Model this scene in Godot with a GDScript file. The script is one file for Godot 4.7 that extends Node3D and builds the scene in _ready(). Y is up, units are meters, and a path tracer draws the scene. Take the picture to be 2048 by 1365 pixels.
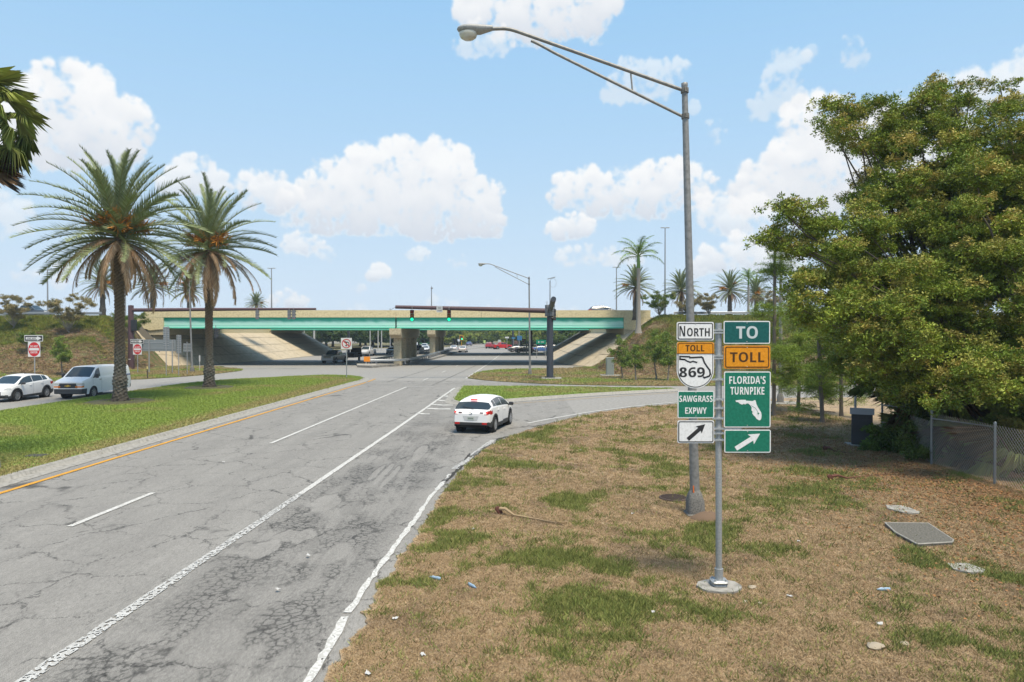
extends Node3D

const EYE := Vector3(0.0, 4.25, 0.0)
const FOCAL := 1365.0
var look := Basis()
var taken := {}
var rng := RandomNumberGenerator.new()
var mats := {}
var noises := {}


# ---------------------------------------------------------------- mesh builder
class MB:
	var v := PackedVector3Array()
	var n := PackedVector3Array()
	var uv := PackedVector2Array()
	var c := PackedColorArray()
	var ix := PackedInt32Array()
	var col := Color(1, 1, 1)

	func vert(p: Vector3, nn: Vector3, t := Vector2.ZERO) -> int:
		v.append(p)
		n.append(nn)
		uv.append(t)
		c.append(col)
		return v.size() - 1

	func tri(a: Vector3, b: Vector3, d: Vector3) -> void:
		var nn := (d - a).cross(b - a).normalized()
		var i := vert(a, nn, Vector2(a.x, a.z))
		vert(b, nn, Vector2(b.x, b.z))
		vert(d, nn, Vector2(d.x, d.z))
		ix.append_array(PackedInt32Array([i, i + 1, i + 2]))

	func quad(a: Vector3, b: Vector3, d: Vector3, e: Vector3) -> void:
		var nn := (d - a).cross(b - e).normalized()
		var i := vert(a, nn, Vector2(0, 0))
		vert(b, nn, Vector2(1, 0))
		vert(d, nn, Vector2(1, 1))
		vert(e, nn, Vector2(0, 1))
		ix.append_array(PackedInt32Array([i, i + 1, i + 2, i, i + 2, i + 3]))

	func box(at: Vector3, s: Vector3, b := Basis()) -> void:
		var h := s * 0.5
		var p := []
		for k in 8:
			p.append(at + b * Vector3(h.x * (1 if k & 1 else -1), h.y * (1 if k & 2 else -1), h.z * (1 if k & 4 else -1)))
		quad(p[0], p[1], p[3], p[2])
		quad(p[4], p[6], p[7], p[5])
		quad(p[0], p[2], p[6], p[4])
		quad(p[5], p[7], p[3], p[1])
		quad(p[3], p[7], p[6], p[2])
		quad(p[4], p[5], p[1], p[0])

	# a grid of rows of points, smooth; uvs by arc counts
	func grid(rows: Array, close_u := false, uvs := 1.0) -> void:
		var nr := rows.size()
		var nc: int = rows[0].size()
		var base := v.size()
		for r in nr:
			var row: PackedVector3Array = rows[r]
			for k in nc:
				vert(row[k], Vector3.ZERO, Vector2(float(k) / maxi(nc - 1, 1), float(r) / maxi(nr - 1, 1)) * uvs)
		var last := nc if close_u else nc - 1
		for r in nr - 1:
			for k in last:
				var k2 := (k + 1) % nc
				var a := base + r * nc + k
				var b := base + r * nc + k2
				var d := base + (r + 1) * nc + k2
				var e := base + (r + 1) * nc + k
				ix.append_array(PackedInt32Array([a, b, d, a, d, e]))
				var nn := (v[d] - v[a]).cross(v[b] - v[e])
				n[a] += nn
				n[b] += nn
				n[d] += nn
				n[e] += nn
		for k in range(base, v.size()):
			n[k] = n[k].normalized() if n[k].length() > 1e-12 else Vector3.UP

	func fan(ring: PackedVector3Array, flip := false) -> void:
		var mid := Vector3.ZERO
		for p in ring:
			mid += p
		mid /= ring.size()
		for k in ring.size():
			var a := ring[k]
			var b := ring[(k + 1) % ring.size()]
			if flip:
				tri(mid, a, b)
			else:
				tri(mid, b, a)

	func loft(rings: Array, cap := true) -> void:
		grid(rings, true)
		if cap:
			fan(rings[0])
			fan(rings[rings.size() - 1], true)

	func tube(pts: PackedVector3Array, rad: PackedFloat32Array, sides := 8, cap := true) -> void:
		var rings := []
		var side := Vector3.ZERO
		for k in pts.size():
			var d := (pts[mini(k + 1, pts.size() - 1)] - pts[maxi(k - 1, 0)]).normalized()
			if side == Vector3.ZERO:
				side = d.cross(Vector3.UP if absf(d.y) < 0.9 else Vector3.RIGHT).normalized()
			else:
				side = (side - d * side.dot(d)).normalized()
			var up := side.cross(d)
			var ring := PackedVector3Array()
			for j in sides:
				var a := TAU * j / sides
				ring.append(pts[k] + (side * cos(a) + up * sin(a)) * rad[mini(k, rad.size() - 1)])
			rings.append(ring)
		loft(rings, cap)

	func rod(a: Vector3, b: Vector3, r: float, r2 := -1.0, sides := 10) -> void:
		tube(PackedVector3Array([a, b]), PackedFloat32Array([r, r if r2 < 0 else r2]), sides)

	# profile of (radius, height) turned about an axis
	func lathe(profile: PackedVector2Array, xf := Transform3D(), sides := 20, squash := 1.0) -> void:
		var rings := []
		for p in profile:
			var ring := PackedVector3Array()
			for j in sides:
				var a := TAU * j / sides
				ring.append(xf * Vector3(cos(a) * p.x, p.y, sin(a) * p.x * squash))
			rings.append(ring)
		grid(rings, true)

	# outline in the xy plane pushed along +z by depth
	func extrude(poly: PackedVector2Array, depth: float, xf := Transform3D()) -> void:
		if Geometry2D.is_polygon_clockwise(poly):
			poly.reverse()
		var t := Geometry2D.triangulate_polygon(poly)
		for k in range(0, t.size(), 3):
			var a := poly[t[k]]
			var b := poly[t[k + 1]]
			var d := poly[t[k + 2]]
			if (b - a).cross(d - a) > 0:
				var s := b
				b = d
				d = s
			tri(xf * Vector3(a.x, a.y, depth), xf * Vector3(b.x, b.y, depth), xf * Vector3(d.x, d.y, depth))
			tri(xf * Vector3(a.x, a.y, 0), xf * Vector3(d.x, d.y, 0), xf * Vector3(b.x, b.y, 0))
		for k in poly.size():
			var p := poly[k]
			var q := poly[(k + 1) % poly.size()]
			quad(xf * Vector3(p.x, p.y, 0), xf * Vector3(p.x, p.y, depth), xf * Vector3(q.x, q.y, depth), xf * Vector3(q.x, q.y, 0))

	# box with rounded upright edges and chamfered top and bottom
	func rbox(at: Vector3, s: Vector3, r: float, b := Basis()) -> void:
		var rings := []
		for e in [[-0.5, r], [-0.5 + r / s.y, 0.0], [0.5 - r / s.y, 0.0], [0.5, r]]:
			var ring := PackedVector3Array()
			var hx: float = s.x * 0.5 - e[1] * 0.6
			var hz: float = s.z * 0.5 - e[1] * 0.6
			for k in 12:
				var a := (k / 3) * PI / 2 + (k % 3) * PI / 4
				var q: int = k / 3
				var cx: float = (hx - r) * (1.0 if q == 0 or q == 3 else -1.0)
				var cz: float = (hz - r) * (1.0 if q < 2 else -1.0)
				ring.append(at + b * Vector3(cx + cos(a) * r, e[0] * s.y, cz + sin(a) * r))
			rings.append(ring)
		loft(rings)

	func leaf(a: Vector3, dir: Vector3, w: Vector3) -> void:
		# a pointed leaf of two triangles
		var m := a + dir * 0.45
		quad(a, m + w, a + dir, m - w)

	func mesh() -> ArrayMesh:
		var m := ArrayMesh.new()
		if v.size() == 0:
			return m
		var arr := []
		arr.resize(Mesh.ARRAY_MAX)
		arr[Mesh.ARRAY_VERTEX] = v
		arr[Mesh.ARRAY_NORMAL] = n
		arr[Mesh.ARRAY_TEX_UV] = uv
		arr[Mesh.ARRAY_COLOR] = c
		arr[Mesh.ARRAY_INDEX] = ix
		m.add_surface_from_arrays(Mesh.PRIMITIVE_TRIANGLES, arr)
		return m


# ---------------------------------------------------------------- places
func ray(px: float, py: float) -> Vector3:
	return look * Vector3(px - 1024.0, 682.5 - py, -FOCAL)


func on_ground(px: float, py: float, y := 0.0) -> Vector3:
	var r := ray(px, py)
	return EYE + r * ((y - EYE.y) / r.y)


func at(px: float, py: float, d: float) -> Vector3:
	var r := ray(px, py)
	return EYE + r * (d / -r.z)


func w3(p: Vector2, y := 0.0) -> Vector3:   # plan (x, distance) to world
	return Vector3(p.x, y, -p.y)


# ---------------------------------------------------------------- objects
func numbered(called: String) -> String:
	var k: int = taken.get(called, 0)
	taken[called] = k + 1
	return called if k == 0 else "%s_%03d" % [called, k]


func tag(o: Node, label: String, category: String, group := "", kind := "") -> Node:
	if label:
		o.set_meta("label", label)
	if category:
		o.set_meta("category", category)
	if group:
		o.set_meta("group", group)
	if kind:
		o.set_meta("kind", kind)
	return o


func thing(called: String, label: String, category: String, where := Vector3.ZERO, turn := 0.0, group := "") -> Node3D:
	var o := Node3D.new()
	o.name = numbered(called)
	add_child(o)
	o.position = where
	o.rotation.y = turn
	tag(o, label, category, group)
	return o


func part(parent: Node, called: String, m: MB, material: Material) -> MeshInstance3D:
	return part_mesh(parent, called, m.mesh(), material)


func part_mesh(parent: Node, called: String, m: Mesh, material: Material) -> MeshInstance3D:
	var o := MeshInstance3D.new()
	o.name = called
	o.mesh = m
	o.material_override = material
	parent.add_child(o, true)
	return o


func solo(called: String, label: String, category: String, m: MB, material: Material, where := Vector3.ZERO, turn := 0.0, group := "", kind := "") -> MeshInstance3D:
	var o := MeshInstance3D.new()
	o.name = numbered(called)
	o.mesh = m.mesh()
	o.material_override = material
	add_child(o)
	o.position = where
	o.rotation.y = turn
	tag(o, label, category, group, kind)
	return o


func setting(called: String, m: MB, material: Material, label := "", category := "") -> MeshInstance3D:
	return solo(called, label, category, m, material, Vector3.ZERO, 0.0, "", "structure")


func again(o: Node3D, called: String, label: String, where: Vector3, turn := 0.0, group := "", grow := 1.0) -> Node3D:
	var r: Node3D = o.duplicate()
	r.name = numbered(called)
	add_child(r)
	r.position = where
	r.rotation = Vector3(0, turn, 0)
	r.scale = Vector3.ONE * grow
	r.set_meta("label", label)
	if group:
		r.set_meta("group", group)
	return r


func many(called: String, mesh: Mesh, material: Material, xfs: Array, cols: PackedColorArray, parent: Node) -> MultiMeshInstance3D:
	var mm := MultiMesh.new()
	mm.transform_format = MultiMesh.TRANSFORM_3D
	mm.use_colors = true
	mm.mesh = mesh
	mm.instance_count = xfs.size()
	var buf := PackedFloat32Array()
	buf.resize(xfs.size() * 16)
	var k := 0
	for i in xfs.size():
		var t: Transform3D = xfs[i]
		var q := cols[i]
		buf[k] = t.basis.x.x
		buf[k + 1] = t.basis.y.x
		buf[k + 2] = t.basis.z.x
		buf[k + 3] = t.origin.x
		buf[k + 4] = t.basis.x.y
		buf[k + 5] = t.basis.y.y
		buf[k + 6] = t.basis.z.y
		buf[k + 7] = t.origin.y
		buf[k + 8] = t.basis.x.z
		buf[k + 9] = t.basis.y.z
		buf[k + 10] = t.basis.z.z
		buf[k + 11] = t.origin.z
		buf[k + 12] = q.r
		buf[k + 13] = q.g
		buf[k + 14] = q.b
		buf[k + 15] = 1.0
		k += 16
	mm.buffer = buf
	var o := MultiMeshInstance3D.new()
	o.name = called if parent != self else numbered(called)
	o.multimesh = mm
	o.material_override = material
	o.set_meta("kind", "stuff")
	parent.add_child(o, true)
	return o


# ---------------------------------------------------------------- materials
func lin(r: float, g: float, b: float) -> Color:
	return Color(r, g, b).linear_to_srgb()


func mat(r: float, g: float, b: float, rough := 0.7, metal := 0.0) -> StandardMaterial3D:
	var key := "%.3f %.3f %.3f %.2f %.2f" % [r, g, b, rough, metal]
	if mats.has(key):
		return mats[key]
	var m := StandardMaterial3D.new()
	m.albedo_color = lin(r, g, b)
	m.roughness = rough
	m.metallic = metal
	mats[key] = m
	return m


func leaf_mat(backlight := 0.25, rough := 0.55) -> StandardMaterial3D:
	var key := "leaf %.2f %.2f" % [backlight, rough]
	if mats.has(key):
		return mats[key]
	var m := StandardMaterial3D.new()
	m.vertex_color_use_as_albedo = true
	m.roughness = rough
	m.metallic_specular = 0.3
	m.backlight_enabled = true
	m.backlight = Color(backlight, backlight, backlight * 0.6)
	m.cull_mode = BaseMaterial3D.CULL_DISABLED
	mats[key] = m
	return m


func tint_mat(rough := 0.8, metal := 0.0) -> StandardMaterial3D:   # colour from the vertices
	var key := "tint %.2f %.2f" % [rough, metal]
	if mats.has(key):
		return mats[key]
	var m := StandardMaterial3D.new()
	m.vertex_color_use_as_albedo = true
	m.roughness = rough
	m.metallic = metal
	mats[key] = m
	return m


func noise(freq: float, type := FastNoiseLite.TYPE_SIMPLEX_SMOOTH, octaves := 4, sd := 1) -> FastNoiseLite:
	var f := FastNoiseLite.new()
	f.seed = sd
	f.noise_type = type
	f.frequency = freq
	f.fractal_octaves = octaves
	f.fractal_type = FastNoiseLite.FRACTAL_FBM if octaves > 1 else FastNoiseLite.FRACTAL_NONE
	return f


func ramp_tex(f: FastNoiseLite, size: int, stops: Array) -> NoiseTexture2D:
	var g := Gradient.new()
	var off := PackedFloat32Array()
	var cols := PackedColorArray()
	for s in stops:
		off.append(s[0])
		cols.append(lin(s[1], s[2], s[3]))
	g.offsets = off
	g.colors = cols
	var t := NoiseTexture2D.new()
	t.width = size
	t.height = size
	t.seamless = true
	t.noise = f
	t.color_ramp = g
	t.generate_mipmaps = false
	return t


# a surface whose colour wanders between stops, looked up in world space
func worn(key: String, f: FastNoiseLite, stops: Array, metres: float, rough := 0.85, metal := 0.0, size := 512) -> StandardMaterial3D:
	if mats.has(key):
		return mats[key]
	var m := StandardMaterial3D.new()
	m.albedo_texture = ramp_tex(f, size, stops)
	m.uv1_triplanar = true
	m.uv1_world_triplanar = true
	m.uv1_scale = Vector3.ONE / metres
	m.roughness = rough
	m.metallic = metal
	mats[key] = m
	return m


func smooth(a: float, b: float, x: float) -> float:
	return smoothstep(a, b, x)


func along(table: Array, x: float) -> float:   # piecewise linear, table of [x, y]
	if x <= table[0][0]:
		return table[0][1]
	for k in range(1, table.size()):
		if x <= table[k][0]:
			var t: float = (x - table[k - 1][0]) / maxf(table[k][0] - table[k - 1][0], 1e-6)
			return lerpf(table[k - 1][1], table[k][1], t)
	return table[table.size() - 1][1]


func soft(table: Array, x: float, w := 0.08) -> float:   # the same, rounded
	return (along(table, x - w) + along(table, x - w * 0.5) + along(table, x) + along(table, x + w * 0.5) + along(table, x + w)) / 5.0


func rounded(w: float, h: float, r: float, seg := 5) -> PackedVector2Array:
	var p := PackedVector2Array()
	for q in 4:
		var cx := (w * 0.5 - r) * (1.0 if q == 0 or q == 3 else -1.0)
		var cy := (h * 0.5 - r) * (1.0 if q < 2 else -1.0)
		for k in seg + 1:
			var a := q * PI / 2 + k * PI / 2 / seg
			p.append(Vector2(cx + cos(a) * r, cy + sin(a) * r))
	return p


func shifted(p: PackedVector2Array, by: Vector2) -> PackedVector2Array:
	var q := PackedVector2Array()
	for k in p:
		q.append(k + by)
	return q


func text(parent: Node, called: String, words: String, font: Font, height: float, width: float, where: Vector3, material: Material, depth := 0.004) -> MeshInstance3D:
	var t := TextMesh.new()
	t.text = words
	t.font = font
	t.font_size = 64
	t.pixel_size = 0.01
	t.depth = depth
	t.curve_step = 1.0
	var b := t.get_aabb()
	var o := part_mesh(parent, called, t, material)
	var sx := width / maxf(b.size.x, 1e-4)
	var sy := height / maxf(b.size.y, 1e-4)
	o.scale = Vector3(sx, sy, 1)
	o.position = where - Vector3((b.position.x + b.size.x * 0.5) * sx, (b.position.y + b.size.y * 0.5) * sy, 0)
	return o


func _ready() -> void:
	# camera
	var cam := Camera3D.new()
	cam.name = "camera"
	add_child(cam)
	look = Basis(Vector3.RIGHT, -atan2(14.5, FOCAL))
	cam.transform = Transform3D(look, EYE)
	cam.fov = rad_to_deg(2.0 * atan2(682.5, FOCAL))
	cam.near = 0.1
	cam.far = 6000.0
	cam.current = true
	# sky
	var sky_mat := PanoramaSkyMaterial.new()
	sky_mat.panorama = make_sky()
	var env := Environment.new()
	env.background_mode = Environment.BG_SKY
	env.sky = Sky.new()
	env.sky.sky_material = sky_mat
	env.background_energy_multiplier = 0.665
	env.tonemap_mode = Environment.TONE_MAPPER_LINEAR
	env.tonemap_exposure = 1.5
	env.sdfgi_enabled = true
	env.ssao_enabled = true
	env.ssil_enabled = true
	env.fog_enabled = true
	env.fog_density = 0.0004
	env.fog_light_color = Color(0.80, 0.88, 0.96)
	var we := WorldEnvironment.new()
	we.name = "world_environment"
	we.environment = env
	add_child(we)
	# sun behind thin cloud
	var sun := DirectionalLight3D.new()
	sun.name = "sun"
	add_child(sun)
	sun.rotation_degrees = Vector3(-66, 28, 0)
	sun.light_energy = 1.2
	sun.light_angular_distance = 18.0
	sun.light_color = Color(1.0, 0.945, 0.85)
	sun.shadow_enabled = true

	green_a = noise(0.24, FastNoiseLite.TYPE_SIMPLEX_SMOOTH, 3, 21)
	green_b = noise(0.55, FastNoiseLite.TYPE_SIMPLEX_SMOOTH, 3, 22)
	green_c = noise(1.9, FastNoiseLite.TYPE_SIMPLEX_SMOOTH, 2, 24)
	make_ground()
	make_roads()
	make_banks()
	make_overpasses()
	make_grass()
	make_palms()
	make_trees()
	make_fence()
	make_lamps()
	make_signals()
	make_route_sign()
	make_signs()
	make_rails()
	make_vehicles()
	make_small_things()


# ---------------------------------------------------------------- sky
var sky_px: PackedByteArray
const SKY_W := 4096
const SKY_H := 2048


func cloud(puffs: Array, base: float, top: float, thick: float, fluff: FastNoiseLite, fine: FastNoiseLite, detail := true) -> void:
	# puffs [x, y, r] in panorama pixels; base and top are rows
	var all := puffs.duplicate()
	if detail:
		for p in puffs:
			for j in 8:
				var a := rng.randf_range(-PI * 1.05, PI * 0.05)
				var rr: float = p[2] * rng.randf_range(0.24, 0.46)
				all.append([p[0] + cos(a) * p[2] * 0.82, p[1] + sin(a) * p[2] * 0.78, rr])
	var x0 := 1e9
	var x1 := -1e9
	var y0 := 1e9
	var y1 := -1e9
	for p in all:
		x0 = minf(x0, p[0] - p[2] * 1.35)
		x1 = maxf(x1, p[0] + p[2] * 1.35)
		y0 = minf(y0, p[1] - p[2] * 1.35)
		y1 = maxf(y1, p[1] + p[2] * 1.35)
	var px := PackedFloat32Array()
	var py := PackedFloat32Array()
	var pr := PackedFloat32Array()
	for p in all:
		px.append(p[0])
		py.append(p[1])
		pr.append(1.0 / p[2])
	var n := px.size()
	var wisp := 1.0 - thick
	for y in range(maxi(0, int(y0)), mini(1023, int(y1)) + 1):
		for x in range(int(x0), int(x1) + 1):
			var d := -1.0
			var ws := 0.001
			var lit := 0.0
			for k in n:
				var dx := (x - px[k]) * pr[k]
				var dy := (y - py[k]) * pr[k]
				var q := 1.0 - dx * dx - dy * dy
				if q > -0.35:
					if q > d:
						d = q
					var w := (q + 0.35) * (q + 0.35)
					ws += w
					lit -= w * dy
			if d < -0.7:
				continue
			var f := fluff.get_noise_2d(x, y)
			var g := fine.get_noise_2d(x, y)
			var q2 := d + f * (0.75 + 1.6 * wisp) + g * (0.42 + 0.5 * wisp)
			if y > base:
				q2 -= (y - base) / 6.0 * (1.0 - f)
			var a := smoothstep(0.0, 0.75 + 0.8 * wisp, q2) * thick
			if a <= 0.003:
				continue
			lit /= ws
			var t := clampf((y - top) / maxf(base - top, 1.0), 0.0, 1.0)
			var s := clampf(0.968 + 0.075 * lit - 0.075 * t * t + 0.03 * f, 0.84, 1.0)
			if a < 0.75:
				s = maxf(s, 0.94)
			var i := (y * SKY_W + posmod(x, SKY_W)) * 3
			sky_px[i] = int(lerpf(sky_px[i], 255.0 * s, a))
			sky_px[i + 1] = int(lerpf(sky_px[i + 1], 255.0 * (s + (1.0 - s) * 0.18), a))
			sky_px[i + 2] = int(lerpf(sky_px[i + 2], 255.0 * (s + (1.0 - s) * 0.45), a))


func make_sky() -> ImageTexture:
	var im0 := Image.create(SKY_W, SKY_H, false, Image.FORMAT_RGB8)
	var rows := [[-90, 150, 150, 140], [-0.5, 170, 172, 168], [0, 222, 237, 250], [4, 212, 232, 250], [9, 199, 226, 249], [16, 181, 217, 248], [26, 161, 206, 245], [45, 112, 170, 226], [90, 84, 146, 210]]
	for y in SKY_H:
		var el := 90.0 - 180.0 * (y + 0.5) / SKY_H
		var r := 0.0
		var g := 0.0
		var b := 0.0
		for k in range(1, rows.size()):
			if el <= rows[k][0] or k == rows.size() - 1:
				var t := clampf((el - rows[k - 1][0]) / (rows[k][0] - rows[k - 1][0]), 0, 1)
				r = lerpf(rows[k - 1][1], rows[k][1], t)
				g = lerpf(rows[k - 1][2], rows[k][2], t)
				b = lerpf(rows[k - 1][3], rows[k][3], t)
				break
		im0.fill_rect(Rect2i(0, y, SKY_W, 1), Color8(int(r), int(g), int(b)))
	sky_px = im0.get_data()
	var fluff := noise(0.03, FastNoiseLite.TYPE_SIMPLEX_SMOOTH, 5, 11)
	var fine := noise(0.12, FastNoiseLite.TYPE_SIMPLEX_SMOOTH, 3, 12)
	# clouds over the interchange: puffs in photograph pixels are turned into directions
	var seen := [
		[0.95, 470, 290, [[760, 340, 52], [815, 335, 50], [715, 350, 42], [880, 345, 60], [680, 385, 62], [625, 420, 55], [760, 400, 85], [850, 410, 90], [920, 415, 72], [965, 440, 42], [720, 430, 80]]],
		[0.97, 330, 140, [[118, 175, 42], [150, 200, 55], [95, 235, 62], [180, 235, 62], [225, 260, 55], [255, 285, 32], [60, 285, 60], [150, 285, 70], [20, 320, 50]]],
		[0.85, 385, 330, [[385, 350, 36], [415, 368, 30], [360, 375, 34], [440, 385, 22]]],
		[0.9, 420, 350, [[515, 375, 32], [545, 370, 28], [540, 405, 34], [575, 395, 24], [500, 400, 22]]],
		[0.97, 92, -60, [[960, 20, 45], [1020, 0, 70], [1100, 5, 75], [1170, 0, 62], [1215, -10, 40], [1040, 45, 45], [1110, 40, 42]]],
		[0.6, 110, 60, [[930, 92, 26], [965, 85, 34], [1000, 80, 26]]],
		[0.95, 440, 340, [[1130, 385, 36], [1165, 370, 34], [1190, 395, 46], [1250, 385, 48], [1300, 390, 52], [1355, 375, 46], [1400, 385, 34], [1330, 350, 28]]],
		[0.9, 478, 430, [[1115, 460, 24], [1145, 450, 26], [1175, 458, 20]]],
		[0.97, 450, 210, [[1625, 240, 46], [1660, 260, 52], [1600, 290, 48], [1650, 320, 66], [1590, 340, 56], [1535, 350, 42], [1710, 330, 70], [1750, 380, 60], [1620, 390, 70], [1500, 395, 40], [1700, 270, 40], [1800, 300, 80]]],
		[0.55, 235, 120, [[1575, 140, 34], [1560, 165, 30], [1545, 190, 28], [1520, 215, 24], [1590, 190, 16]]],
		[0.6, 200, 125, [[1262, 145, 26], [1290, 165, 34], [1330, 160, 30], [1352, 145, 22], [1235, 180, 28], [1280, 185, 30]]],
		[0.5, 130, 70, [[1700, 90, 18], [1712, 112, 20], [1696, 78, 10]]],
		[0.35, 115, 90, [[1620, 103, 12]]],
		[0.75, 470, 420, [[1440, 440, 36], [1480, 450, 34], [1410, 420, 30], [1500, 440, 40], [1440, 405, 22]]],
		[0.85, 540, 485, [[1430, 518, 30], [1480, 508, 36], [1530, 515, 36], [1390, 545, 20], [1570, 530, 36]]],
		[0.65, 530, 495, [[1130, 518, 22], [1175, 512, 26], [1220, 515, 22], [1255, 520, 26]]],
		[0.6, 520, 498, [[838, 511, 18], [820, 513, 12]]],
		[0.55, 532, 515, [[920, 525, 16], [905, 527, 10]]],
		[0.75, 505, 475, [[600, 490, 26], [575, 494, 14], [630, 490, 16]]],
		[0.8, 560, 538, [[757, 549, 20], [740, 552, 10]]],
		[0.8, 612, 580, [[575, 600, 20], [545, 606, 14], [600, 605, 14]]],
		[0.5, 590, 560, [[715, 575, 12], [650, 510, 16]]],
		[0.6, 460, 400, [[10, 430, 36], [-40, 425, 40]]],
		[0.55, 565, 540, [[60, 553, 24], [110, 556, 22]]],
		[0.8, 230, 170, [[1900, 205, 40], [1960, 195, 46], [2040, 200, 60], [2000, 230, 50]]],
		[0.35, 640, 615, [[700, 628, 26], [880, 625, 30], [1000, 628, 26], [1120, 630, 28]]],
		[0.45, 290, 250, [[1430, 262, 20], [1385, 215, 12]]],
	]
	var sc := SKY_W / TAU
	rng.seed = 66
	for q in seen:
		var ps := []
		for p in q[3]:
			var r := ray(p[0], p[1]).normalized()
			ps.append([atan2(r.x, -r.z) * sc, acos(r.y) * sc, p[2] / FOCAL * sc * 1.12])
		var r1 := ray(q[3][0][0], q[1]).normalized()
		var r2 := ray(q[3][0][0], q[2]).normalized()
		cloud(ps, acos(r1.y) * sc, acos(r2.y) * sc, q[0], fluff, fine)
	# and the same kind of sky all the way round
	rng.seed = 77
	var rows2 := [[5.0, 9.0, 26, 0.7], [10.0, 18.0, 22, 0.92], [18.0, 32.0, 17, 0.95], [34.0, 55.0, 10, 0.95], [58.0, 78.0, 6, 0.9]]
	for w in rows2:
		for k in w[2]:
			var az: float = (k + rng.randf_range(-0.3, 0.3)) * TAU / w[2]
			var el := deg_to_rad(rng.randf_range(w[0], w[1]))
			if absf(wrapf(az, -PI, PI)) < 0.85 and el < deg_to_rad(33.0):
				continue
			var big: float = rng.randf_range(0.6, 1.25) * (10.0 + w[0] * 1.1)
			var cx := az * sc
			var cy := (PI / 2 - el) * sc
			var ps := []
			for j in 9:
				ps.append([cx + rng.randfn() * big * 1.6 / cos(el) * 0.8, cy - absf(rng.randfn()) * big * 0.45, big * rng.randf_range(0.5, 1.0)])
			cloud(ps, cy + big * 0.5, cy - big * 1.3, w[3], fluff, fine, false)
	var im := Image.create_from_data(SKY_W, SKY_H, false, Image.FORMAT_RGB8, sky_px)
	return ImageTexture.create_from_image(im)


# ---------------------------------------------------------------- ground helpers
func sheet(m: MB, poly: PackedVector2Array, y: float, skirt := 0.0) -> void:
	if Geometry2D.is_polygon_clockwise(poly):
		poly.reverse()
	var t := Geometry2D.triangulate_polygon(poly)
	for k in range(0, t.size(), 3):
		var a := w3(poly[t[k]], y)
		var b := w3(poly[t[k + 1]], y)
		var d := w3(poly[t[k + 2]], y)
		if (d - a).cross(b - a).y < 0:
			var s := b
			b = d
			d = s
		m.tri(a, b, d)
	if skirt > 0:
		for k in poly.size():
			var p := w3(poly[k], y)
			var q := w3(poly[(k + 1) % poly.size()], y)
			m.quad(q, p, p - Vector3(0, skirt, 0), q - Vector3(0, skirt, 0))


func stripe(m: MB, pts: Array, width: float, y: float, wobble := 0.0, step := 0.5) -> void:
	var line := []
	for k in pts.size() - 1:
		var a: Vector2 = pts[k]
		var b: Vector2 = pts[k + 1]
		var nn := maxi(1, int(a.distance_to(b) / step))
		for j in nn:
			line.append(a.lerp(b, float(j) / nn))
	line.append(pts[pts.size() - 1])
	var prev := []
	for k in line.size():
		var d: Vector2 = (line[mini(k + 1, line.size() - 1)] - line[maxi(k - 1, 0)]).normalized()
		var s := Vector2(d.y, -d.x) * width * 0.5
		var j1 := 1.0 + rng.randf_range(-wobble, wobble)
		var j2 := 1.0 + rng.randf_range(-wobble, wobble)
		var cur := [w3(line[k] + s * j1, y), w3(line[k] - s * j2, y)]
		if prev.size():
			m.quad(prev[1], prev[0], cur[0], cur[1])
		prev = cur


func curve_pts(pts: Array, step := 0.6) -> Array:   # a smooth line through plan points
	var c := Curve2D.new()
	for k in pts.size():
		var a: Vector2 = pts[maxi(k - 1, 0)]
		var b: Vector2 = pts[mini(k + 1, pts.size() - 1)]
		c.add_point(pts[k], (a - b) / 6.0, (b - a) / 6.0)
	c.bake_interval = step
	return Array(c.get_baked_points())


func kerb(m: MB, pts: Array, closed: bool, inside: float) -> void:
	# profile offsets (outwards from the grass edge, height)
	var prof := [[0.0, 0.02], [0.0, 0.15], [0.04, 0.158], [0.14, 0.155], [0.19, 0.12], [0.24, 0.028], [0.62, 0.012], [0.64, 0.0]]
	var rows := []
	var nn := pts.size()
	for k in nn:
		var a: Vector2 = pts[(k - 1 + nn) % nn] if closed else pts[maxi(k - 1, 0)]
		var b: Vector2 = pts[(k + 1) % nn] if closed else pts[mini(k + 1, nn - 1)]
		var d := (b - a).normalized()
		var o := Vector2(d.y, -d.x) * inside
		var row := PackedVector3Array()
		for p in prof:
			row.append(w3(pts[k] + o * p[0], p[1]))
		rows.append(row)
	if closed:
		rows.append(rows[0])
	m.grid(rows)


# how green the dry verge is at a place, 0 to 1
var green_a: FastNoiseLite
var green_b: FastNoiseLite
var green_c: FastNoiseLite


func greenness(x: float, d: float) -> float:
	var g := green_a.get_noise_2d(x, d) * 0.9 + green_b.get_noise_2d(x, d) * 0.55
	g += 0.12 * smoothstep(5.0, 0.0, absf(x - 0.5)) - 0.10 * smoothstep(7.0, 13.0, x) - 0.08
	g += 0.35 * green_c.get_noise_2d(x, d)
	return 0.85 * smoothstep(-0.05, 0.8, g)


func field_color(x: float, d: float, j: float) -> Color:
	var g := greenness(x, d)
	var dry := Color(0.315, 0.226, 0.134).lerp(Color(0.45, 0.345, 0.22), j)
	var soil := smoothstep(0.2, 0.55, green_b.get_noise_2d(x * 0.8 + 90.0, d * 0.8)) * 0.5
	dry = dry.lerp(Color(0.17, 0.125, 0.09), soil * 1.3)
	dry = dry.lerp(Color(0.26, 0.14, 0.06), 0.6 * smoothstep(9.5, 12.5, x) * smoothstep(12.0, 16.0, d) * smoothstep(27.0, 22.0, d))
	var grn := Color(0.13, 0.185, 0.04).lerp(Color(0.21, 0.245, 0.065), j)
	return dry.lerp(grn, g)


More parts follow.
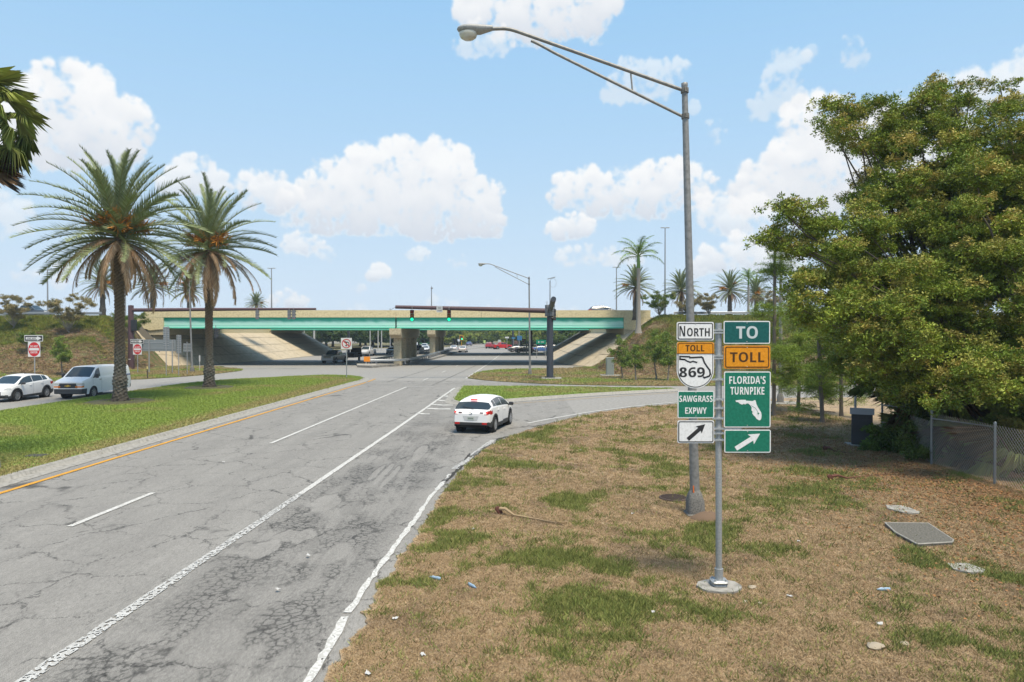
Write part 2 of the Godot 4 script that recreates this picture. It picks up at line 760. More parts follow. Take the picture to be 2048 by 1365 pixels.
func field_tuft(x: float, d: float, g: float) -> Color:   # one tuft is either alive or dead
	if g > 0.5:
		return Color(0.145, 0.19, 0.05).lerp(Color(0.255, 0.265, 0.085), rng.randf())
	return field_color(x, d, rng.randf()).lerp(Color(0.43, 0.315, 0.185), 0.5)


func tuft(blades: int, r: float, h0: float, h1: float, flat: float, w: float, sd: int) -> ArrayMesh:
	var m := MB.new()
	rng.seed = sd
	for k in blades:
		var a := rng.randf() * TAU
		var q := sqrt(rng.randf()) * r
		var p := Vector3(cos(a) * q, -0.01, sin(a) * q)
		var lean := Vector3(rng.randfn() * flat, 1.0, rng.randfn() * flat).normalized()
		var tip := p + lean * rng.randf_range(h0, h1)
		var s := lean.cross(Vector3(rng.randfn(), 0.2, rng.randfn())).normalized() * w
		var b := rng.randf_range(0.7, 1.3)
		m.col = Color(b * rng.randf_range(0.94, 1.08), b, b * rng.randf_range(0.85, 1.1))
		m.tri(p - s, p + s, tip)
	return m.mesh()


# ---------------------------------------------------------------- ground and roads
var median_poly := PackedVector2Array()
var island_poly := PackedVector2Array()
var field_poly := PackedVector2Array()
var far_field_poly := PackedVector2Array()
var left_verge_poly := PackedVector2Array()
const FIELD_EDGE := [Vector2(-2.45, 3.0), Vector2(-2.3, 8.3), Vector2(-2.2, 9.7), Vector2(-2.2, 11.7), Vector2(-2.0, 14.4), Vector2(-1.85, 17.9), Vector2(-1.5, 21.6), Vector2(-0.83, 25.7), Vector2(0.39, 29.3), Vector2(2.05, 32.6), Vector2(5.1, 37.2), Vector2(9.5, 40.8), Vector2(17.3, 44.6), Vector2(24.0, 45.4), Vector2(60.0, 46.5)]


func make_ground() -> void:
	var m := MB.new()
	var rim := PackedVector2Array([Vector2(-2500, -300), Vector2(2500, -300), Vector2(2500, 4500), Vector2(-2500, 4500)])
	sheet(m, rim, -0.12)
	setting("ground", m, worn("land", noise(0.02, FastNoiseLite.TYPE_SIMPLEX_SMOOTH, 5, 3), [[0.0, 0.05, 0.085, 0.02], [0.4, 0.10, 0.12, 0.035], [0.62, 0.2, 0.15, 0.08], [1.0, 0.26, 0.2, 0.11]], 40.0, 0.95))

	median_poly = PackedVector2Array(curve_pts([Vector2(-15.0, 2.0), Vector2(-14.75, 20), Vector2(-14.5, 30), Vector2(-14.1, 45), Vector2(-13.75, 57), Vector2(-13.6, 61), Vector2(-14.2, 64.3), Vector2(-15.6, 66.6), Vector2(-17.6, 67.7), Vector2(-19.6, 67.3), Vector2(-23.0, 64.0), Vector2(-26.0, 60.0), Vector2(-27.2, 54.0), Vector2(-27.3, 40.0), Vector2(-27.6, 2.0)], 1.0))
	island_poly = PackedVector2Array(curve_pts([Vector2(-3.6, 42.6), Vector2(-3.75, 48.0), Vector2(-3.75, 53.2), Vector2(-3.2, 53.9), Vector2(4.0, 53.2), Vector2(12.0, 51.6), Vector2(12.3, 51.1), Vector2(6.1, 47.6), Vector2(1.0, 44.0), Vector2(-2.2, 41.4), Vector2(-3.2, 41.5), Vector2(-3.6, 42.6)], 0.8))
	field_poly = PackedVector2Array()
	rng.seed = 5
	for p in curve_pts(FIELD_EDGE, 0.22):
		var j := 0.06 + 0.05 * smoothstep(24.0, 8.0, p.y)
		field_poly.append(p + Vector2(rng.randfn() * j * 0.5, rng.randfn() * 0.02))
	field_poly.append(Vector2(60, 3))
	far_field_poly = PackedVector2Array(curve_pts([Vector2(-4.2, 65.2), Vector2(-3.9, 70.0), Vector2(-3.4, 76.0), Vector2(-0.8, 81.0), Vector2(9.0, 84.5), Vector2(12.5, 88.0), Vector2(70.0, 88.0), Vector2(70.0, 61.0), Vector2(30.0, 57.0), Vector2(13.2, 55.6), Vector2(4.0, 57.3), Vector2(-1.5, 61.2), Vector2(-4.2, 65.2)], 1.5))
	left_verge_poly = PackedVector2Array(curve_pts([Vector2(-90, 62.5), Vector2(-41.5, 61.0), Vector2(-38.0, 62.3), Vector2(-34.6, 63.8), Vector2(-32.2, 69.0), Vector2(-31.2, 75.0), Vector2(-31.9, 80.5), Vector2(-37.0, 86.5), Vector2(-43.0, 90.0), Vector2(-90, 90)], 1.5))


func cells(freq: float, warp: float, wfreq: float, sd: int, w: int, h: int, tw: int, th: int) -> PackedByteArray:
	# distance to the edges of irregular cells, as bytes
	var f := noise(freq, FastNoiseLite.TYPE_CELLULAR, 1, sd)
	f.cellular_return_type = FastNoiseLite.RETURN_DISTANCE2_SUB
	f.cellular_jitter = 1.1
	f.domain_warp_enabled = true
	f.domain_warp_amplitude = warp
	f.domain_warp_frequency = wfreq
	var i := f.get_image(w, h, false, false, true)
	i.resize(tw, th, Image.INTERPOLATE_CUBIC)
	i.convert(Image.FORMAT_L8)
	return i.get_data()


func bytes_of(f: FastNoiseLite, w: int, h: int, tw: int, th: int) -> PackedByteArray:
	var i := f.get_image(w, h, false, false, true)
	i.resize(tw, th, Image.INTERPOLATE_BILINEAR)
	i.convert(Image.FORMAT_L8)
	return i.get_data()


func asphalt_wear() -> ImageTexture:
	# x from -14.6 over 18 m, distance from 6 over 56 m
	var tw := 2048
	var th := 2048
	var grain := bytes_of(noise(0.55, FastNoiseLite.TYPE_VALUE, 2, 31), tw, th, tw, th)
	var mott := bytes_of(noise(0.012, FastNoiseLite.TYPE_SIMPLEX_SMOOTH, 4, 32), tw, th / 2, tw, th)
	var mask := bytes_of(noise(0.02, FastNoiseLite.TYPE_SIMPLEX_SMOOTH, 3, 35), tw / 4, th / 2, tw, th)
	var streak := bytes_of(noise(0.05, FastNoiseLite.TYPE_SIMPLEX_SMOOTH, 4, 36), tw / 2, th / 16, tw, th)
	var bigd := cells(0.0105, 30.0, 0.03, 33, 1000, 3111, tw, th)
	var midd := cells(0.036, 14.0, 0.05, 37, 1000, 3111, tw, th)
	var smalld := cells(0.085, 8.0, 0.09, 34, 1400, 4355, tw, th)
	var out := PackedByteArray()
	out.resize(tw * th * 3)
	# filled potholes: x, distance, half sizes, tone
	var holes := [[-4.98, 13.5, 0.42, 0.4, 1.10], [-4.55, 14.3, 0.4, 0.4, 1.08], [-4.0, 13.7, 0.16, 0.35, 0.72], [-4.72, 17.2, 0.4, 0.6, 1.08], [-3.98, 16.6, 0.22, 0.6, 0.75], [-3.45, 14.6, 0.2, 0.25, 0.8], [-3.9, 20.8, 0.10, 1.3, 1.12], [-3.62, 20.4, 0.08, 1.2, 1.1], [-4.15, 20.6, 0.08, 1.0, 1.1], [-3.3, 24.6, 0.18, 1.2, 1.1]]
	var i := 0
	var o := 0
	for y in th:
		var d := 6.0 + 56.0 * (y + 0.5) / th
		var xc := -4.25 + 0.037 * (d - 8.3)
		var fade := smoothstep(46.0, 24.0, d)
		var near: Array = []
		for h in holes:
			if absf(d - h[1]) < h[3] * 2.2:
				near.append(h)
		for x in tw:
			var xm := -14.6 + 18.0 * x / tw
			var g := grain[i] / 255.0
			var mo := mott[i] / 255.0
			var mk := mask[i] / 255.0
			var st := streak[i] / 255.0
			var t := xm - xc
			var lane := 0.0
			var fat := 0.0
			if t > -1.9 and t < 2.1:
				lane = clampf(minf(t + 1.7, 1.75 - t) * 1.6, 0.0, 1.0) * fade
				var w := absf(absf(t + 0.05) - 0.75)
				fat = clampf(1.35 - w * 1.4, 0.0, 1.0) * clampf((mk + (st - 0.5) * 0.6 - 0.30) * 4.0, 0.0, 1.0) * fade
			var a := 0.32 + (g - 0.5) * 0.16 + (mo - 0.5) * 0.06 + (st - 0.5) * 0.035
			a *= 1.0 - 0.06 * lane - 0.15 * fat - 0.05 * exp(-pow((xm + 11.6) / 0.9, 2.0)) - 0.05 * exp(-pow((xm + 7.6) / 0.9, 2.0))
			var crack := clampf(1.0 - (bigd[i] - 1.4) / 3.8, 0.0, 1.0) * clampf((mk + mo - 0.62) * 3.0, 0.0, 1.0)
			var net := clampf(1.0 - (midd[i] - 2.0) / 6.0, 0.0, 1.0) * clampf((mk * 0.7 + st * 0.6 - 0.62) * 4.0 + lane * 0.5, 0.0, 0.85)
			a *= (1.0 - 0.68 * crack) * (1.0 - 0.5 * net)
			if fat > 0.05:
				var cs := clampf(1.0 - (smalld[i] - 10.0) / 34.0, 0.0, 1.0)
				a *= 1.0 - 0.66 * cs * fat
			for h in near:
				var q: float = sqrt(pow((xm - h[0]) / h[2], 2.0) + pow((d - h[1]) / h[3], 2.0)) + (mo - 0.5) * 1.3 + (st - 0.5) * 0.7
				if q < 1.25:
					a = lerpf(a, (0.335 * h[4] + (g - 0.5) * 0.1), clampf((1.25 - q) * 4.0, 0.0, 0.62))
				elif q < 1.5 and d > h[1]:
					a *= 0.75
			var s := pow(clampf(a, 0.0, 1.0), 1.0 / 2.2) * 255.0
			out[o] = int(clampf(s, 0, 255))
			out[o + 1] = int(clampf(s * 0.99, 0, 255))
			out[o + 2] = int(clampf(s * 0.968, 0, 255))
			i += 1
			o += 3
	return ImageTexture.create_from_image(Image.create_from_data(tw, th, false, Image.FORMAT_RGB8, out))


func paint(r: float, g: float, b: float, cover: float, sd: int) -> StandardMaterial3D:
	var f := noise(0.06, FastNoiseLite.TYPE_SIMPLEX_SMOOTH, 4, sd)
	var im := f.get_seamless_image(512, 512, false, false, 0.1, true)
	im.convert(Image.FORMAT_L8)
	var src := im.get_data()
	var px := PackedByteArray()
	px.resize(512 * 512 * 4)
	for k in src.size():
		var t := src[k] / 255.0
		px[k * 4] = 255
		px[k * 4 + 1] = 255
		px[k * 4 + 2] = 255
		if t < 0.42:
			px[k * 4] = 225
			px[k * 4 + 1] = 224
			px[k * 4 + 2] = 222
		px[k * 4 + 3] = 255 if t < cover else 0
	var m := StandardMaterial3D.new()
	m.albedo_color = lin(r, g, b)
	m.albedo_texture = ImageTexture.create_from_image(Image.create_from_data(512, 512, false, Image.FORMAT_RGBA8, px))
	m.transparency = BaseMaterial3D.TRANSPARENCY_ALPHA_SCISSOR
	m.alpha_scissor_threshold = 0.5
	m.uv1_triplanar = true
	m.uv1_world_triplanar = true
	m.uv1_scale = Vector3.ONE / 3.0
	m.roughness = 0.75
	return m


func make_roads() -> void:
	# one paved sheet for both carriageways and the junction
	var tar := worn("tar", noise(0.03, FastNoiseLite.TYPE_SIMPLEX_SMOOTH, 6, 41), [[0.0, 0.20, 0.193, 0.18], [0.5, 0.26, 0.252, 0.236], [1.0, 0.31, 0.30, 0.282]], 9.0, 0.9, 0.0, 1024)
	var m := MB.new()
	sheet(m, PackedVector2Array([Vector2(-48, -20), Vector2(75, -20), Vector2(75, 72), Vector2(12, 90), Vector2(12, 160), Vector2(90, 165), Vector2(90, 176), Vector2(10, 172), Vector2(14, 330), Vector2(-12, 330), Vector2(-22, 210), Vector2(-40, 200), Vector2(-46, 160), Vector2(-46, 98), Vector2(-75, 92), Vector2(-75, 45)]), -0.02)
	setting("road", m, tar)
	var wear := StandardMaterial3D.new()
	wear.albedo_texture = asphalt_wear()
	wear.roughness = 0.9
	# loose grit between the stones, finer than the map of cracks
	var grit := noise(0.3, FastNoiseLite.TYPE_SIMPLEX, 3, 45)
	wear.detail_enabled = true
	wear.detail_blend_mode = BaseMaterial3D.BLEND_MODE_MUL
	wear.detail_uv_layer = BaseMaterial3D.DETAIL_UV_2
	wear.detail_albedo = ramp_tex(grit, 1024, [[0.15, 0.34, 0.335, 0.325], [0.5, 0.80, 0.79, 0.775], [0.85, 1.0, 1.0, 0.99]])
	var wm := MB.new()
	var uv2 := PackedVector2Array()
	for p in [[-14.6, 6.0, 0, 0], [3.4, 6.0, 1, 0], [3.4, 62.0, 1, 1], [-14.6, 62.0, 0, 1]]:
		wm.vert(Vector3(p[0], -0.012, -p[1]), Vector3.UP, Vector2(p[2], p[3]))
		uv2.append(Vector2(p[0], p[1]) / 5.0)
	wm.ix = PackedInt32Array([0, 3, 2, 0, 2, 1])
	var lane_o := setting("carriageway", wm, wear)
	var arr: Array = lane_o.mesh.surface_get_arrays(0)
	arr[Mesh.ARRAY_TEX_UV2] = uv2
	var lane_m := ArrayMesh.new()
	lane_m.add_surface_from_arrays(Mesh.PRIMITIVE_TRIANGLES, arr)
	lane_o.mesh = lane_m
	# raised grass beds with kerbs
	var stone := worn("kerb_stone", noise(0.05, FastNoiseLite.TYPE_SIMPLEX_SMOOTH, 5, 42), [[0.0, 0.14, 0.135, 0.12], [0.45, 0.28, 0.27, 0.245], [1.0, 0.37, 0.36, 0.33]], 5.0, 0.9)
	var lawn := worn("lawn", noise(0.02, FastNoiseLite.TYPE_SIMPLEX_SMOOTH, 5, 43), [[0.2, 0.12, 0.19, 0.028], [0.5, 0.16, 0.245, 0.035], [0.75, 0.19, 0.26, 0.05], [1.0, 0.22, 0.2, 0.07]], 9.0, 0.95)
	m = MB.new()
	kerb(m, Array(median_poly), false, 1.0)
	setting("median_kerb", m, stone)
	m = MB.new()
	sheet(m, median_poly, 0.14, 0.16)
	setting("median", m, lawn)
	m = MB.new()
	var ip := Array(island_poly)
	ip.remove_at(ip.size() - 1)
	if Geometry2D.is_polygon_clockwise(PackedVector2Array(ip)):
		ip.reverse()
	kerb(m, ip, true, 1.0)
	setting("island_kerb", m, stone)
	m = MB.new()
	sheet(m, PackedVector2Array(ip), 0.14, 0.16)
	setting("traffic_island", m, lawn)
	var rough := worn("rough_grass", noise(0.025, FastNoiseLite.TYPE_SIMPLEX_SMOOTH, 5, 44), [[0.1, 0.07, 0.12, 0.02], [0.42, 0.11, 0.13, 0.03], [0.55, 0.18, 0.125, 0.06], [0.8, 0.15, 0.095, 0.055], [1.0, 0.22, 0.16, 0.09]], 14.0, 0.95)
	m = MB.new()
	var ff := far_field_poly
	ff.remove_at(ff.size() - 1)
	sheet(m, ff, 0.05, 0.1)
	sheet(m, left_verge_poly, 0.05, 0.1)
	setting("verge", m, rough)
	# the dry field by the signs, with its own colour map
	var tw := 680
	var th := 1040
	var px := PackedByteArray()
	px.resize(tw * th * 3)
	rng.seed = 9
	for y in th:
		for x in tw:
			var q := field_color(-4.0 + 34.0 * x / tw, 3.0 + 52.0 * y / th, rng.randf())
			var b := rng.randf_range(0.55, 1.1)
			var s := (q * b).linear_to_srgb()
			var o := (y * tw + x) * 3
			px[o] = int(s.r * 255)
			px[o + 1] = int(s.g * 255)
			px[o + 2] = int(s.b * 255)
	var fm := StandardMaterial3D.new()
	fm.albedo_texture = ImageTexture.create_from_image(Image.create_from_data(tw, th, false, Image.FORMAT_RGB8, px))
	fm.roughness = 0.95
	m = MB.new()
	sheet(m, field_poly, 0.015, 0.05)
	for k in m.v.size():
		m.uv[k] = Vector2((m.v[k].x + 4.0) / 34.0, (-m.v[k].z - 3.0) / 52.0)
	setting("field", m, fm)
	# painted lines
	rng.seed = 12
	var white := paint(0.55, 0.55, 0.53, 0.74, 51)
	var chipped := paint(0.52, 0.525, 0.515, 0.57, 52)
	var yellow := paint(0.60, 0.30, 0.025, 0.85, 53)
	var line := func(called: String, pts: Array, w: float, mt: Material, wob := 0.08) -> void:
		var s := MB.new()
		stripe(s, pts, w, 0.004, wob, 0.3)
		setting(called, s, mt)
	line.call("yellow_edge_line", curve_pts([Vector2(-13.9, 3), Vector2(-13.65, 18.3), Vector2(-13.5, 27), Vector2(-13.1, 45), Vector2(-12.75, 59.5)]), 0.17, yellow)
	line.call("yellow_edge_line", [Vector2(-12.75, 60.3), Vector2(-12.9, 64.3)], 0.17, yellow)
	line.call("lane_line", [Vector2(-9.76, 15.0), Vector2(-9.6, 18.2)], 0.15, white)
	line.call("lane_line", [Vector2(-9.36, 26.4), Vector2(-8.45, 54.4)], 0.15, white)
	line.call("lane_line", [Vector2(-10.0, 3.0), Vector2(-9.93, 6.3)], 0.15, white)
	line.call("solid_lane_line", [Vector2(-6.2, 3), Vector2(-5.95, 9.0), Vector2(-5.62, 18.0)], 0.2, chipped, 0.12)
	line.call("solid_lane_line", [Vector2(-5.62, 18.05), Vector2(-5.2, 30), Vector2(-4.5, 53.5)], 0.165, white, 0.12)
	line.call("edge_line", curve_pts([Vector2(-2.72, 3), Vector2(-2.5, 8.4), Vector2(-2.5, 10.2)], 0.3), 0.12, white, 0.4)
	line.call("edge_line", curve_pts([Vector2(-2.5, 10.35), Vector2(-2.42, 12.4), Vector2(-2.25, 15.0), Vector2(-2.1, 17.9), Vector2(-1.86, 20.6)], 0.3), 0.11, white, 0.5)
	line.call("edge_line", curve_pts([Vector2(-1.78, 21.4), Vector2(-1.35, 24.0), Vector2(-0.75, 27.2)], 0.35), 0.22, chipped, 0.3)
	line.call("edge_line", curve_pts([Vector2(0.75, 32.4), Vector2(2.4, 34.7), Vector2(4.9, 37.7), Vector2(9.6, 41.9), Vector2(16.0, 45.4), Vector2(24.0, 46.6)], 0.6), 0.16, white, 0.15)
	line.call("yellow_edge_line", curve_pts([Vector2(-0.1, 41.5), Vector2(2.2, 42.9), Vector2(7.0, 46.3), Vector2(13.0, 49.9)], 0.6), 0.14, paint(0.52, 0.34, 0.1, 0.55, 54))
	# chevron bars in the gore and the stop line of the junction
	for b in [[36.2, 0.7, 0.35], [38.6, 1.5, 0.45], [40.7, 1.4, 0.42], [43.4, 0.78, 0.4], [46.4, 0.72, 0.4], [49.6, 0.62, 0.4], [52.8, 0.5, 0.4]]:
		var xa: float = -5.0 + (b[0] - 38.0) * 0.033
		line.call("gore_bar", [Vector2(xa + 0.1, b[0] + 0.25), Vector2(xa + b[1] * 0.55, b[0] - 0.15), Vector2(xa + b[1], b[0] - 0.1)], b[2], white, 0.15)
	line.call("stop_line", [Vector2(-8.6, 54.8), Vector2(-6.3, 54.8)], 0.14, chipped, 0.3)
	line.call("shoulder_line", [Vector2(-4.4, 64.8), Vector2(-3.4, 95), Vector2(-2.2, 150)], 0.16, white)
	for k in 7:
		var d0 := 62.0 + k * 13.0
		line.call("lane_line", [Vector2(-8.1 + 0.03 * (d0 - 62), d0), Vector2(-8.0 + 0.03 * (d0 - 62), d0 + 3.2)], 0.14, white)
	for k in 6:
		var d0 := 36.0 + k * 12.0
		line.call("lane_line", [Vector2(-31.0, d0), Vector2(-31.0, d0 + 3.2)], 0.14, white)
		line.call("lane_line", [Vector2(-34.7, d0), Vector2(-34.7, d0 + 3.2)], 0.14, white)
	# the broken edge of the pavement by the bend
	var gap := mat(0.035, 0.033, 0.03, 0.95)
	for q in [[[Vector2(-1.95, 19.6), Vector2(-1.72, 21.2), Vector2(-1.62, 22.0)], 0.10], [[Vector2(-1.45, 23.4), Vector2(-1.1, 24.8), Vector2(-0.86, 25.9), Vector2(-0.6, 26.5), Vector2(-0.5, 27.6), Vector2(0.25, 28.8), Vector2(0.9, 29.6), Vector2(2.1, 31.6)], 0.13], [[Vector2(-1.9, 22.4), Vector2(-1.6, 23.0), Vector2(-1.5, 24.2)], 0.06], [[Vector2(-0.2, 30.6), Vector2(0.9, 31.2), Vector2(2.0, 32.6)], 0.07]]:
		line.call("pavement_crack", curve_pts(q[0], 0.3), q[1], gap, 0.95)
	# long tar joints across the junction
	var joint := mat(0.09, 0.088, 0.085, 0.9)
	for q in [[Vector2(-11.0, 60), Vector2(-9.0, 100)], [Vector2(-6.6, 56), Vector2(-4.8, 92)], [Vector2(-16, 72), Vector2(2, 67)], [Vector2(-24, 71), Vector2(-8, 79)], [Vector2(-12.4, 57), Vector2(-4, 58.2)]]:
		line.call("tar_joint", q, 0.05, joint, 0.6)


func height_right(x: float, d: float) -> float:
	var s := minf((d - 68.0 - 0.06 * maxf(0.0, x - 20.0)) / 16.0, (x - 10.2) / 8.2)
	s = clampf(s, 0, 1)
	return 6.35 * lerpf(s, s * s * (3 - 2 * s), 0.35)


func height_left(x: float, d: float) -> float:
	var s := minf((d - 69.0) / 16.0, (-44.8 - x) / 5.8)
	s = clampf(s, 0, 1)
	return 6.3 * lerpf(s, s * s * (3 - 2 * s), 0.35)


func make_banks() -> void:
	var cover := worn("bank_cover", noise(0.03, FastNoiseLite.TYPE_SIMPLEX_SMOOTH, 5, 61), [[0.2, 0.05, 0.085, 0.018], [0.5, 0.12, 0.10, 0.04], [0.7, 0.16, 0.105, 0.06], [1.0, 0.24, 0.18, 0.11]], 12.0, 0.95)
	var m := MB.new()
	var bumps := noise(0.5, FastNoiseLite.TYPE_SIMPLEX_SMOOTH, 3, 62)
	for side in 2:
		var rows := []
		for j in 44:
			var d := 66.0 + 0.55 * j if j < 42 else (90.0 if j == 42 else 165.0)
			var row := PackedVector3Array()
			for k in 100:
				var x := 10.0 + k * 0.3 if k < 40 else 22.0 + (k - 40) * 1.4
				if side == 1:
					x = -44.6 - (x - 10.0)
				if j > 41 and k < 30:
					x = 19.0 if side == 0 else -51.2
				var h := height_right(x, d) if side == 0 else height_left(x, d)
				var b := bumps.get_noise_2d(x, d) * 0.12 * smoothstep(0.0, 1.0, h) * smoothstep(6.3, 5.6, h)
				row.append(Vector3(x, h + b + 0.02, -d))
			if side == 1:
				row.reverse()
			rows.append(row)
		rows.reverse()
		m.grid(rows)
	setting("embankment", m, cover)
	# highway on top of both banks
	var hw := MB.new()
	for s in [[18.9, 95.0], [-130.0, -51.0]]:
		sheet(hw, PackedVector2Array([Vector2(s[0], 88.6), Vector2(s[1], 88.6), Vector2(s[1], 108), Vector2(s[0], 108)]), 6.40)
		sheet(hw, PackedVector2Array([Vector2(s[0], 129), Vector2(s[1], 129), Vector2(s[1], 150), Vector2(s[0], 150)]), 6.40)
	setting("highway", hw, mats["tar"])


# ---------------------------------------------------------------- overpasses
func make_overpasses() -> void:
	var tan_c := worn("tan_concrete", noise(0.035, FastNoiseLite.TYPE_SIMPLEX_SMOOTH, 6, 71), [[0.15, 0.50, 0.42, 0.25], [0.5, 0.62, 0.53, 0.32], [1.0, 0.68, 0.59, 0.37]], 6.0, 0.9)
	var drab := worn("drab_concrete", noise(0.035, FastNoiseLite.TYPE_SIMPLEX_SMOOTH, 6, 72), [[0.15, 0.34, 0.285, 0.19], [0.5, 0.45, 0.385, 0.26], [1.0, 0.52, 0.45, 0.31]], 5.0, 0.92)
	var teal := worn("teal_steel", noise(0.02, FastNoiseLite.TYPE_SIMPLEX_SMOOTH, 5, 73), [[0.1, 0.20, 0.56, 0.44], [0.5, 0.26, 0.62, 0.51], [1.0, 0.32, 0.66, 0.56]], 18.0, 0.6)
	var teal_dark := mat(0.05, 0.47, 0.32, 0.6)
	var deck_c := mat(0.24, 0.23, 0.21, 0.9)
	for k in 2:
		var d0: float = [90.0, 130.0][k]
		var d1: float = [107.5, 150.0][k]
		var xl := -48.6
		var xr := 18.3
		var b := thing("overpass_bridge", ["tan highway overpass with teal steel girders, the nearer of two side by side", "farther twin of the highway overpass, seen beneath and behind the nearer one"][k], "bridge", Vector3(0, 0, -d0), 0.0, "twin highway overpasses")
		var w := d1 - d0
		var deck := MB.new()
		deck.box(Vector3((xl + xr) / 2, 6.52, -w / 2), Vector3(xr - xl, 0.25, w - 0.5))
		part(b, "deck", deck, deck_c)
		# parapets cast in lengths
		for e in 2:
			var z: float = [-0.12, -w + 0.12][e]
			var x := xl
			var cuts := [-45.4, -36.0, -26.5, -15.3, -4.0, 6.0, 14.9, xr]
			for cx in cuts:
				var pm := MB.new()
				pm.extrude(PackedVector2Array([Vector2(0, 6.41), Vector2(0.26, 6.41), Vector2(0.26, 6.66), Vector2(0.20, 7.32), Vector2(0.17, 7.36), Vector2(0.0, 7.36)]), cx - x - 0.03, Transform3D(Basis(Vector3(0, 0, -1 if e == 0 else 1), Vector3.UP, Vector3(1, 0, 0)), Vector3(x, 0, z + (0.13 if e == 0 else -0.13))))
				part(b, "parapet", pm, tan_c)
				x = cx
		# girders: web, flanges, stiffeners
		for g in 6:
			var z := -0.27 - g * (w - 0.54) / 5.0
			for span in [[-46.0, -15.45], [-15.25, 14.75]]:
				var gm := MB.new()
				var cx: float = (span[0] + span[1]) / 2
				var len: float = span[1] - span[0]
				# the paint is still strong under the deck's edge and has chalked below
				rng.seed = 75 + g
				var web := []
				var shade := PackedColorArray()
				var ff := noise(0.35, FastNoiseLite.TYPE_SIMPLEX_SMOOTH, 3, 76)
				for r in 10:
					var y := lerpf(6.31, 5.09, r / 9.0)
					var row := PackedVector3Array()
					for q in 61:
						var x := lerpf(span[0], span[1], q / 60.0)
						row.append(Vector3(x, y, z + 0.03))
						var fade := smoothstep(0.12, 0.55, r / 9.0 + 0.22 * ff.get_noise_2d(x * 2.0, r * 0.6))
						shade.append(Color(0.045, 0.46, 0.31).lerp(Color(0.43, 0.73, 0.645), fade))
					web.append(row)
				web.reverse()
				shade.reverse()
				for row in web:
					row.reverse()
				gm.grid(web)
				for q in shade.size():
					gm.c[q] = shade[q]
				gm.col = Color(0.2, 0.55, 0.44)
				gm.box(Vector3(cx, 5.70, z), Vector3(len, 1.22, 0.05))
				var gi := part(b, "girder", gm, tint_mat(0.6))
				var fl := MB.new()
				fl.box(Vector3(cx, 5.03, z), Vector3(len, 0.12, 0.46))
				fl.box(Vector3(cx, 6.35, z), Vector3(len, 0.08, 0.36))
				part(gi, "flange", fl, teal if g > 0 else teal_dark)
				if g == 0 or g == 5:
					var st := MB.new()
					st.box(Vector3(cx, 5.36, z + (0.035 if g == 0 else -0.035)), Vector3(len, 0.035, 0.05))
					part(gi, "stiffener", st, teal)
		# pier in the median: cap beam and columns
		var cap := MB.new()
		var ez := 0.55
		cap.extrude(PackedVector2Array([Vector2(-ez, 4.95), Vector2(-ez, 4.15), Vector2(-ez + 1.1, 3.65), Vector2(w + ez - 1.1, 3.65), Vector2(w + ez, 4.15), Vector2(w + ez, 4.95)]), 1.5, Transform3D(Basis(Vector3(0, 0, -1), Vector3.UP, Vector3(1, 0, 0)), Vector3(-16.1, 0, 0)))
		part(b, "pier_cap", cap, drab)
		for j in 4:
			var c := MB.new()
			c.rbox(Vector3(-15.35, 1.8, -1.9 - j * (w - 3.8) / 3.0), Vector3(1.05, 3.72, 1.15), 0.1)
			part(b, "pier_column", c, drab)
		# abutments: seat beam, back wall and cheek walls
		for e in 2:
			var s := -1.0 if e == 0 else 1.0
			var xa := -46.2 if e == 0 else 15.0
			var a := MB.new()
			a.box(Vector3(xa + s * 0.9, 4.55, -w / 2), Vector3(2.2, 0.9, w - 0.3))
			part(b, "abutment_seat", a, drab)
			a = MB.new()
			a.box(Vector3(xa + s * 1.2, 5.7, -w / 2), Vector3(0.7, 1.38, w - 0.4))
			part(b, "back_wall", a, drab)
			for f in 2:
				a = MB.new()
				var z := -0.15 if f == 0 else -w + 0.15
				a.extrude(PackedVector2Array([Vector2(xa - s * 0.2, 6.40), Vector2(xa - s * 0.2, 4.86), Vector2(xa + s * 1.6, 4.7), Vector2(xa + s * 5.6, 6.0), Vector2(xa + s * 5.6, 6.40)]), 0.3, Transform3D(Basis(), Vector3(0, 0, z - 0.15)))
				part(b, "wing_wall", a, tan_c)
	# between the two decks the seat beam runs on
	for e in 2:
		var s := -1.0 if e == 0 else 1.0
		var xa := -46.2 if e == 0 else 15.0
		var a := MB.new()
		a.box(Vector3(0, 0, 0), Vector3(2.0, 1.5, 22.0))
		solo("retaining_wall", ["tan concrete wall between the two overpasses at the top of the left paved slope", "tan concrete wall between the two overpasses at the top of the right paved slope"][e], "wall", a, tan_c, Vector3(xa + s * 0.9, 4.85, -118.75), 0.0, "walls between the overpasses")
	# paved slopes under both ends: concrete panels with open joints
	var grime := worn("slope_concrete", noise(0.02, FastNoiseLite.TYPE_SIMPLEX_SMOOTH, 6, 74), [[0.1, 0.34, 0.285, 0.20], [0.5, 0.455, 0.385, 0.275], [1.0, 0.54, 0.465, 0.345]], 8.0, 0.95)
	var bed := mat(0.10, 0.09, 0.07, 0.95)
	for e in 2:
		var toe: Array = [[[88.6, -46.0], [92.0, -43.6], [97.0, -41.0], [110.0, -38.4], [152.0, -38.4]], [[87.0, 10.6], [92.0, 8.2], [98.0, 6.9], [120.0, 6.7], [152.0, 6.7]]][e]
		var top: Array = [[[88.6, -50.6], [90.0, -49.6], [91.5, -46.9], [152.0, -46.6]], [[87.0, 18.4], [89.8, 18.2], [91.5, 15.7], [152.0, 15.3]]][e]
		var toph: Array = [[[88.6, 6.25], [90.0, 6.2], [91.5, 4.8], [152.0, 4.7]], [[87.0, 6.3], [89.8, 6.2], [91.5, 4.85], [152.0, 4.7]]][e]
		var base := MB.new()
		var rows := []
		var surf := func(d: float, t: float, sink: float) -> Vector3:
			return Vector3(lerpf(along(toe, d), along(top, d), t), lerpf(-0.01, along(toph, d), t) - sink, -d)
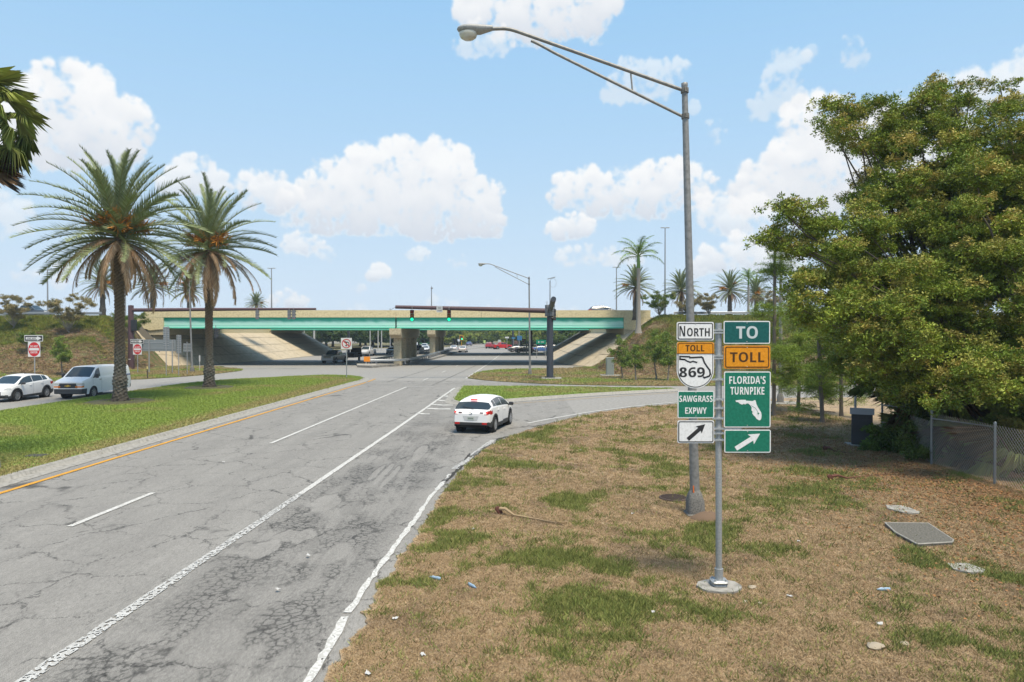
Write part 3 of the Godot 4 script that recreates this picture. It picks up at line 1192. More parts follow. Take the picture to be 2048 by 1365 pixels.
		for j in 33:
			var d := (88.6 if e == 0 else 87.0) + j * 2.0
			var row := PackedVector3Array()
			for k in 9:
				row.append(surf.call(minf(d, 152.0), k / 8.0, 0.07))
			if e == 0:
				row.reverse()
			rows.append(row)
		rows.reverse()
		base.grid(rows)
		var root := setting("slope_paving", base, bed)
		root.name = numbered("paved_slope") if e == 1 else root.name
		rng.seed = 90 + e
		var d := 88.6 if e == 0 else 87.0
		while d < 150.0:
			var step := 2.6
			for k in 4:
				var t0 := k / 4.0 + 0.004
				var t1 := (k + 1) / 4.0 - 0.004
				var lift := rng.randf_range(-0.02, 0.012)
				var pm := MB.new()
				for half in 2:
					var da := d + 0.015 + half * (step - 0.03) / 2
					var db := da + (step - 0.03) / 2
					var q := [surf.call(da, t0, lift), surf.call(da, t1, lift), surf.call(db, t1, lift), surf.call(db, t0, lift)]
					if e == 0:
						pm.quad(q[3], q[2], q[1], q[0])
					else:
						pm.quad(q[0], q[1], q[2], q[3])
				part(root, "panel", pm, grime)
			d += step


# ---------------------------------------------------------------- grass
func make_grass() -> void:
	var tufts := []
	for k in 4:
		tufts.append(tuft(10, 0.06, 0.025, 0.075, 1.1, 0.0065, 200 + k))
	var lm := leaf_mat(0.2, 0.8)
	rng.seed = 321
	for v in 4:
		var xfs := []
		var cols := PackedColorArray()
		for band in [[4.5, 7.0, 7500, 1.0], [7.0, 13.0, 26000, 1.0], [13.0, 20.0, 20500, 1.15], [20.0, 30.0, 15000, 1.45], [30.0, 46.0, 10000, 2.0]]:
			for k in int(band[2]):
				var d: float = rng.randf_range(band[0], band[1])
				var x := rng.randf_range(-3.0, 0.85 * d + 2.5)
				if x > 16.5 or not Geometry2D.is_point_in_polygon(Vector2(x - 0.05, d), field_poly):
					continue
				var g := greenness(x, d)
				g = 1.0 if rng.randf() < g + 0.02 else 0.0
				var s: float = band[3] * rng.randf_range(0.7, 1.2) * (1.0 + 0.45 * g)
				xfs.append(Transform3D(Basis(Vector3.UP, rng.randf() * TAU).scaled(Vector3(s, s * (0.75 + 0.6 * g), s)), Vector3(x, 0.015, -d)))
				var q := field_tuft(x, d, g) * rng.randf_range(0.72, 1.3)
				cols.append(q)
		tag(many("field_grass", tufts[v], lm, xfs, cols, self), "dry brown grass with green patches on the field by the route signs", "grass")
	# mown lawn on the median, the island and the far verge
	var mown := tuft(12, 0.09, 0.03, 0.07, 0.5, 0.009, 230)
	var patch := noise(0.12, FastNoiseLite.TYPE_SIMPLEX_SMOOTH, 3, 23)
	var spots := [[median_poly, -28.0, -13.0, 17.0, 68.0, 62000, 0.15, 1], [island_poly, -4.0, 13.0, 41.0, 54.5, 9000, 0.15, 1], [far_field_poly, -5.0, 40.0, 55.0, 86.0, 14000, 0.06, 0], [left_verge_poly, -60.0, -31.0, 61.0, 84.0, 9000, 0.06, 0]]
	for si in spots.size():
		var sp: Array = spots[si]
		var xfs := []
		var cols := PackedColorArray()
		for k in int(sp[5]):
			var d: float = sp[3] + (sp[4] - sp[3]) * pow(rng.randf(), 1.4)
			var x := rng.randf_range(sp[1], sp[2])
			if not Geometry2D.is_point_in_polygon(Vector2(x, d), sp[0]):
				continue
			var dry := smoothstep(0.05, 0.5, patch.get_noise_2d(x, d))
			var y: float = sp[6]
			if sp[7] == 0:
				dry = smoothstep(-0.25, 0.2, patch.get_noise_2d(x, d) + 0.15)
				y += height_right(x, d) if x > 0 else height_left(x, d)
			else:
				dry *= 0.65
				dry = maxf(dry, 0.8 * smoothstep(1.4, 0.2, absf(x + 14.9)) if si == 0 and d < 62 else dry)
			if y > 3.0:
				continue
			var s := rng.randf_range(0.9, 1.5) * (1.0 + d * 0.012) * (1.3 if sp[7] == 0 else 1.0)
			xfs.append(Transform3D(Basis(Vector3.UP, rng.randf() * TAU).scaled(Vector3(s, s * 0.75, s)), Vector3(x, y - 0.01, -d)))
			var q := Color(0.245, 0.325, 0.07).lerp(Color(0.36, 0.28, 0.14), dry)
			cols.append(q * rng.randf_range(0.75, 1.2))
		tag(many("lawn_grass", mown, lm, xfs, cols, self), ["mown green grass on the median with the palms", "mown green grass on the triangular traffic island", "patchy green and brown grass round the right signal mast", "patchy grass along the foot of the left embankment"][si], "grass")
	# ground cover on both banks
	var bush := tuft(26, 0.24, 0.10, 0.34, 0.9, 0.022, 231)
	for side in 2:
		var xfs := []
		var cols := PackedColorArray()
		var pt := noise(0.09, FastNoiseLite.TYPE_SIMPLEX_SMOOTH, 3, 25 + side)
		for k in 26000:
			var d := rng.randf_range(68.0, 86.0)
			var x := rng.randf_range(10.5, 72.0) if side == 0 else rng.randf_range(-98.0, -45.0)
			var h := height_right(x, d) if side == 0 else height_left(x, d)
			if h < 0.1:
				continue
			var p := pt.get_noise_2d(x, d * 1.8)
			var g := smoothstep(-0.25, 0.3, p + (h - 3.2) * 0.2)
			if g < 0.25 and rng.randf() < 0.45:
				continue
			var s := rng.randf_range(0.7, 1.5)
			xfs.append(Transform3D(Basis(Vector3.UP, rng.randf() * TAU).scaled(Vector3(s, s * (0.5 + 0.6 * g), s)), Vector3(x, h, -d)))
			var q := Color(0.33, 0.23, 0.14).lerp(Color(0.24, 0.155, 0.10), rng.randf()).lerp(Color(0.12, 0.185, 0.028).lerp(Color(0.22, 0.20, 0.045), rng.randf()), g)
			cols.append(q * rng.randf_range(0.75, 1.3))
		tag(many("ground_cover", bush, lm, xfs, cols, self), ["green and brown ground cover on the right embankment", "green and brown ground cover on the left embankment"][side], "ground cover")
	# fallen leaves under the big trees
	var lf := MB.new()
	lf.leaf(Vector3(-0.03, 0, 0), Vector3(0.06, 0.012, 0), Vector3(0, 0.008, 0.018))
	var xl := []
	var cl := PackedColorArray()
	for k in 15000:
		var d := rng.randf_range(10.0, 30.0)
		var x := 13.2 - absf(rng.randfn()) * 2.8
		if not Geometry2D.is_point_in_polygon(Vector2(x, d), field_poly):
			continue
		xl.append(Transform3D(Basis(Vector3.UP, rng.randf() * TAU) * Basis(Vector3.RIGHT, rng.randfn() * 0.5), Vector3(x, rng.randf_range(0.03, 0.07), -d)))
		cl.append(Color(0.30, 0.15, 0.06).lerp(Color(0.22, 0.13, 0.07), rng.randf()) * rng.randf_range(0.7, 1.3))
	tag(many("fallen_leaves", lf.mesh(), lm, xl, cl, self), "brown fallen leaves under the big trees by the chain link fence", "fallen leaves")


# ---------------------------------------------------------------- palms
func frond_mesh(len: float, incl: float, droop: float, dead: bool, sd: int, n_leaf := 62, leaf := 0.62) -> ArrayMesh:
	# a feather leaf that starts along +x, rising at incl
	rng.seed = sd
	var m := MB.new()
	var pts := PackedVector3Array([Vector3.ZERO])
	var dirs := []
	var p := Vector3.ZERO
	var steps := 14
	var side_bend := rng.randf_range(-0.25, 0.25)
	for k in steps:
		var s := float(k) / steps
		var a := incl - droop * pow(s, 1.25)
		var d := Vector3(cos(a), sin(a), side_bend * s).normalized()
		dirs.append(d)
		p += d * len / steps
		pts.append(p)
	dirs.append(dirs[steps - 1])
	m.col = Color(0.20, 0.21, 0.085) if not dead else Color(0.26, 0.16, 0.085)
	var rad := PackedFloat32Array()
	for k in steps + 1:
		rad.append(lerpf(0.05, 0.008, float(k) / steps) * len / 5.0)
	m.tube(pts, rad, 4, false)
	for k in n_leaf:
		var s := 0.13 + 0.87 * (k + rng.randf() * 0.5) / n_leaf
		var f := minf(s * steps, steps - 0.001)
		var i := int(f)
		var at0: Vector3 = pts[i].lerp(pts[i + 1], f - i)
		var d: Vector3 = dirs[i]
		var side := d.cross(Vector3.UP)
		side = side.normalized() if side.length() > 0.05 else Vector3(0, 0, 1)
		var up := side.cross(d).normalized()
		var ll := leaf * len / 5.0 * (0.35 + 0.75 * sin(PI * pow(clampf(s, 0, 1), 0.75)) ) * (1.0 if s < 0.85 else 1.05)
		for e in [-1.0, 1.0]:
			var b := rng.randf_range(0.75, 1.3)
			if dead:
				m.col = Color(0.36, 0.215, 0.115).lerp(Color(0.40, 0.29, 0.19), rng.randf()) * b
			else:
				m.col = Color(0.145, 0.19, 0.075).lerp(Color(0.25, 0.285, 0.16), rng.randf()) * b
			var fwd := rng.randf_range(0.75, 1.05)
			var out: Vector3 = (side * e * 0.8 + d * fwd + up * (rng.randf_range(0.15, 0.6) if not dead else rng.randf_range(-0.7, 0.1))).normalized()
			if dead:
				out = (out + Vector3(0, -0.6, 0)).normalized()
			var w: Vector3 = (out.cross(up)).normalized() * 0.034 * len / 5.0
			m.tri(at0 - w, at0 + w, at0 + out * ll * rng.randf_range(0.85, 1.1))
	return m.mesh()


func fruit_mesh(sd: int) -> ArrayMesh:
	rng.seed = sd
	var m := MB.new()
	m.col = Color(0.55, 0.25, 0.03)
	var pts := PackedVector3Array()
	for k in 6:
		var s := k / 5.0
		pts.append(Vector3(s * 1.0, s * 0.75 - s * s * 0.45, 0))
	m.tube(pts, PackedFloat32Array([0.03, 0.025, 0.02, 0.02, 0.015, 0.01]), 4)
	for k in 60:
		var s := rng.randf_range(0.55, 1.0)
		var p := Vector3(s, s * 0.75 - s * s * 0.45, 0)
		var d := Vector3(rng.randf_range(0.2, 1.0), rng.randf_range(-0.9, 0.35), rng.randfn() * 0.6).normalized() * rng.randf_range(0.25, 0.55)
		m.col = Color(0.50, 0.22, 0.025).lerp(Color(0.38, 0.17, 0.04), rng.randf()) * rng.randf_range(0.8, 1.3)
		var w := d.cross(Vector3(rng.randfn(), rng.randfn(), rng.randfn())).normalized() * 0.02
		m.quad(p - w, p + w, p + d + w, p + d - w)
	return m.mesh()


func palm_trunk(h: float, r: float, base_r: float, sd: int) -> MB:
	# old leaf bases spiral round it, rough grey below and brown above
	rng.seed = sd
	var m := MB.new()
	var rows := []
	var nv := int(h / 0.05)
	var ns := 36
	var cols := []
	for j in nv + 1:
		var y := h * j / nv
		var rr := r + (base_r - r) * exp(-y / 0.55) + 0.08 * exp(-pow((y - 1.3) / 0.35, 2.0))
		rr *= 1.0 + 0.10 * smoothstep(h - 1.2, h, y)
		var row := PackedVector3Array()
		for k in ns:
			var a := TAU * k / ns
			var ph := fposmod(y / 0.21 + a * 5.0 / TAU, 1.0)
			var q := fposmod(a * 12.0 / TAU + floor(y / 0.21 + a * 5.0 / TAU) * 0.5, 1.0)
			var bump := (1.0 - ph) * (1.0 - pow(absf(q - 0.5) * 2.0, 2.0)) * 0.095
			if y < 3.6:
				bump += rng.randf_range(0.0, 0.06) * smoothstep(3.6, 2.0, y)
			row.append(Vector3(cos(a) * (rr + bump), y, sin(a) * (rr + bump)))
			var low := smoothstep(4.2, 2.2, y)
			var cc := Color(0.20, 0.135, 0.085).lerp(Color(0.14, 0.12, 0.095), low)
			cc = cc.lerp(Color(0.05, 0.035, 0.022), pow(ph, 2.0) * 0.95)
			cc = cc.lerp(Color(0.24, 0.23, 0.19), low * (0.5 if rng.randf() < 0.4 else 0.0))
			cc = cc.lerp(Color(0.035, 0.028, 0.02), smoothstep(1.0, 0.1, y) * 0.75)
			cols.append(cc)
		rows.append(row)
	m.grid(rows, true)
	for k in cols.size():
		m.c[k] = cols[k]
	return m


var frond_up := []
var frond_mid := []
var frond_low := []
var frond_dead := []
var fruit := []


func date_palm(called: String, label: String, where: Vector3, h: float, len: float, sd: int, live: int, dead: int, fruits: int, group: String, coarse := false) -> Node3D:
	var t := thing(called, label, "palm tree", where, 0.0, group)
	part(t, "trunk", palm_trunk(h, 0.225, 0.47, sd), tint_mat(0.95))
	if frond_up.is_empty():
		for k in 3:
			frond_up.append(frond_mesh(5.0, 0.25, 0.75, false, 300 + k))
			frond_mid.append(frond_mesh(5.0, 0.2, 1.0, false, 310 + k))
			frond_low.append(frond_mesh(5.0, 0.1, 0.8, false, 320 + k))
			frond_dead.append(frond_mesh(4.2, -0.2, 1.25, true, 330 + k))
			fruit.append(fruit_mesh(340 + k))
	var lm := leaf_mat(0.2, 0.6)
	rng.seed = sd
	var turn := 0.0
	for k in live:
		turn += 2.39996
		var s := float(k) / live
		var pitch := lerpf(1.35, -0.38, pow(s, 0.9)) + rng.randf_range(-0.08, 0.08)
		var src: Array = frond_up if s < 0.3 else (frond_mid if s < 0.65 else frond_low)
		var o := part_mesh(t, "frond", src[rng.randi() % 3], lm)
		# meshes start a little above level, so pitch is what is added
		o.transform = Transform3D(Basis(Vector3.UP, turn + rng.randf_range(-0.2, 0.2)) * Basis(Vector3(0, 0, 1), pitch) * Basis(Vector3.RIGHT, rng.randf_range(-0.5, 0.5)) * Basis().scaled(Vector3.ONE * len / 5.0 * rng.randf_range(0.86, 1.05)), Vector3(0, h - 0.1 + 0.5 * (1.0 - s), 0))
	for k in dead:
		turn += 2.39996
		var pitch := rng.randf_range(-0.6, 0.25)
		var o := part_mesh(t, "dead_frond", frond_dead[rng.randi() % 3], lm)
		o.transform = Transform3D(Basis(Vector3.UP, turn) * Basis(Vector3(0, 0, 1), pitch) * Basis().scaled(Vector3.ONE * len / 5.0 * rng.randf_range(0.55, 1.15)), Vector3(0, h - 0.15, 0))
	for k in fruits:
		turn += 2.39996
		var o := part_mesh(t, "fruit_stalk", fruit[rng.randi() % 3], lm)
		o.transform = Transform3D(Basis(Vector3.UP, turn) * Basis(Vector3(0, 0, 1), rng.randf_range(-0.05, 0.85)) * Basis().scaled(Vector3.ONE * rng.randf_range(1.0, 1.6)), Vector3(0, h + 0.1, 0))
	return t


func fan_leaf(sd: int, dead: bool) -> ArrayMesh:
	rng.seed = sd
	var m := MB.new()
	var green := Color(0.34, 0.44, 0.13)
	m.col = Color(0.15, 0.17, 0.05) if not dead else Color(0.2, 0.13, 0.07)
	m.tube(PackedVector3Array([Vector3.ZERO, Vector3(0.5, 0.06, 0), Vector3(0.95, 0.0, 0)]), PackedFloat32Array([0.025, 0.018, 0.012]), 4)
	for k in 34:
		var a := lerpf(-2.1, 2.1, (k + rng.randf() * 0.6) / 34.0)
		var hub := Vector3(0.95, 0, 0)
		var d := Vector3(cos(a), 0.10, sin(a)).normalized()
		var l := rng.randf_range(0.75, 0.95) * (1.0 - 0.22 * absf(a) / 2.1)
		var b := rng.randf_range(0.75, 1.35)
		m.col = (green.lerp(Color(0.36, 0.40, 0.13), rng.randf()) if not dead else Color(0.22, 0.14, 0.075)) * b
		var s := d.cross(Vector3.UP).normalized()
		var mid := hub + d * l * 0.42 + Vector3(0, -0.04 if not dead else -0.2, 0)
		var tip := mid + (d * 0.55 + Vector3(0, -0.7 - rng.randf() * 0.9 - (0.7 if dead else 0.0), 0)).normalized() * l * (0.8 if not dead else 1.2)
		m.quad(hub, mid + s * 0.013, tip, mid - s * 0.013)
	return m.mesh()


func royal_palm(label: String, where: Vector3, h: float, size: float, sd: int, group: String) -> Node3D:
	var t := thing("royal_palm", label, "palm tree", where, 0.0, group)
	var m := MB.new()
	m.lathe(PackedVector2Array([Vector2(0.42, 0), Vector2(0.30, 0.5), Vector2(0.25, 1.5), Vector2(0.22, h * 0.5), Vector2(0.20, h - 1.4), Vector2(0.19, h - 1.3)]), Transform3D(), 14)
	part(t, "trunk", m, worn("grey_bark", noise(0.05, FastNoiseLite.TYPE_SIMPLEX_SMOOTH, 4, 80), [[0.0, 0.2, 0.18, 0.15], [1.0, 0.38, 0.35, 0.31]], 3.0))
	m = MB.new()
	m.lathe(PackedVector2Array([Vector2(0.2, h - 1.35), Vector2(0.22, h - 1.1), Vector2(0.15, h - 0.3), Vector2(0.08, h + 0.2)]), Transform3D(), 12)
	part(t, "crownshaft", m, mat(0.12, 0.22, 0.04, 0.5))
	rng.seed = sd
	for k in 15:
		var s := k / 15.0
		var o := part_mesh(t, "frond", royal_mesh(k % 3), leaf_mat(0.35, 0.5))
		o.transform = Transform3D(Basis(Vector3.UP, k * 2.4 + rng.randf() * 0.3) * Basis(Vector3(0, 0, 1), lerpf(1.05, -0.35, s)) * Basis().scaled(Vector3.ONE * size / 5.0), Vector3(0, h - 0.1, 0))
	return t


var royals := {}


func royal_mesh(k: int) -> ArrayMesh:
	if not royals.has(k):
		var st := rng.state
		rng.seed = 400 + k
		var m := MB.new()
		var p := Vector3.ZERO
		var pts := PackedVector3Array([p])
		var dirs := []
		for j in 12:
			var a := 0.45 - 1.5 * pow(j / 12.0, 1.4)
			var d := Vector3(cos(a), sin(a), 0)
			dirs.append(d)
			p += d * 5.0 / 12
			pts.append(p)
		m.col = Color(0.16, 0.22, 0.05)
		m.tube(pts, PackedFloat32Array([0.06, 0.055, 0.05, 0.045, 0.04, 0.035, 0.03, 0.025, 0.02, 0.015, 0.01, 0.01, 0.01]), 4, false)
		for j in 60:
			var s := 0.14 + 0.86 * j / 60.0
			var i := mini(int(s * 12), 11)
			var a0 := pts[i].lerp(pts[i + 1], s * 12 - i)
			for e in [-1.0, 1.0]:
				var out: Vector3 = (Vector3(0, rng.randf_range(-0.9, 0.25), e) + dirs[i] * 0.55).normalized()
				var w: Vector3 = dirs[i] * 0.035
				m.col = Color(0.10, 0.20, 0.025).lerp(Color(0.20, 0.28, 0.05), rng.randf()) * rng.randf_range(0.8, 1.25)
				m.tri(a0 - w, a0 + w, a0 + out * (0.25 + 0.75 * sin(PI * s)))
		royals[k] = m.mesh()
		rng.state = st
	return royals[k]


func make_palms() -> void:
	date_palm("date_palm", "large feather palm with orange fruit stalks standing on the median nearest the white van", Vector3(-23.7, 0.12, -41.2), 9.9, 5.5, 501, 72, 36, 26, "feather palms on the median")
	date_palm("date_palm", "slightly smaller feather palm on the median, right of the one by the white van", Vector3(-23.1, 0.12, -52.0), 10.5, 5.3, 502, 58, 30, 18, "feather palms on the median")
	# soil rings at their feet
	for k in 2:
		var m := MB.new()
		m.lathe(PackedVector2Array([Vector2(2.1, 0.0), Vector2(1.6, 0.10), Vector2(1.15, 0.14), Vector2(0.9, 0.05), Vector2(0.01, 0.04)]), Transform3D(Basis(), [Vector3(-23.7, 0.12, -41.2), Vector3(-23.1, 0.12, -52.0)][k]), 28)
		setting("palm_bed", m, worn("palm_bed", noise(0.05, FastNoiseLite.TYPE_SIMPLEX_SMOOTH, 5, 81), [[0.2, 0.04, 0.03, 0.02], [0.5, 0.07, 0.06, 0.03], [0.8, 0.09, 0.12, 0.025]], 2.5, 0.95))
	# fan palm at the left edge
	var t := thing("fan_palm", "fan palm with drooping leaves at the left edge of the photo", "palm tree", Vector3(-16.0, 0.12, -20.8))
	var m := MB.new()
	m.lathe(PackedVector2Array([Vector2(0.32, 0), Vector2(0.22, 0.6), Vector2(0.19, 4.0), Vector2(0.17, 9.7), Vector2(0.2, 10.2), Vector2(0.05, 10.6)]), Transform3D(), 16)
	part(t, "trunk", m, mats["grey_bark"] if mats.has("grey_bark") else worn("grey_bark", noise(0.05, FastNoiseLite.TYPE_SIMPLEX_SMOOTH, 4, 80), [[0.0, 0.2, 0.18, 0.15], [1.0, 0.38, 0.35, 0.31]], 3.0))
	var fl := [fan_leaf(601, false), fan_leaf(602, false), fan_leaf(603, true)]
	rng.seed = 604
	for k in 50:
		var s := k / 46.0
		var dead := k > 34
		if not dead and k % 4 == 3:
			continue
		var o := part_mesh(t, "dead_leaf" if dead else "fan_leaf", fl[2] if dead else fl[k % 2], leaf_mat(0.35, 0.5))
		var pitch := lerpf(1.3, -0.75, s / 0.74) if not dead else rng.randf_range(-1.5, -1.0)
		o.transform = Transform3D(Basis(Vector3.UP, k * 2.4) * Basis(Vector3(0, 0, 1), pitch) * Basis(Vector3.RIGHT, rng.randf_range(-0.6, 0.6)) * Basis().scaled(Vector3.ONE * rng.randf_range(0.85, 1.1)), Vector3(0, 10.9 - 0.5 * s, 0))
	# palms up on the banks and along the highway
	var proto := date_palm("date_palm", "feather palm on the left bank, left of the nearest median palm", at(205, 650, 92) * Vector3(1, 0, 1) + Vector3(0, 6.2, 0), 4.6, 3.3, 510, 64, 16, 2, "feather palms on the banks")
	var spots := [[305, 92, "feather palm on the left bank seen between the two big median palms", 1.0, 0.4], [378, 98, "feather palm on the left bank seen behind the second median palm", 0.95, 2.0], [512, 112, "lone low feather palm above the left end of the overpass parapet", 0.62, 1.0], [1271, 88, "dark feather palm right behind the tall royal palm by the right overpass end", 0.92, 3.0], [1362, 96, "feather palm on the right bank behind the tall street lamp pole", 0.93, 0.2], [1460, 98, "feather palm on the right bank above the route signs", 0.95, 4.0], [1512, 104, "feather palm farthest right on the right bank", 0.9, 5.0]]
	for s in spots:
		again(proto, "date_palm", s[2], at(s[0], 650, s[1]) * Vector3(1, 0, 1) + Vector3(0, 6.0 if s[0] != 512 else 6.3, 0), s[4], "feather palms on the banks", s[3])
	var r := royal_palm("tall royal palm with grey trunk on the slope by the right overpass end", at(1226, 680, 76) * Vector3(0, 0, 1) + Vector3(at(1277, 660, 76).x, 4.3, 0), 8.6, 3.3, 620, "royal palms on the right bank")
	again(r, "royal_palm", "royal palm on the right bank just above the green TO sign", Vector3(at(1497, 660, 94).x, 6.2, -94), 1.0, "royal palms on the right bank", 0.66)
	again(r, "royal_palm", "royal palm half hidden by the left limbs of the big tree", Vector3(at(1615, 660, 98).x, 6.2, -98), 2.2, "royal palms on the right bank", 0.75)


# ---------------------------------------------------------------- leafy trees
func sprig(sd: int, clumps: int, spread: float, leaves: int, leaf: float, width: float, tone: float) -> ArrayMesh:
	# a flat spray of leaf clumps on thin twigs
	rng.seed = sd
	var m := MB.new()
	for k in clumps:
		var a := rng.randf() * TAU
		var q := sqrt(rng.randf()) * spread
		var c := Vector3(cos(a) * q, rng.randfn() * spread * 0.2, sin(a) * q)
		m.col = Color(0.9, 0.7, 0.55)
		if leaves < 40:
			var w0 := Vector3(0, 0.008, 0)
			m.tri(Vector3.ZERO - w0, Vector3.ZERO + w0, c)
		var cl := rng.randf_range(1.0 - tone, 1.0 + tone)
		for j in leaves:
			var d := Vector3(rng.randfn(), rng.randfn() * 0.7 + 0.25, rng.randfn()).normalized()
			var s := d.cross(Vector3(rng.randfn(), rng.randfn(), rng.randfn())).normalized()
			var b := cl * rng.randf_range(0.8, 1.2)
			m.col = Color(b * rng.randf_range(0.9, 1.1), b, b * rng.randf_range(0.8, 1.1))
			var p := c + d * leaf * rng.randf_range(0.1, 0.7)
			m.leaf(p, d * leaf, s * width)
	return m.mesh()


func branch_to(m: MB, a: Vector3, b: Vector3, r0: float, r1: float, sag: float) -> void:
	var pts := PackedVector3Array()
	var rad := PackedFloat32Array()
	for k in 7:
		var s := k / 6.0
		var p := a.lerp(b, s)
		p.y += sin(PI * s) * sag
		if k > 0 and k < 6:
			p += Vector3(rng.randfn(), rng.randfn(), rng.randfn()) * a.distance_to(b) * 0.025
		pts.append(p)
		rad.append(lerpf(r0, r1, pow(s, 0.7)))
	m.tube(pts, rad, 7)


func leafy(called: String, label: String, category: String, base: Vector3, trunk_h: float, trunk_r: float, pads: Array, sprigs: Array, per_m3: float, dark: Color, light: Color, topc: Color, sd: int, group := "", bark := Color(0.11, 0.095, 0.075), scale_s := 1.0) -> Node3D:
	# pads: [x, y, z, rx, ry] in metres from the base; leaves fill them, limbs reach them
	rng.seed = sd
	var t := thing(called, label, category, base, 0.0, group)
	var tm := MB.new()
	tm.col = bark
	var fork := Vector3(rng.randfn() * 0.15, trunk_h, rng.randfn() * 0.15)
	tm.tube(PackedVector3Array([Vector3(0, -0.1, 0), Vector3(0, 0.25, 0), fork * 0.5, fork]), PackedFloat32Array([trunk_r * 1.7, trunk_r * 1.15, trunk_r, trunk_r * 0.85]), 10)
	for pi in pads.size():
		var p: Array = pads[pi]
		if pads.size() > 60 and pi % 5 != 0:
			continue
		tm.col = bark * rng.randf_range(0.85, 1.15)
		branch_to(tm, fork, Vector3(p[0], p[1], p[2]), trunk_r * (0.45 if pads.size() < 60 else 0.3), trunk_r * 0.06, 0.08 * trunk_h)
	part(t, "trunk", tm, tint_mat(0.95))
	var xfs := []
	for v in sprigs.size():
		xfs.append([])
	var cols := []
	for v in sprigs.size():
		cols.append(PackedColorArray())
	for p in pads:
		var rx: float = p[3]
		var ry: float = p[4]
		var n := int(per_m3 * rx * rx * ry * 4.2 + 3)
		for k in n:
			var d := Vector3(rng.randfn(), rng.randfn(), rng.randfn()).normalized() * pow(rng.randf(), 0.42) * (1.0 if rng.randf() < 0.85 else rng.randf_range(1.1, 1.5))
			var q := Vector3(p[0] + d.x * rx, p[1] + d.y * ry, p[2] + d.z * rx)
			var v := rng.randi() % sprigs.size()
			var tilt := Basis(Vector3(rng.randfn(), 0, rng.randfn()).normalized(), rng.randf_range(0, 0.6))
			xfs[v].append(Transform3D(tilt * Basis(Vector3.UP, rng.randf() * TAU) * Basis().scaled(Vector3.ONE * scale_s * rng.randf_range(0.75, 1.25)), q))
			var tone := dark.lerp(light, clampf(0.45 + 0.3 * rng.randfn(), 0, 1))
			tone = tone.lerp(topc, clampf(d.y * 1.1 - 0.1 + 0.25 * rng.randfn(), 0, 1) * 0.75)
			cols[v].append(tone)
	for v in sprigs.size():
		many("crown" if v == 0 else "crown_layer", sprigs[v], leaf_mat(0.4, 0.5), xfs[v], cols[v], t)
	return t


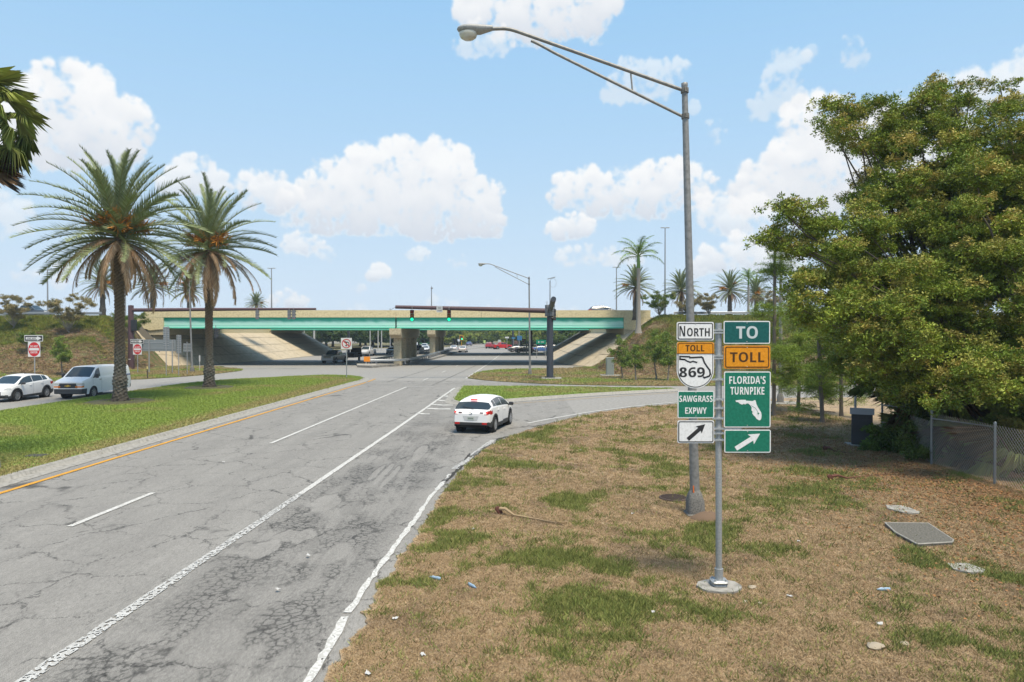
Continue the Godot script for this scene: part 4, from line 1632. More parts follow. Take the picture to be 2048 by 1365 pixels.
func make_trees() -> void:
	var olive := [sprig(701, 11, 0.34, 13, 0.085, 0.018, 0.25), sprig(702, 10, 0.30, 13, 0.08, 0.018, 0.25), sprig(703, 9, 0.38, 12, 0.09, 0.02, 0.3)]
	# the big trees on the right: pads in photograph pixels and distance, size in metres
	var pa := [[1560, 418, 22.5, 0.55, 0.22], [1592, 440, 22.5, 0.75, 0.4], [1545, 470, 22.2, 0.4, 0.22], [1640, 440, 22.5, 0.8, 0.4], [1700, 440, 23, 1.0, 0.5], [1620, 490, 22, 0.9, 0.45], [1690, 490, 22, 1.1, 0.5], [1605, 555, 21.6, 0.55, 0.4], [1650, 560, 21.6, 0.9, 0.6], [1730, 560, 21.6, 1.2, 0.7], [1620, 620, 21.3, 0.55, 0.45], [1680, 630, 21.3, 0.9, 0.6], [1750, 640, 21, 1.1, 0.8], [1710, 690, 21, 0.8, 0.45], [1775, 715, 20.8, 0.9, 0.6], [1780, 480, 23, 1.4, 0.7], [1760, 400, 24, 0.9, 0.4], [1820, 560, 22, 1.4, 0.8], [1830, 650, 21, 1.3, 0.9], [1820, 750, 20.6, 0.9, 0.6]]
	var pb := [[1665, 215, 24.5, 0.55, 0.2], [1690, 235, 24.5, 0.7, 0.35], [1740, 205, 24.8, 0.8, 0.35], [1760, 275, 24.5, 1.1, 0.6], [1710, 260, 24, 0.6, 0.35], [1800, 235, 25, 0.9, 0.5], [1890, 165, 25, 0.5, 0.5], [1860, 215, 25, 1.0, 0.5], [1830, 290, 24.5, 1.3, 0.7], [1770, 340, 24.5, 0.9, 0.6], [1755, 385, 24, 0.6, 0.3], [1830, 370, 24, 1.2, 0.6], [1910, 250, 24.5, 1.2, 0.7], [1950, 180, 25, 0.7, 0.45], [1920, 330, 24, 1.4, 0.8], [1880, 420, 23.5, 1.4, 0.7]]
	var pc := [[2030, 190, 24, 0.7, 0.6], [2010, 260, 23.5, 1.2, 0.7], [2060, 300, 23, 1.4, 0.9], [1980, 350, 22.5, 1.3, 0.7], [2060, 400, 22, 1.5, 0.8], [1950, 430, 22, 1.3, 0.6], [2010, 480, 21.5, 1.4, 0.7], [1930, 520, 21.5, 1.4, 0.7], [1890, 600, 20.8, 1.3, 0.7], [1990, 580, 21, 1.4, 0.8], [1910, 690, 20.2, 1.3, 0.8], [2030, 670, 20.4, 1.4, 0.9], [1890, 770, 20.0, 1.0, 0.6], [1975, 770, 19.8, 1.1, 0.6], [2060, 560, 21, 1.4, 0.8], [2070, 760, 20, 1.1, 0.8], [2160, 300, 23, 1.8, 1.3], [2180, 500, 22, 1.8, 1.3], [2170, 680, 21, 1.7, 1.2], [2300, 420, 24, 2.0, 1.5], [2300, 620, 23, 2.0, 1.5]]
	var roots := [Vector3(15.6, 0, -22.8), Vector3(16.9, 0, -26.4), Vector3(17.6, 0, -22.2)]
	var names_t := ["big tree with low limbs reaching left over the field above the small cabinet", "tall tree with the highest ragged crown, behind the others on the right", "broad tree at the right edge of the photo behind the chain link fence"]
	for k in 3:
		var src: Array = [pa, pb, pc][k]
		var pads := []
		for p in src:
			var w := at(p[0], p[1], p[2] + 0.0)
			var q: Vector3 = w - roots[k]
			rng.seed = int(p[0] * 7 + p[1])
			for j in 5:
				pads.append([q.x + rng.randf_range(-0.75, 0.75) * p[3], q.y + rng.randf_range(-0.9, 0.9) * p[4], q.z + rng.randf_range(-1.2, 0.8) * p[3], p[3] * rng.randf_range(0.4, 0.62), p[4] * rng.randf_range(0.28, 0.5)])
			# leaves behind what shows, so that the crown has depth
			if p[0] > 1640:
				pads.append([q.x + 0.5, q.y + 0.2, q.z - 2.0, p[3] * 0.8, p[4] * 0.5])
			if p[0] > 1760 and k != 1:
				pads.append([q.x + 0.9, q.y - 0.2, q.z - 4.2, p[3] * 1.0, p[4] * 0.6])
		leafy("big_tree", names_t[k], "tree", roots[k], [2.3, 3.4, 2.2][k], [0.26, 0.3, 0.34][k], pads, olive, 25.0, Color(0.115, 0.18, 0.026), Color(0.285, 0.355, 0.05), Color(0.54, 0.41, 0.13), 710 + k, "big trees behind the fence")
	# dark shrub at the cabinet, low plants by the fence
	var dense := [sprig(721, 9, 0.2, 12, 0.09, 0.025, 0.25)]
	leafy("shrub", "dark green shrub growing round the small cabinet by the fence", "shrub", Vector3(13.75, 0, -24.9), 0.3, 0.05, [[-0.1, 0.35, 0.4, 0.5, 0.3], [-0.62, 0.75, 0.1, 0.28, 0.22], [0.75, 0.45, 0.3, 0.75, 0.4], [0.35, 0.95, 0.2, 0.3, 0.25], [-0.5, 0.3, 0.35, 0.5, 0.3], [0.0, 0.75, 0.35, 0.35, 0.3], [0.9, 0.9, -0.2, 0.6, 0.4], [1.2, 1.5, -0.4, 0.7, 0.5]], dense, 55.0, Color(0.06, 0.11, 0.02), Color(0.13, 0.21, 0.035), Color(0.14, 0.22, 0.04), 722)
	leafy("shrub", "leafy vine clump over the low end of the fence, right of the small cabinet", "shrub", Vector3(13.75, 0, -23.4), 0.3, 0.04, [[0.0, 0.45, 0.1, 0.6, 0.4], [0.35, 1.05, -0.3, 0.6, 0.4], [0.5, 1.7, -0.2, 0.55, 0.4], [-0.25, 0.2, 0.9, 0.4, 0.2], [0.3, 0.9, -1.2, 0.6, 0.5]], dense, 45.0, Color(0.06, 0.10, 0.02), Color(0.13, 0.19, 0.035), Color(0.16, 0.2, 0.05), 728)
	# undergrowth behind the fence: dark leafy bushes and palmettos
	for k in 6:
		var z := -17.2 - k * 2.0
		leafy("shrub", ["shadowy bush behind the fence at the right edge of the photo", "shadowy bush behind the nearest fence post", "shadowy bush behind the fence between its two nearest posts", "shadowy bush behind the third fence post", "shadowy bush behind the low end of the fence", "shadowy bush behind the dark shrub and the cabinet"][k], "shrub", Vector3(15.9 + 0.4 * (k % 2), 0, z), 0.4, 0.05, [[0, 0.9, 0, 0.9, 0.8], [0.6, 1.7, 0.4, 0.9, 0.7], [-0.2, 1.6, -0.7, 0.8, 0.7], [1.4, 1.2, -0.3, 1.2, 1.1]], dense, 18.0, Color(0.09, 0.14, 0.03), Color(0.19, 0.24, 0.05), Color(0.3, 0.27, 0.09), 730 + k, "bushes behind the fence")
	var pm := [fan_leaf(741, false), fan_leaf(742, true)]
	for k in 7:
		var t := thing("palmetto", ["palmetto with yellowing blades behind the nearest fence panel", "palmetto with dead straw blades at the right edge behind the fence", "palmetto behind the second fence panel", "palmetto deep in the shade beneath the big trees", "palmetto behind the low end of the fence", "palmetto poking out of the tree right of the tall thin pole", "palmetto with grey blades above the small cabinet"][k], "palmetto", [Vector3(15.3, 0, -20.6), Vector3(15.3, 0, -17.6), Vector3(15.4, 0, -23.2), Vector3(16.5, 0, -19.5), Vector3(15.0, 0, -25.4), Vector3(14.6, 2.0, -25.0), Vector3(14.9, 1.4, -24.0)][k], k * 1.1, "palmettos behind the fence")
		rng.seed = 750 + k
		if k > 4:
			var tk := MB.new()
			tk.rod(Vector3(0, -[2.0, 1.4][k - 5], 0), Vector3(0, 0.1, 0), 0.13, 0.1)
			part(t, "trunk", tk, mat(0.13, 0.10, 0.07, 0.95))
		for j in 13:
			var dead: bool = rng.randf() < [0.35, 0.8, 0.4, 0.2, 0.4, 0.1, 0.3][k]
			var o := part_mesh(t, "dead_leaf" if dead else "fan_leaf", pm[1 if dead else 0], leaf_mat(0.35, 0.5))
			o.transform = Transform3D(Basis(Vector3.UP, j * 2.4) * Basis(Vector3(0, 0, 1), rng.randf_range(0.2, 1.35)) * Basis().scaled(Vector3.ONE * rng.randf_range(0.8, 1.25)), Vector3(0, 0.05, 0))
	# feathery young cypresses on the field
	var feather := [sprig(761, 10, 0.3, 12, 0.11, 0.008, 0.3), sprig(762, 9, 0.34, 12, 0.12, 0.008, 0.3)]
	var cy := [[1548, 833, 9.0, 1.5, "tallest thin feathery tree on the field, just right of the green route signs"], [1597, 822, 7.0, 1.5, "thin feathery tree on the field with a dark trunk, second from the route signs"], [1645, 846, 4.4, 1.1, "short thin tree on the field with a pale grey forked trunk"], [1683, 833, 6.2, 1.3, "thin feathery tree on the field closest to the small cabinet"]]
	for k in cy.size():
		var c: Array = cy[k]
		var b := on_ground(c[0], c[1])
		var h: float = c[2]
		var pads := []
		rng.seed = 770 + k
		for j in 26:
			var s := rng.randf_range(0.16, 1.0)
			var rr: float = c[3] * (1.05 - s) + 0.15
			var a := rng.randf() * TAU
			pads.append([cos(a) * rr * 0.8, h * s, sin(a) * rr * 0.8, 0.42, 0.26])
		var t := leafy("young_tree", c[4], "tree", b, h * 0.96, 0.085, [], feather, 1.0, Color(0.1, 0.16, 0.02), Color(0.17, 0.25, 0.04), Color(0.2, 0.26, 0.06), 780 + k, "young trees on the field", Color(0.16, 0.14, 0.12))
		for ch in t.get_children():
			if ch is MultiMeshInstance3D:
				t.remove_child(ch)
				ch.free()
		var tm := MB.new()
		tm.col = Color(0.2, 0.17, 0.14)
		for p in pads:
			branch_to(tm, Vector3(0, maxf(p[1] - 0.5, 0.7), 0), Vector3(p[0], p[1], p[2]), 0.022, 0.006, 0.02)
		part(t, "branches", tm, tint_mat(0.95))
		var xfs := []
		var cols := PackedColorArray()
		for p in pads:
			for j in (15 if k != 2 else 7):
				var d := Vector3(rng.randfn(), rng.randfn(), rng.randfn()) * 0.45
				xfs.append(Transform3D(Basis(Vector3.UP, rng.randf() * TAU).scaled(Vector3.ONE * rng.randf_range(0.7, 1.2)), Vector3(p[0] + d.x * 0.55, p[1] + d.y * 0.5, p[2] + d.z * 0.55)))
				cols.append(Color(0.15, 0.24, 0.035).lerp(Color(0.27, 0.37, 0.07), rng.randf()))
		many("crown", feather[k % 2], leaf_mat(0.4, 0.5), xfs, cols, t)
	# saplings at the foot of the right bank, and one on the left bank
	var airy := [sprig(791, 9, 0.34, 11, 0.14, 0.03, 0.3), sprig(792, 8, 0.3, 11, 0.14, 0.03, 0.3)]
	var sp := [[1245, 757, 3.9, 1.15, 0, "leafiest young tree at the foot of the right bank, beside the metal cabinet"], [1272, 761, 3.2, 0.85, 0, "small thin young tree right of the one beside the metal cabinet"], [1313, 760, 4.6, 1.2, 1, "young tree with pale bare twigs at the foot of the right bank"], [1336, 762, 4.3, 1.1, 1, "young tree at the foot of the right bank close to the NORTH sign"], [124, 752, 4.0, 1.1, 0, "young tree on the left bank behind the white van's windscreen"], [1700, 760, 4.4, 1.3, 0, "young tree across the slip road below the big tree's limbs"]]
	for k in sp.size():
		var s: Array = sp[k]
		var b := on_ground(s[0], s[1], 0.05)
		b.y = maxf(0.05, height_right(b.x, -b.z) if b.x > 0 else height_left(b.x, -b.z))
		var h: float = s[2]
		var r: float = s[3]
		var pads := [[0, h * 0.45, 0, r * 0.75, h * 0.16], [r * 0.35, h * 0.6, 0.2, r * 0.6, h * 0.14], [-r * 0.4, h * 0.62, -0.2, r * 0.6, h * 0.14], [0, h * 0.8, 0, r * 0.5, h * 0.13], [-r * 0.2, h * 0.95, 0, r * 0.25, h * 0.08], [r * 0.3, h * 0.42, -0.3, r * 0.5, h * 0.1]]
		leafy("sapling", s[5], "tree", b, h * 0.38, 0.06, pads, airy, [7.0, 3.5][s[4]], Color(0.13, 0.20, 0.035), Color(0.23, 0.32, 0.06), Color(0.22, 0.28, 0.06), 800 + k, "young trees at the foot of the banks", Color(0.18, 0.16, 0.14))
	# bare-stemmed shrubs on top of the banks
	var sb := [[1318, 622, 84.0, 3.6, 0, "multi stemmed green shrub at the right end of the overpass wall"], [1415, 625, 85.0, 3.2, 1, "brownish twiggy shrub on the right bank behind the lamp pole"], [1375, 628, 86.0, 2.6, 1, "low twiggy shrub on the right bank left of the lamp pole"], [138, 655, 79.5, 5.2, 1, "tall twiggy tree with several pale stems on the left bank"], [25, 650, 80.5, 4.6, 1, "twiggy tree on the left bank at the left edge of the photo"], [262, 640, 86.0, 4.0, 0, "green bush behind the maroon signal mast on the left bank"], [1540, 628, 86.0, 3.6, 1, "twiggy shrub on the right bank right of the route signs"], [60, 690, 75.0, 2.4, 0, "low bright green bush on the left bank above the ONE WAY sign"]]
	for k in sb.size():
		var s: Array = sb[k]
		var b := at(s[0], s[1], s[2])
		b.y = (height_right(b.x, s[2]) if b.x > 0 else height_left(b.x, s[2]))
		var h: float = s[3]
		var pads := []
		rng.seed = 820 + k
		for j in 34:
			var a := j * 2.4
			var v := rng.randf()
			var q := h * (0.16 + 0.55 * v) * sqrt(rng.randf())
			pads.append([cos(a) * q, h * (0.35 + 0.6 * v) - 0.25 * q, sin(a) * q, h * 0.09, h * 0.05])
		leafy("bank_shrub", s[5], "shrub", b, 0.35, 0.06, pads, airy, [30.0, 24.0][s[4]], [Color(0.10, 0.17, 0.03), Color(0.24, 0.22, 0.10)][s[4]], [Color(0.19, 0.27, 0.05), Color(0.38, 0.31, 0.16)][s[4]], Color(0.28, 0.25, 0.12), 840 + k, "shrubs on the banks", Color(0.30, 0.27, 0.23), 0.8)
	# trees far beyond the bridge
	var far_leaf := [sprig(851, 16, 0.85, 12, 0.34, 0.11, 0.35)]
	var protos := []
	for k in 4:
		var pads := []
		rng.seed = 860 + k
		for j in 17:
			var a := j * 2.4
			var q := sqrt(j / 17.0) * 4.2
			pads.append([cos(a) * q, [2.6, 2.2, 2.0, 1.9][k] + 4.8 * (1.0 - j / 17.0) + rng.randf_range(-1.4, 0.8), sin(a) * q, rng.randf_range(1.3, 1.9), rng.randf_range(0.9, 1.4)])
		protos.append(leafy("far_tree", ["dark green shade tree beyond the overpass, leftmost in its left opening", "bright green leafy tree beyond the overpass by the far end of the left paved slope", "pale green tree beyond the overpass right of the second pier", "dark tree beyond the overpass behind the green guide sign"][k], "tree", Vector3([-96.0, -66.0, -22.0, 18.0][k], 0, [-190.0, -178.0, -262.0, -205.0][k]), [2.4, 1.8, 1.6, 1.6][k], 0.32, pads, far_leaf, 1.5, [Color(0.05, 0.09, 0.024), Color(0.10, 0.21, 0.025), Color(0.14, 0.21, 0.04), Color(0.06, 0.11, 0.026)][k], [Color(0.10, 0.17, 0.04), Color(0.19, 0.34, 0.04), Color(0.29, 0.36, 0.07), Color(0.13, 0.20, 0.045)][k], [Color(0.10, 0.15, 0.035), Color(0.18, 0.30, 0.04), Color(0.30, 0.32, 0.07), Color(0.15, 0.18, 0.04)][k], 870 + k, "trees beyond the overpass"))
	rng.seed = 888
	for k in 46:
		var px := 560.0 + k * 15.5 + rng.randf_range(-6, 6)
		var d := rng.randf_range(205, 250) if px < 850 else rng.randf_range(268, 320)
		if px > 1010:
			d = rng.randf_range(215, 260)
		var which := 0 if px < 850 and rng.randf() < 0.8 else (2 if px < 1060 else (3 if rng.randf() < 0.75 else 2))
		var tone: String = ["dark green", "bright green", "yellowish green", "deep green"][which]
		var nth: String = ["first", "second", "third", "fourth", "fifth", "sixth", "seventh", "eighth", "ninth", "tenth", "eleventh", "twelfth", "thirteenth", "fourteenth"][k if k < 14 else (k - 14 if k < 22 else (k - 22 if k < 33 else k - 33))]
		var lab := "%s tree beyond the overpass, %s from the left %s" % [tone, nth, "in its left opening" if k < 14 else ("behind the two piers" if k < 22 else ("where the road ends" if k < 33 else "behind the queueing cars"))]
		again(protos[which], "far_tree", lab, Vector3(at(px, 690, d).x, 0, -d), rng.randf() * TAU, "trees beyond the overpass", rng.randf_range(0.9, 1.35))
	for k in 4:
		var px: float = [745.0, 600.0, 1125.0, 1065.0][k]
		again(protos[[0, 0, 2, 2][k]], "far_tree", ["tall tree whose top shows just above the middle of the parapet", "tall tree beyond the left half of the overpass", "tall tree beyond the right half of the overpass behind the signal mast", "tall tree beyond the overpass behind the second street lamp"][k], Vector3(at(px, 690, 235).x, 0, -235.0), k * 1.3, "trees beyond the overpass", [1.38, 1.2, 1.2, 1.2][k])


# ---------------------------------------------------------------- fence
func make_fence() -> void:
	var galv := mat(0.28, 0.30, 0.31, 0.45, 0.6)
	var t := thing("chain_link_fence", "rusty grey chain link fence with pipe posts along the foot of the big trees", "fence")
	var zs := [-11.0, -13.7, -16.4, -19.2, -22.1, -24.3, -26.3]
	var fx := func(z: float) -> float: return 13.62 + maxf(0.0, -z - 22.1) * 0.16
	for z in zs:
		var m := MB.new()
		m.rod(Vector3(fx.call(z), -0.1, z), Vector3(fx.call(z), 1.72, z), 0.038)
		m.lathe(PackedVector2Array([Vector2(0.045, 1.70), Vector2(0.045, 1.74), Vector2(0.02, 1.775), Vector2(0.001, 1.78)]), Transform3D(Basis(), Vector3(fx.call(z), 0, z)), 10)
		part(t, "post", m, galv)
	for k in [3, 5]:
		var m := MB.new()
		m.rod(Vector3(fx.call(zs[k]), 1.62, zs[k]), Vector3(fx.call(zs[k + 1]), 1.5, zs[k + 1]), 0.024)
		part(t, "rail", m, galv)
	rng.seed = 900
	var wire := mat(0.55, 0.53, 0.49, 0.6, 0.1)
	for k in zs.size() - 1:
		var m := MB.new()
		var z0: float = zs[k]
		var z1: float = zs[k + 1]
		var hgt := 1.62 if k < 4 else 1.35
		var step := 0.11
		var nn := int((absf(z1 - z0) + hgt) / step)
		for dirn in [1.0, -1.0]:
			for j in nn:
				# a diagonal wire cut to the panel, z' runs along the fence
				var s := j * step - (hgt if dirn > 0 else 0.0)
				var a := Vector2(s, 0)
				var b := Vector2(s + hgt * dirn, hgt)
				var l := absf(z1 - z0)
				if dirn > 0:
					if a.x < 0:
						a = Vector2(0, -a.x)
					if b.x > l:
						b = Vector2(l, hgt - (b.x - l))
				else:
					if a.x > l:
						a = Vector2(l, a.x - l)
					if b.x < 0:
						b = Vector2(0, hgt + b.x)
				if a.y >= b.y - 0.02 or a.x > l or a.x < 0:
					continue
				var pa := Vector3(fx.call(z0 - a.x) + dirn * 0.004, 0.06 + a.y, z0 - a.x)
				var pb := Vector3(fx.call(z0 - b.x) + dirn * 0.004, 0.06 + b.y, z0 - b.x)
				var w := Vector3(0, 0.005, 0.005)
				m.quad(pa - w, pb - w, pb + w, pa + w)
				m.quad(pa + Vector3(0.003, 0, 0), pb + Vector3(0.003, 0, 0), pb - Vector3(0.003, 0, 0), pa - Vector3(0.003, 0, 0))
		var o := part(t, "chain_link_mesh", m, wire)
		o.set_meta("kind", "stuff")


# ---------------------------------------------------------------- street lamps
func lamp_head(parent: Node, tip: Vector3) -> void:
	# cobra head pointing along -x from tip
	var grey := worn("lamp_paint", noise(0.05, FastNoiseLite.TYPE_SIMPLEX_SMOOTH, 5, 91), [[0.1, 0.05, 0.05, 0.05], [0.3, 0.30, 0.31, 0.31], [1.0, 0.42, 0.43, 0.43]], 1.5, 0.5)
	var rows := []
	for q in [[0.02, 0.06, 0.05, 0.03], [0.0, 0.09, 0.07, 0.05], [-0.28, 0.15, 0.085, 0.13], [-0.5, 0.19, 0.09, 0.12], [-0.68, 0.18, 0.08, 0.09], [-0.79, 0.11, 0.05, 0.05], [-0.82, 0.03, 0.01, 0.01]]:
		var row := PackedVector3Array()
		for k in 16:
			var a := TAU * k / 16
			var y := sin(a)
			row.append(tip + Vector3(q[0], (y * q[2] if y > 0 else y * q[3]) + 0.01, -cos(a) * q[1]))
		rows.append(row)
	var m := MB.new()
	m.loft(rows)
	part(parent, "lamp_housing", m, grey)
	m = MB.new()
	m.lathe(PackedVector2Array([Vector2(0.19, 0.0), Vector2(0.185, -0.06), Vector2(0.155, -0.13), Vector2(0.09, -0.175), Vector2(0.001, -0.19)]), Transform3D(Basis().scaled(Vector3(1.15, 1, 0.85)), tip + Vector3(-0.56, -0.07, 0)), 18)
	var gl := StandardMaterial3D.new()
	gl.albedo_color = lin(0.55, 0.54, 0.47)
	gl.roughness = 0.12
	gl.metallic = 0.2
	part(parent, "lamp_lens", m, gl)


func street_lamp(label: String, where: Vector3, turn: float, lean: float, base_box: bool) -> Node3D:
	var grey := worn("lamp_pole", noise(0.04, FastNoiseLite.TYPE_SIMPLEX_SMOOTH, 5, 92), [[0.1, 0.17, 0.17, 0.165], [0.5, 0.25, 0.25, 0.245], [1.0, 0.31, 0.31, 0.305]], 3.0, 0.55, 0.35)
	var dull := worn("lamp_base", noise(0.05, FastNoiseLite.TYPE_SIMPLEX_SMOOTH, 5, 93), [[0.1, 0.06, 0.06, 0.055], [0.5, 0.16, 0.155, 0.145], [1.0, 0.25, 0.24, 0.22]], 1.2, 0.8)
	var t := thing("street_lamp", label, "street lamp", where, turn, "double arm street lamps")
	t.rotation.z = lean
	var m := MB.new()
	m.lathe(PackedVector2Array([Vector2(0.115, 0.5), Vector2(0.105, 1.5), Vector2(0.068, 10.02), Vector2(0.076, 10.03), Vector2(0.076, 10.1), Vector2(0.001, 10.13)]), Transform3D(), 20)
	part(t, "pole", m, grey)
	m = MB.new()
	m.rbox(Vector3(0, 0.03, 0), Vector3(0.47, 0.06, 0.47), 0.05)
	var rings := []
	for q in [[0.06, 0.20], [0.34, 0.19], [0.5, 0.16], [0.56, 0.13], [0.585, 0.115]]:
		var ring := PackedVector3Array()
		for k in 16:
			var a := TAU * k / 16
			var sq := 1.0 / maxf(absf(cos(a)), absf(sin(a)))
			ring.append(Vector3(cos(a), 0, sin(a)) * q[1] * lerpf(minf(sq, 1.3), 1.0, smoothstep(0.4, 0.58, q[0])) + Vector3(0, q[0], 0))
		rings.append(ring)
	m.loft(rings)
	part(t, "transformer_base", m, dull)
	# two arms that meet, and their tie
	m = MB.new()
	var c := Curve3D.new()
	c.add_point(Vector3(-0.06, 9.95, 0))
	c.add_point(Vector3(-3.75, 11.37, 0), Vector3(0.4, -0.15, 0), Vector3(-0.35, 0.14, 0))
	c.add_point(Vector3(-4.45, 11.49, 0), Vector3(0.3, 0.0, 0))
	c.bake_interval = 0.12
	m.tube(c.get_baked_points(), PackedFloat32Array([0.042]), 10)
	part(t, "upper_arm", m, grey)
	m = MB.new()
	var d := Curve3D.new()
	d.add_point(Vector3(-0.06, 9.33, 0))
	d.add_point(Vector3(-2.9, 10.83, 0), Vector3(0.6, -0.32, 0), Vector3(-0.2, 0.1, 0))
	d.add_point(Vector3(-3.55, 11.19, 0), Vector3(0.3, -0.14, 0))
	d.bake_interval = 0.2
	m.tube(d.get_baked_points(), PackedFloat32Array([0.034]), 10)
	part(t, "lower_arm", m, grey)
	m = MB.new()
	m.rod(Vector3(-1.25, 10.40, 0), Vector3(-1.22, 9.97, 0), 0.02)
	part(t, "tie_rod", m, grey)
	for y in [9.93, 9.33]:
		m = MB.new()
		m.lathe(PackedVector2Array([Vector2(0.08, y - 0.06), Vector2(0.092, y - 0.055), Vector2(0.092, y + 0.055), Vector2(0.08, y + 0.06)]), Transform3D(), 16)
		m.box(Vector3(0, y, 0.095), Vector3(0.05, 0.1, 0.03))
		part(t, "clamp", m, dull)
	lamp_head(t, Vector3(-4.45, 11.49, 0))
	if base_box:
		m = MB.new()
		m.box(Vector3(-0.06, 0.63, 0.125), Vector3(0.025, 0.16, 0.012))
		part(t, "orange_tag", m, mat(0.7, 0.16, 0.02, 0.6))
	return t


func make_lamps() -> void:
	var l := street_lamp("tall double arm street lamp standing right behind the route signs", on_ground(1391, 1030), 0.0, 0.028, true)
	l = street_lamp("street lamp with double arm on the grass left of the right signal mast", on_ground(1060, 749, 0.05), 0.0, 0.01, false)
	l = street_lamp("street lamp rising behind the second median palm beside the left verge signs", on_ground(384, 744, 0.05), PI, -0.03, false)
	l = street_lamp("street lamp among the thin feathery trees, its pole half hidden by leaves", on_ground(1561, 806, 0.05), -1.9, 0.0, false)
	var pad := MB.new()
	var pl := PackedVector2Array()
	for p in rounded(2.6, 1.6, 0.5):
		pl.append(p)
	pad.extrude(pl, 0.08, Transform3D(Basis(Vector3.RIGHT, -PI / 2), on_ground(1556, 808, 0.0)))
	solo("concrete_pad", "pale concrete apron round the foot of the lamp among the thin trees", "concrete pad", pad, mats["kerb_stone"])
	# slim lamps along the highway, seen above the parapets
	var steel := mat(0.30, 0.31, 0.32, 0.5, 0.4)
	var hl := [[95, 540, 96, "thin highway lamp pole above the far left bank"], [250, 515, 100, "thin highway pole rising behind the nearest median palm"], [543, 537, 112, "thin highway pole right of the second median palm"], [1233, 535, 110, "thin highway pole left of the royal palm by the overpass end"], [1330, 456, 98, "tall thin highway pole rising above the right bank, left of the main lamp"], [863, 578, 118, "short camera pole on the middle of the overpass"]]
	for q in hl:
		var foot := at(q[0], 650, q[2])
		foot.y = 6.4
		var topy: float = at(q[0], q[1], q[2]).y - 6.4
		var t := thing("highway_pole", q[3], "pole", foot, 0.0, "slim poles along the highway")
		var m := MB.new()
		m.tube(PackedVector3Array([Vector3.ZERO, Vector3(0, topy, 0)]), PackedFloat32Array([0.13, 0.07]), 10)
		part(t, "pole", m, steel)
		m = MB.new()
		if q[2] == 118:
			m.box(Vector3(0.05, topy + 0.1, 0), Vector3(0.35, 0.22, 0.25))
			m.rod(Vector3(0, topy + 0.2, 0), Vector3(0, topy + 0.5, 0), 0.04)
			part(t, "camera", m, mat(0.2, 0.2, 0.2))
		else:
			for e in [-1.0, 1.0]:
				m.rbox(Vector3(e * 0.35, topy + 0.02, 0), Vector3(0.6, 0.1, 0.28), 0.04)
			part(t, "lamp_housing", m, mat(0.35, 0.35, 0.34))
	# two cobra lamps of the far highway whose heads show over the parapet
	for q in [[780, 617, "far street lamp whose curved head peeks over the left half of the parapet", 1.0], [1038, 621, "far street lamp whose curved head peeks over the right half of the parapet", -1.0]]:
		var d := 165.0
		var p := at(q[0], q[1], d)
		var t := thing("far_lamp", q[2], "street lamp", Vector3(p.x, 0, p.z), 0.0, "far lamps beyond the overpass")
		var m := MB.new()
		m.rod(Vector3(0, 0, 0), Vector3(0, p.y, 0), 0.14, 0.09)
		part(t, "pole", m, steel)
		m = MB.new()
		var e: float = 1.0 if q[3] > 0 else -1.0
		var pts := PackedVector3Array([Vector3(0, p.y - 0.5, 0)])
		for k in 6:
			var s := (k + 1) / 6.0
			pts.append(Vector3(e * -1.0 * 0 + (2.6 * s if e > 0 else -2.6 * s), p.y - 0.5 + 1.1 * sin(s * PI / 2), 0))
		m.tube(pts, PackedFloat32Array([0.06]), 6)
		part(t, "arm", m, steel)
		m = MB.new()
		m.rbox(pts[6] + Vector3(e * 0.35, -0.02, 0), Vector3(0.9, 0.18, 0.35), 0.07)
		part(t, "lamp_housing", m, mat(0.3, 0.3, 0.3))


# ---------------------------------------------------------------- signals
func signal_head(called: String, label: String, where: Vector3, turn: float, lit: int, shell: Material) -> Node3D:
	# three lenses facing +z
	var t := thing(called, label, "traffic light", where, turn, "traffic lights at the junction")
	var m := MB.new()
	for k in 3:
		m.rbox(Vector3(0, -0.36 * k, 0), Vector3(0.36, 0.345, 0.24), 0.03)
	part(t, "housing", m, shell)
	for k in 3:
		m = MB.new()
		m.lathe(PackedVector2Array([Vector2(0.155, 0.0), Vector2(0.12, 0.025), Vector2(0.001, 0.04)]), Transform3D(Basis(Vector3.RIGHT, PI / 2), Vector3(0, -0.36 * k, 0.122)), 18)
		var c: Color = [Color(0.20, 0.012, 0.012), Color(0.30, 0.11, 0.01), Color(0.01, 0.25, 0.15)][k]
		if k == lit:
			var g := StandardMaterial3D.new()
			g.albedo_color = Color(0.1, 0.9, 0.65)
			g.emission_enabled = true
			g.emission = Color(0.12, 1.0, 0.72)
			g.emission_energy_multiplier = 0.55
			part(t, "lit_lens", m, g).set_meta("label", "lit green lens")
			var o := OmniLight3D.new()
			o.name = "lamp"
			o.light_color = Color(0.3, 1.0, 0.8)
			o.light_energy = 0.05
			o.omni_range = 20
			o.omni_attenuation = 2
			o.light_size = 0.12
			o.shadow_enabled = true
			o.position = Vector3(0, -0.36 * k, 0.33)
			t.add_child(o)
		else:
			part(t, "lens", m, mat(c.r, c.g, c.b, 0.25))
		# visor: an open half tube
		m = MB.new()
		var r1 := PackedVector3Array()
		var r2 := PackedVector3Array()
		for j in 13:
			var a := -0.35 + (PI + 0.7) * j / 12.0
			r1.append(Vector3(cos(a) * 0.165, -0.36 * k + sin(a) * 0.165, 0.12))
			r2.append(Vector3(cos(a) * 0.165, -0.36 * k + sin(a) * 0.165, 0.12 + 0.22 * (0.45 + 0.55 * maxf(0.0, sin(a)))))
		m.grid([r1, r2])
		part(t, "visor", m, mat(0.02, 0.02, 0.022, 0.5))
	m = MB.new()
	m.rod(Vector3(0, 0.17, 0), Vector3(0, 0.5, 0), 0.03)
	part(t, "bracket", m, mat(0.3, 0.3, 0.3, 0.5, 0.4))
	return t


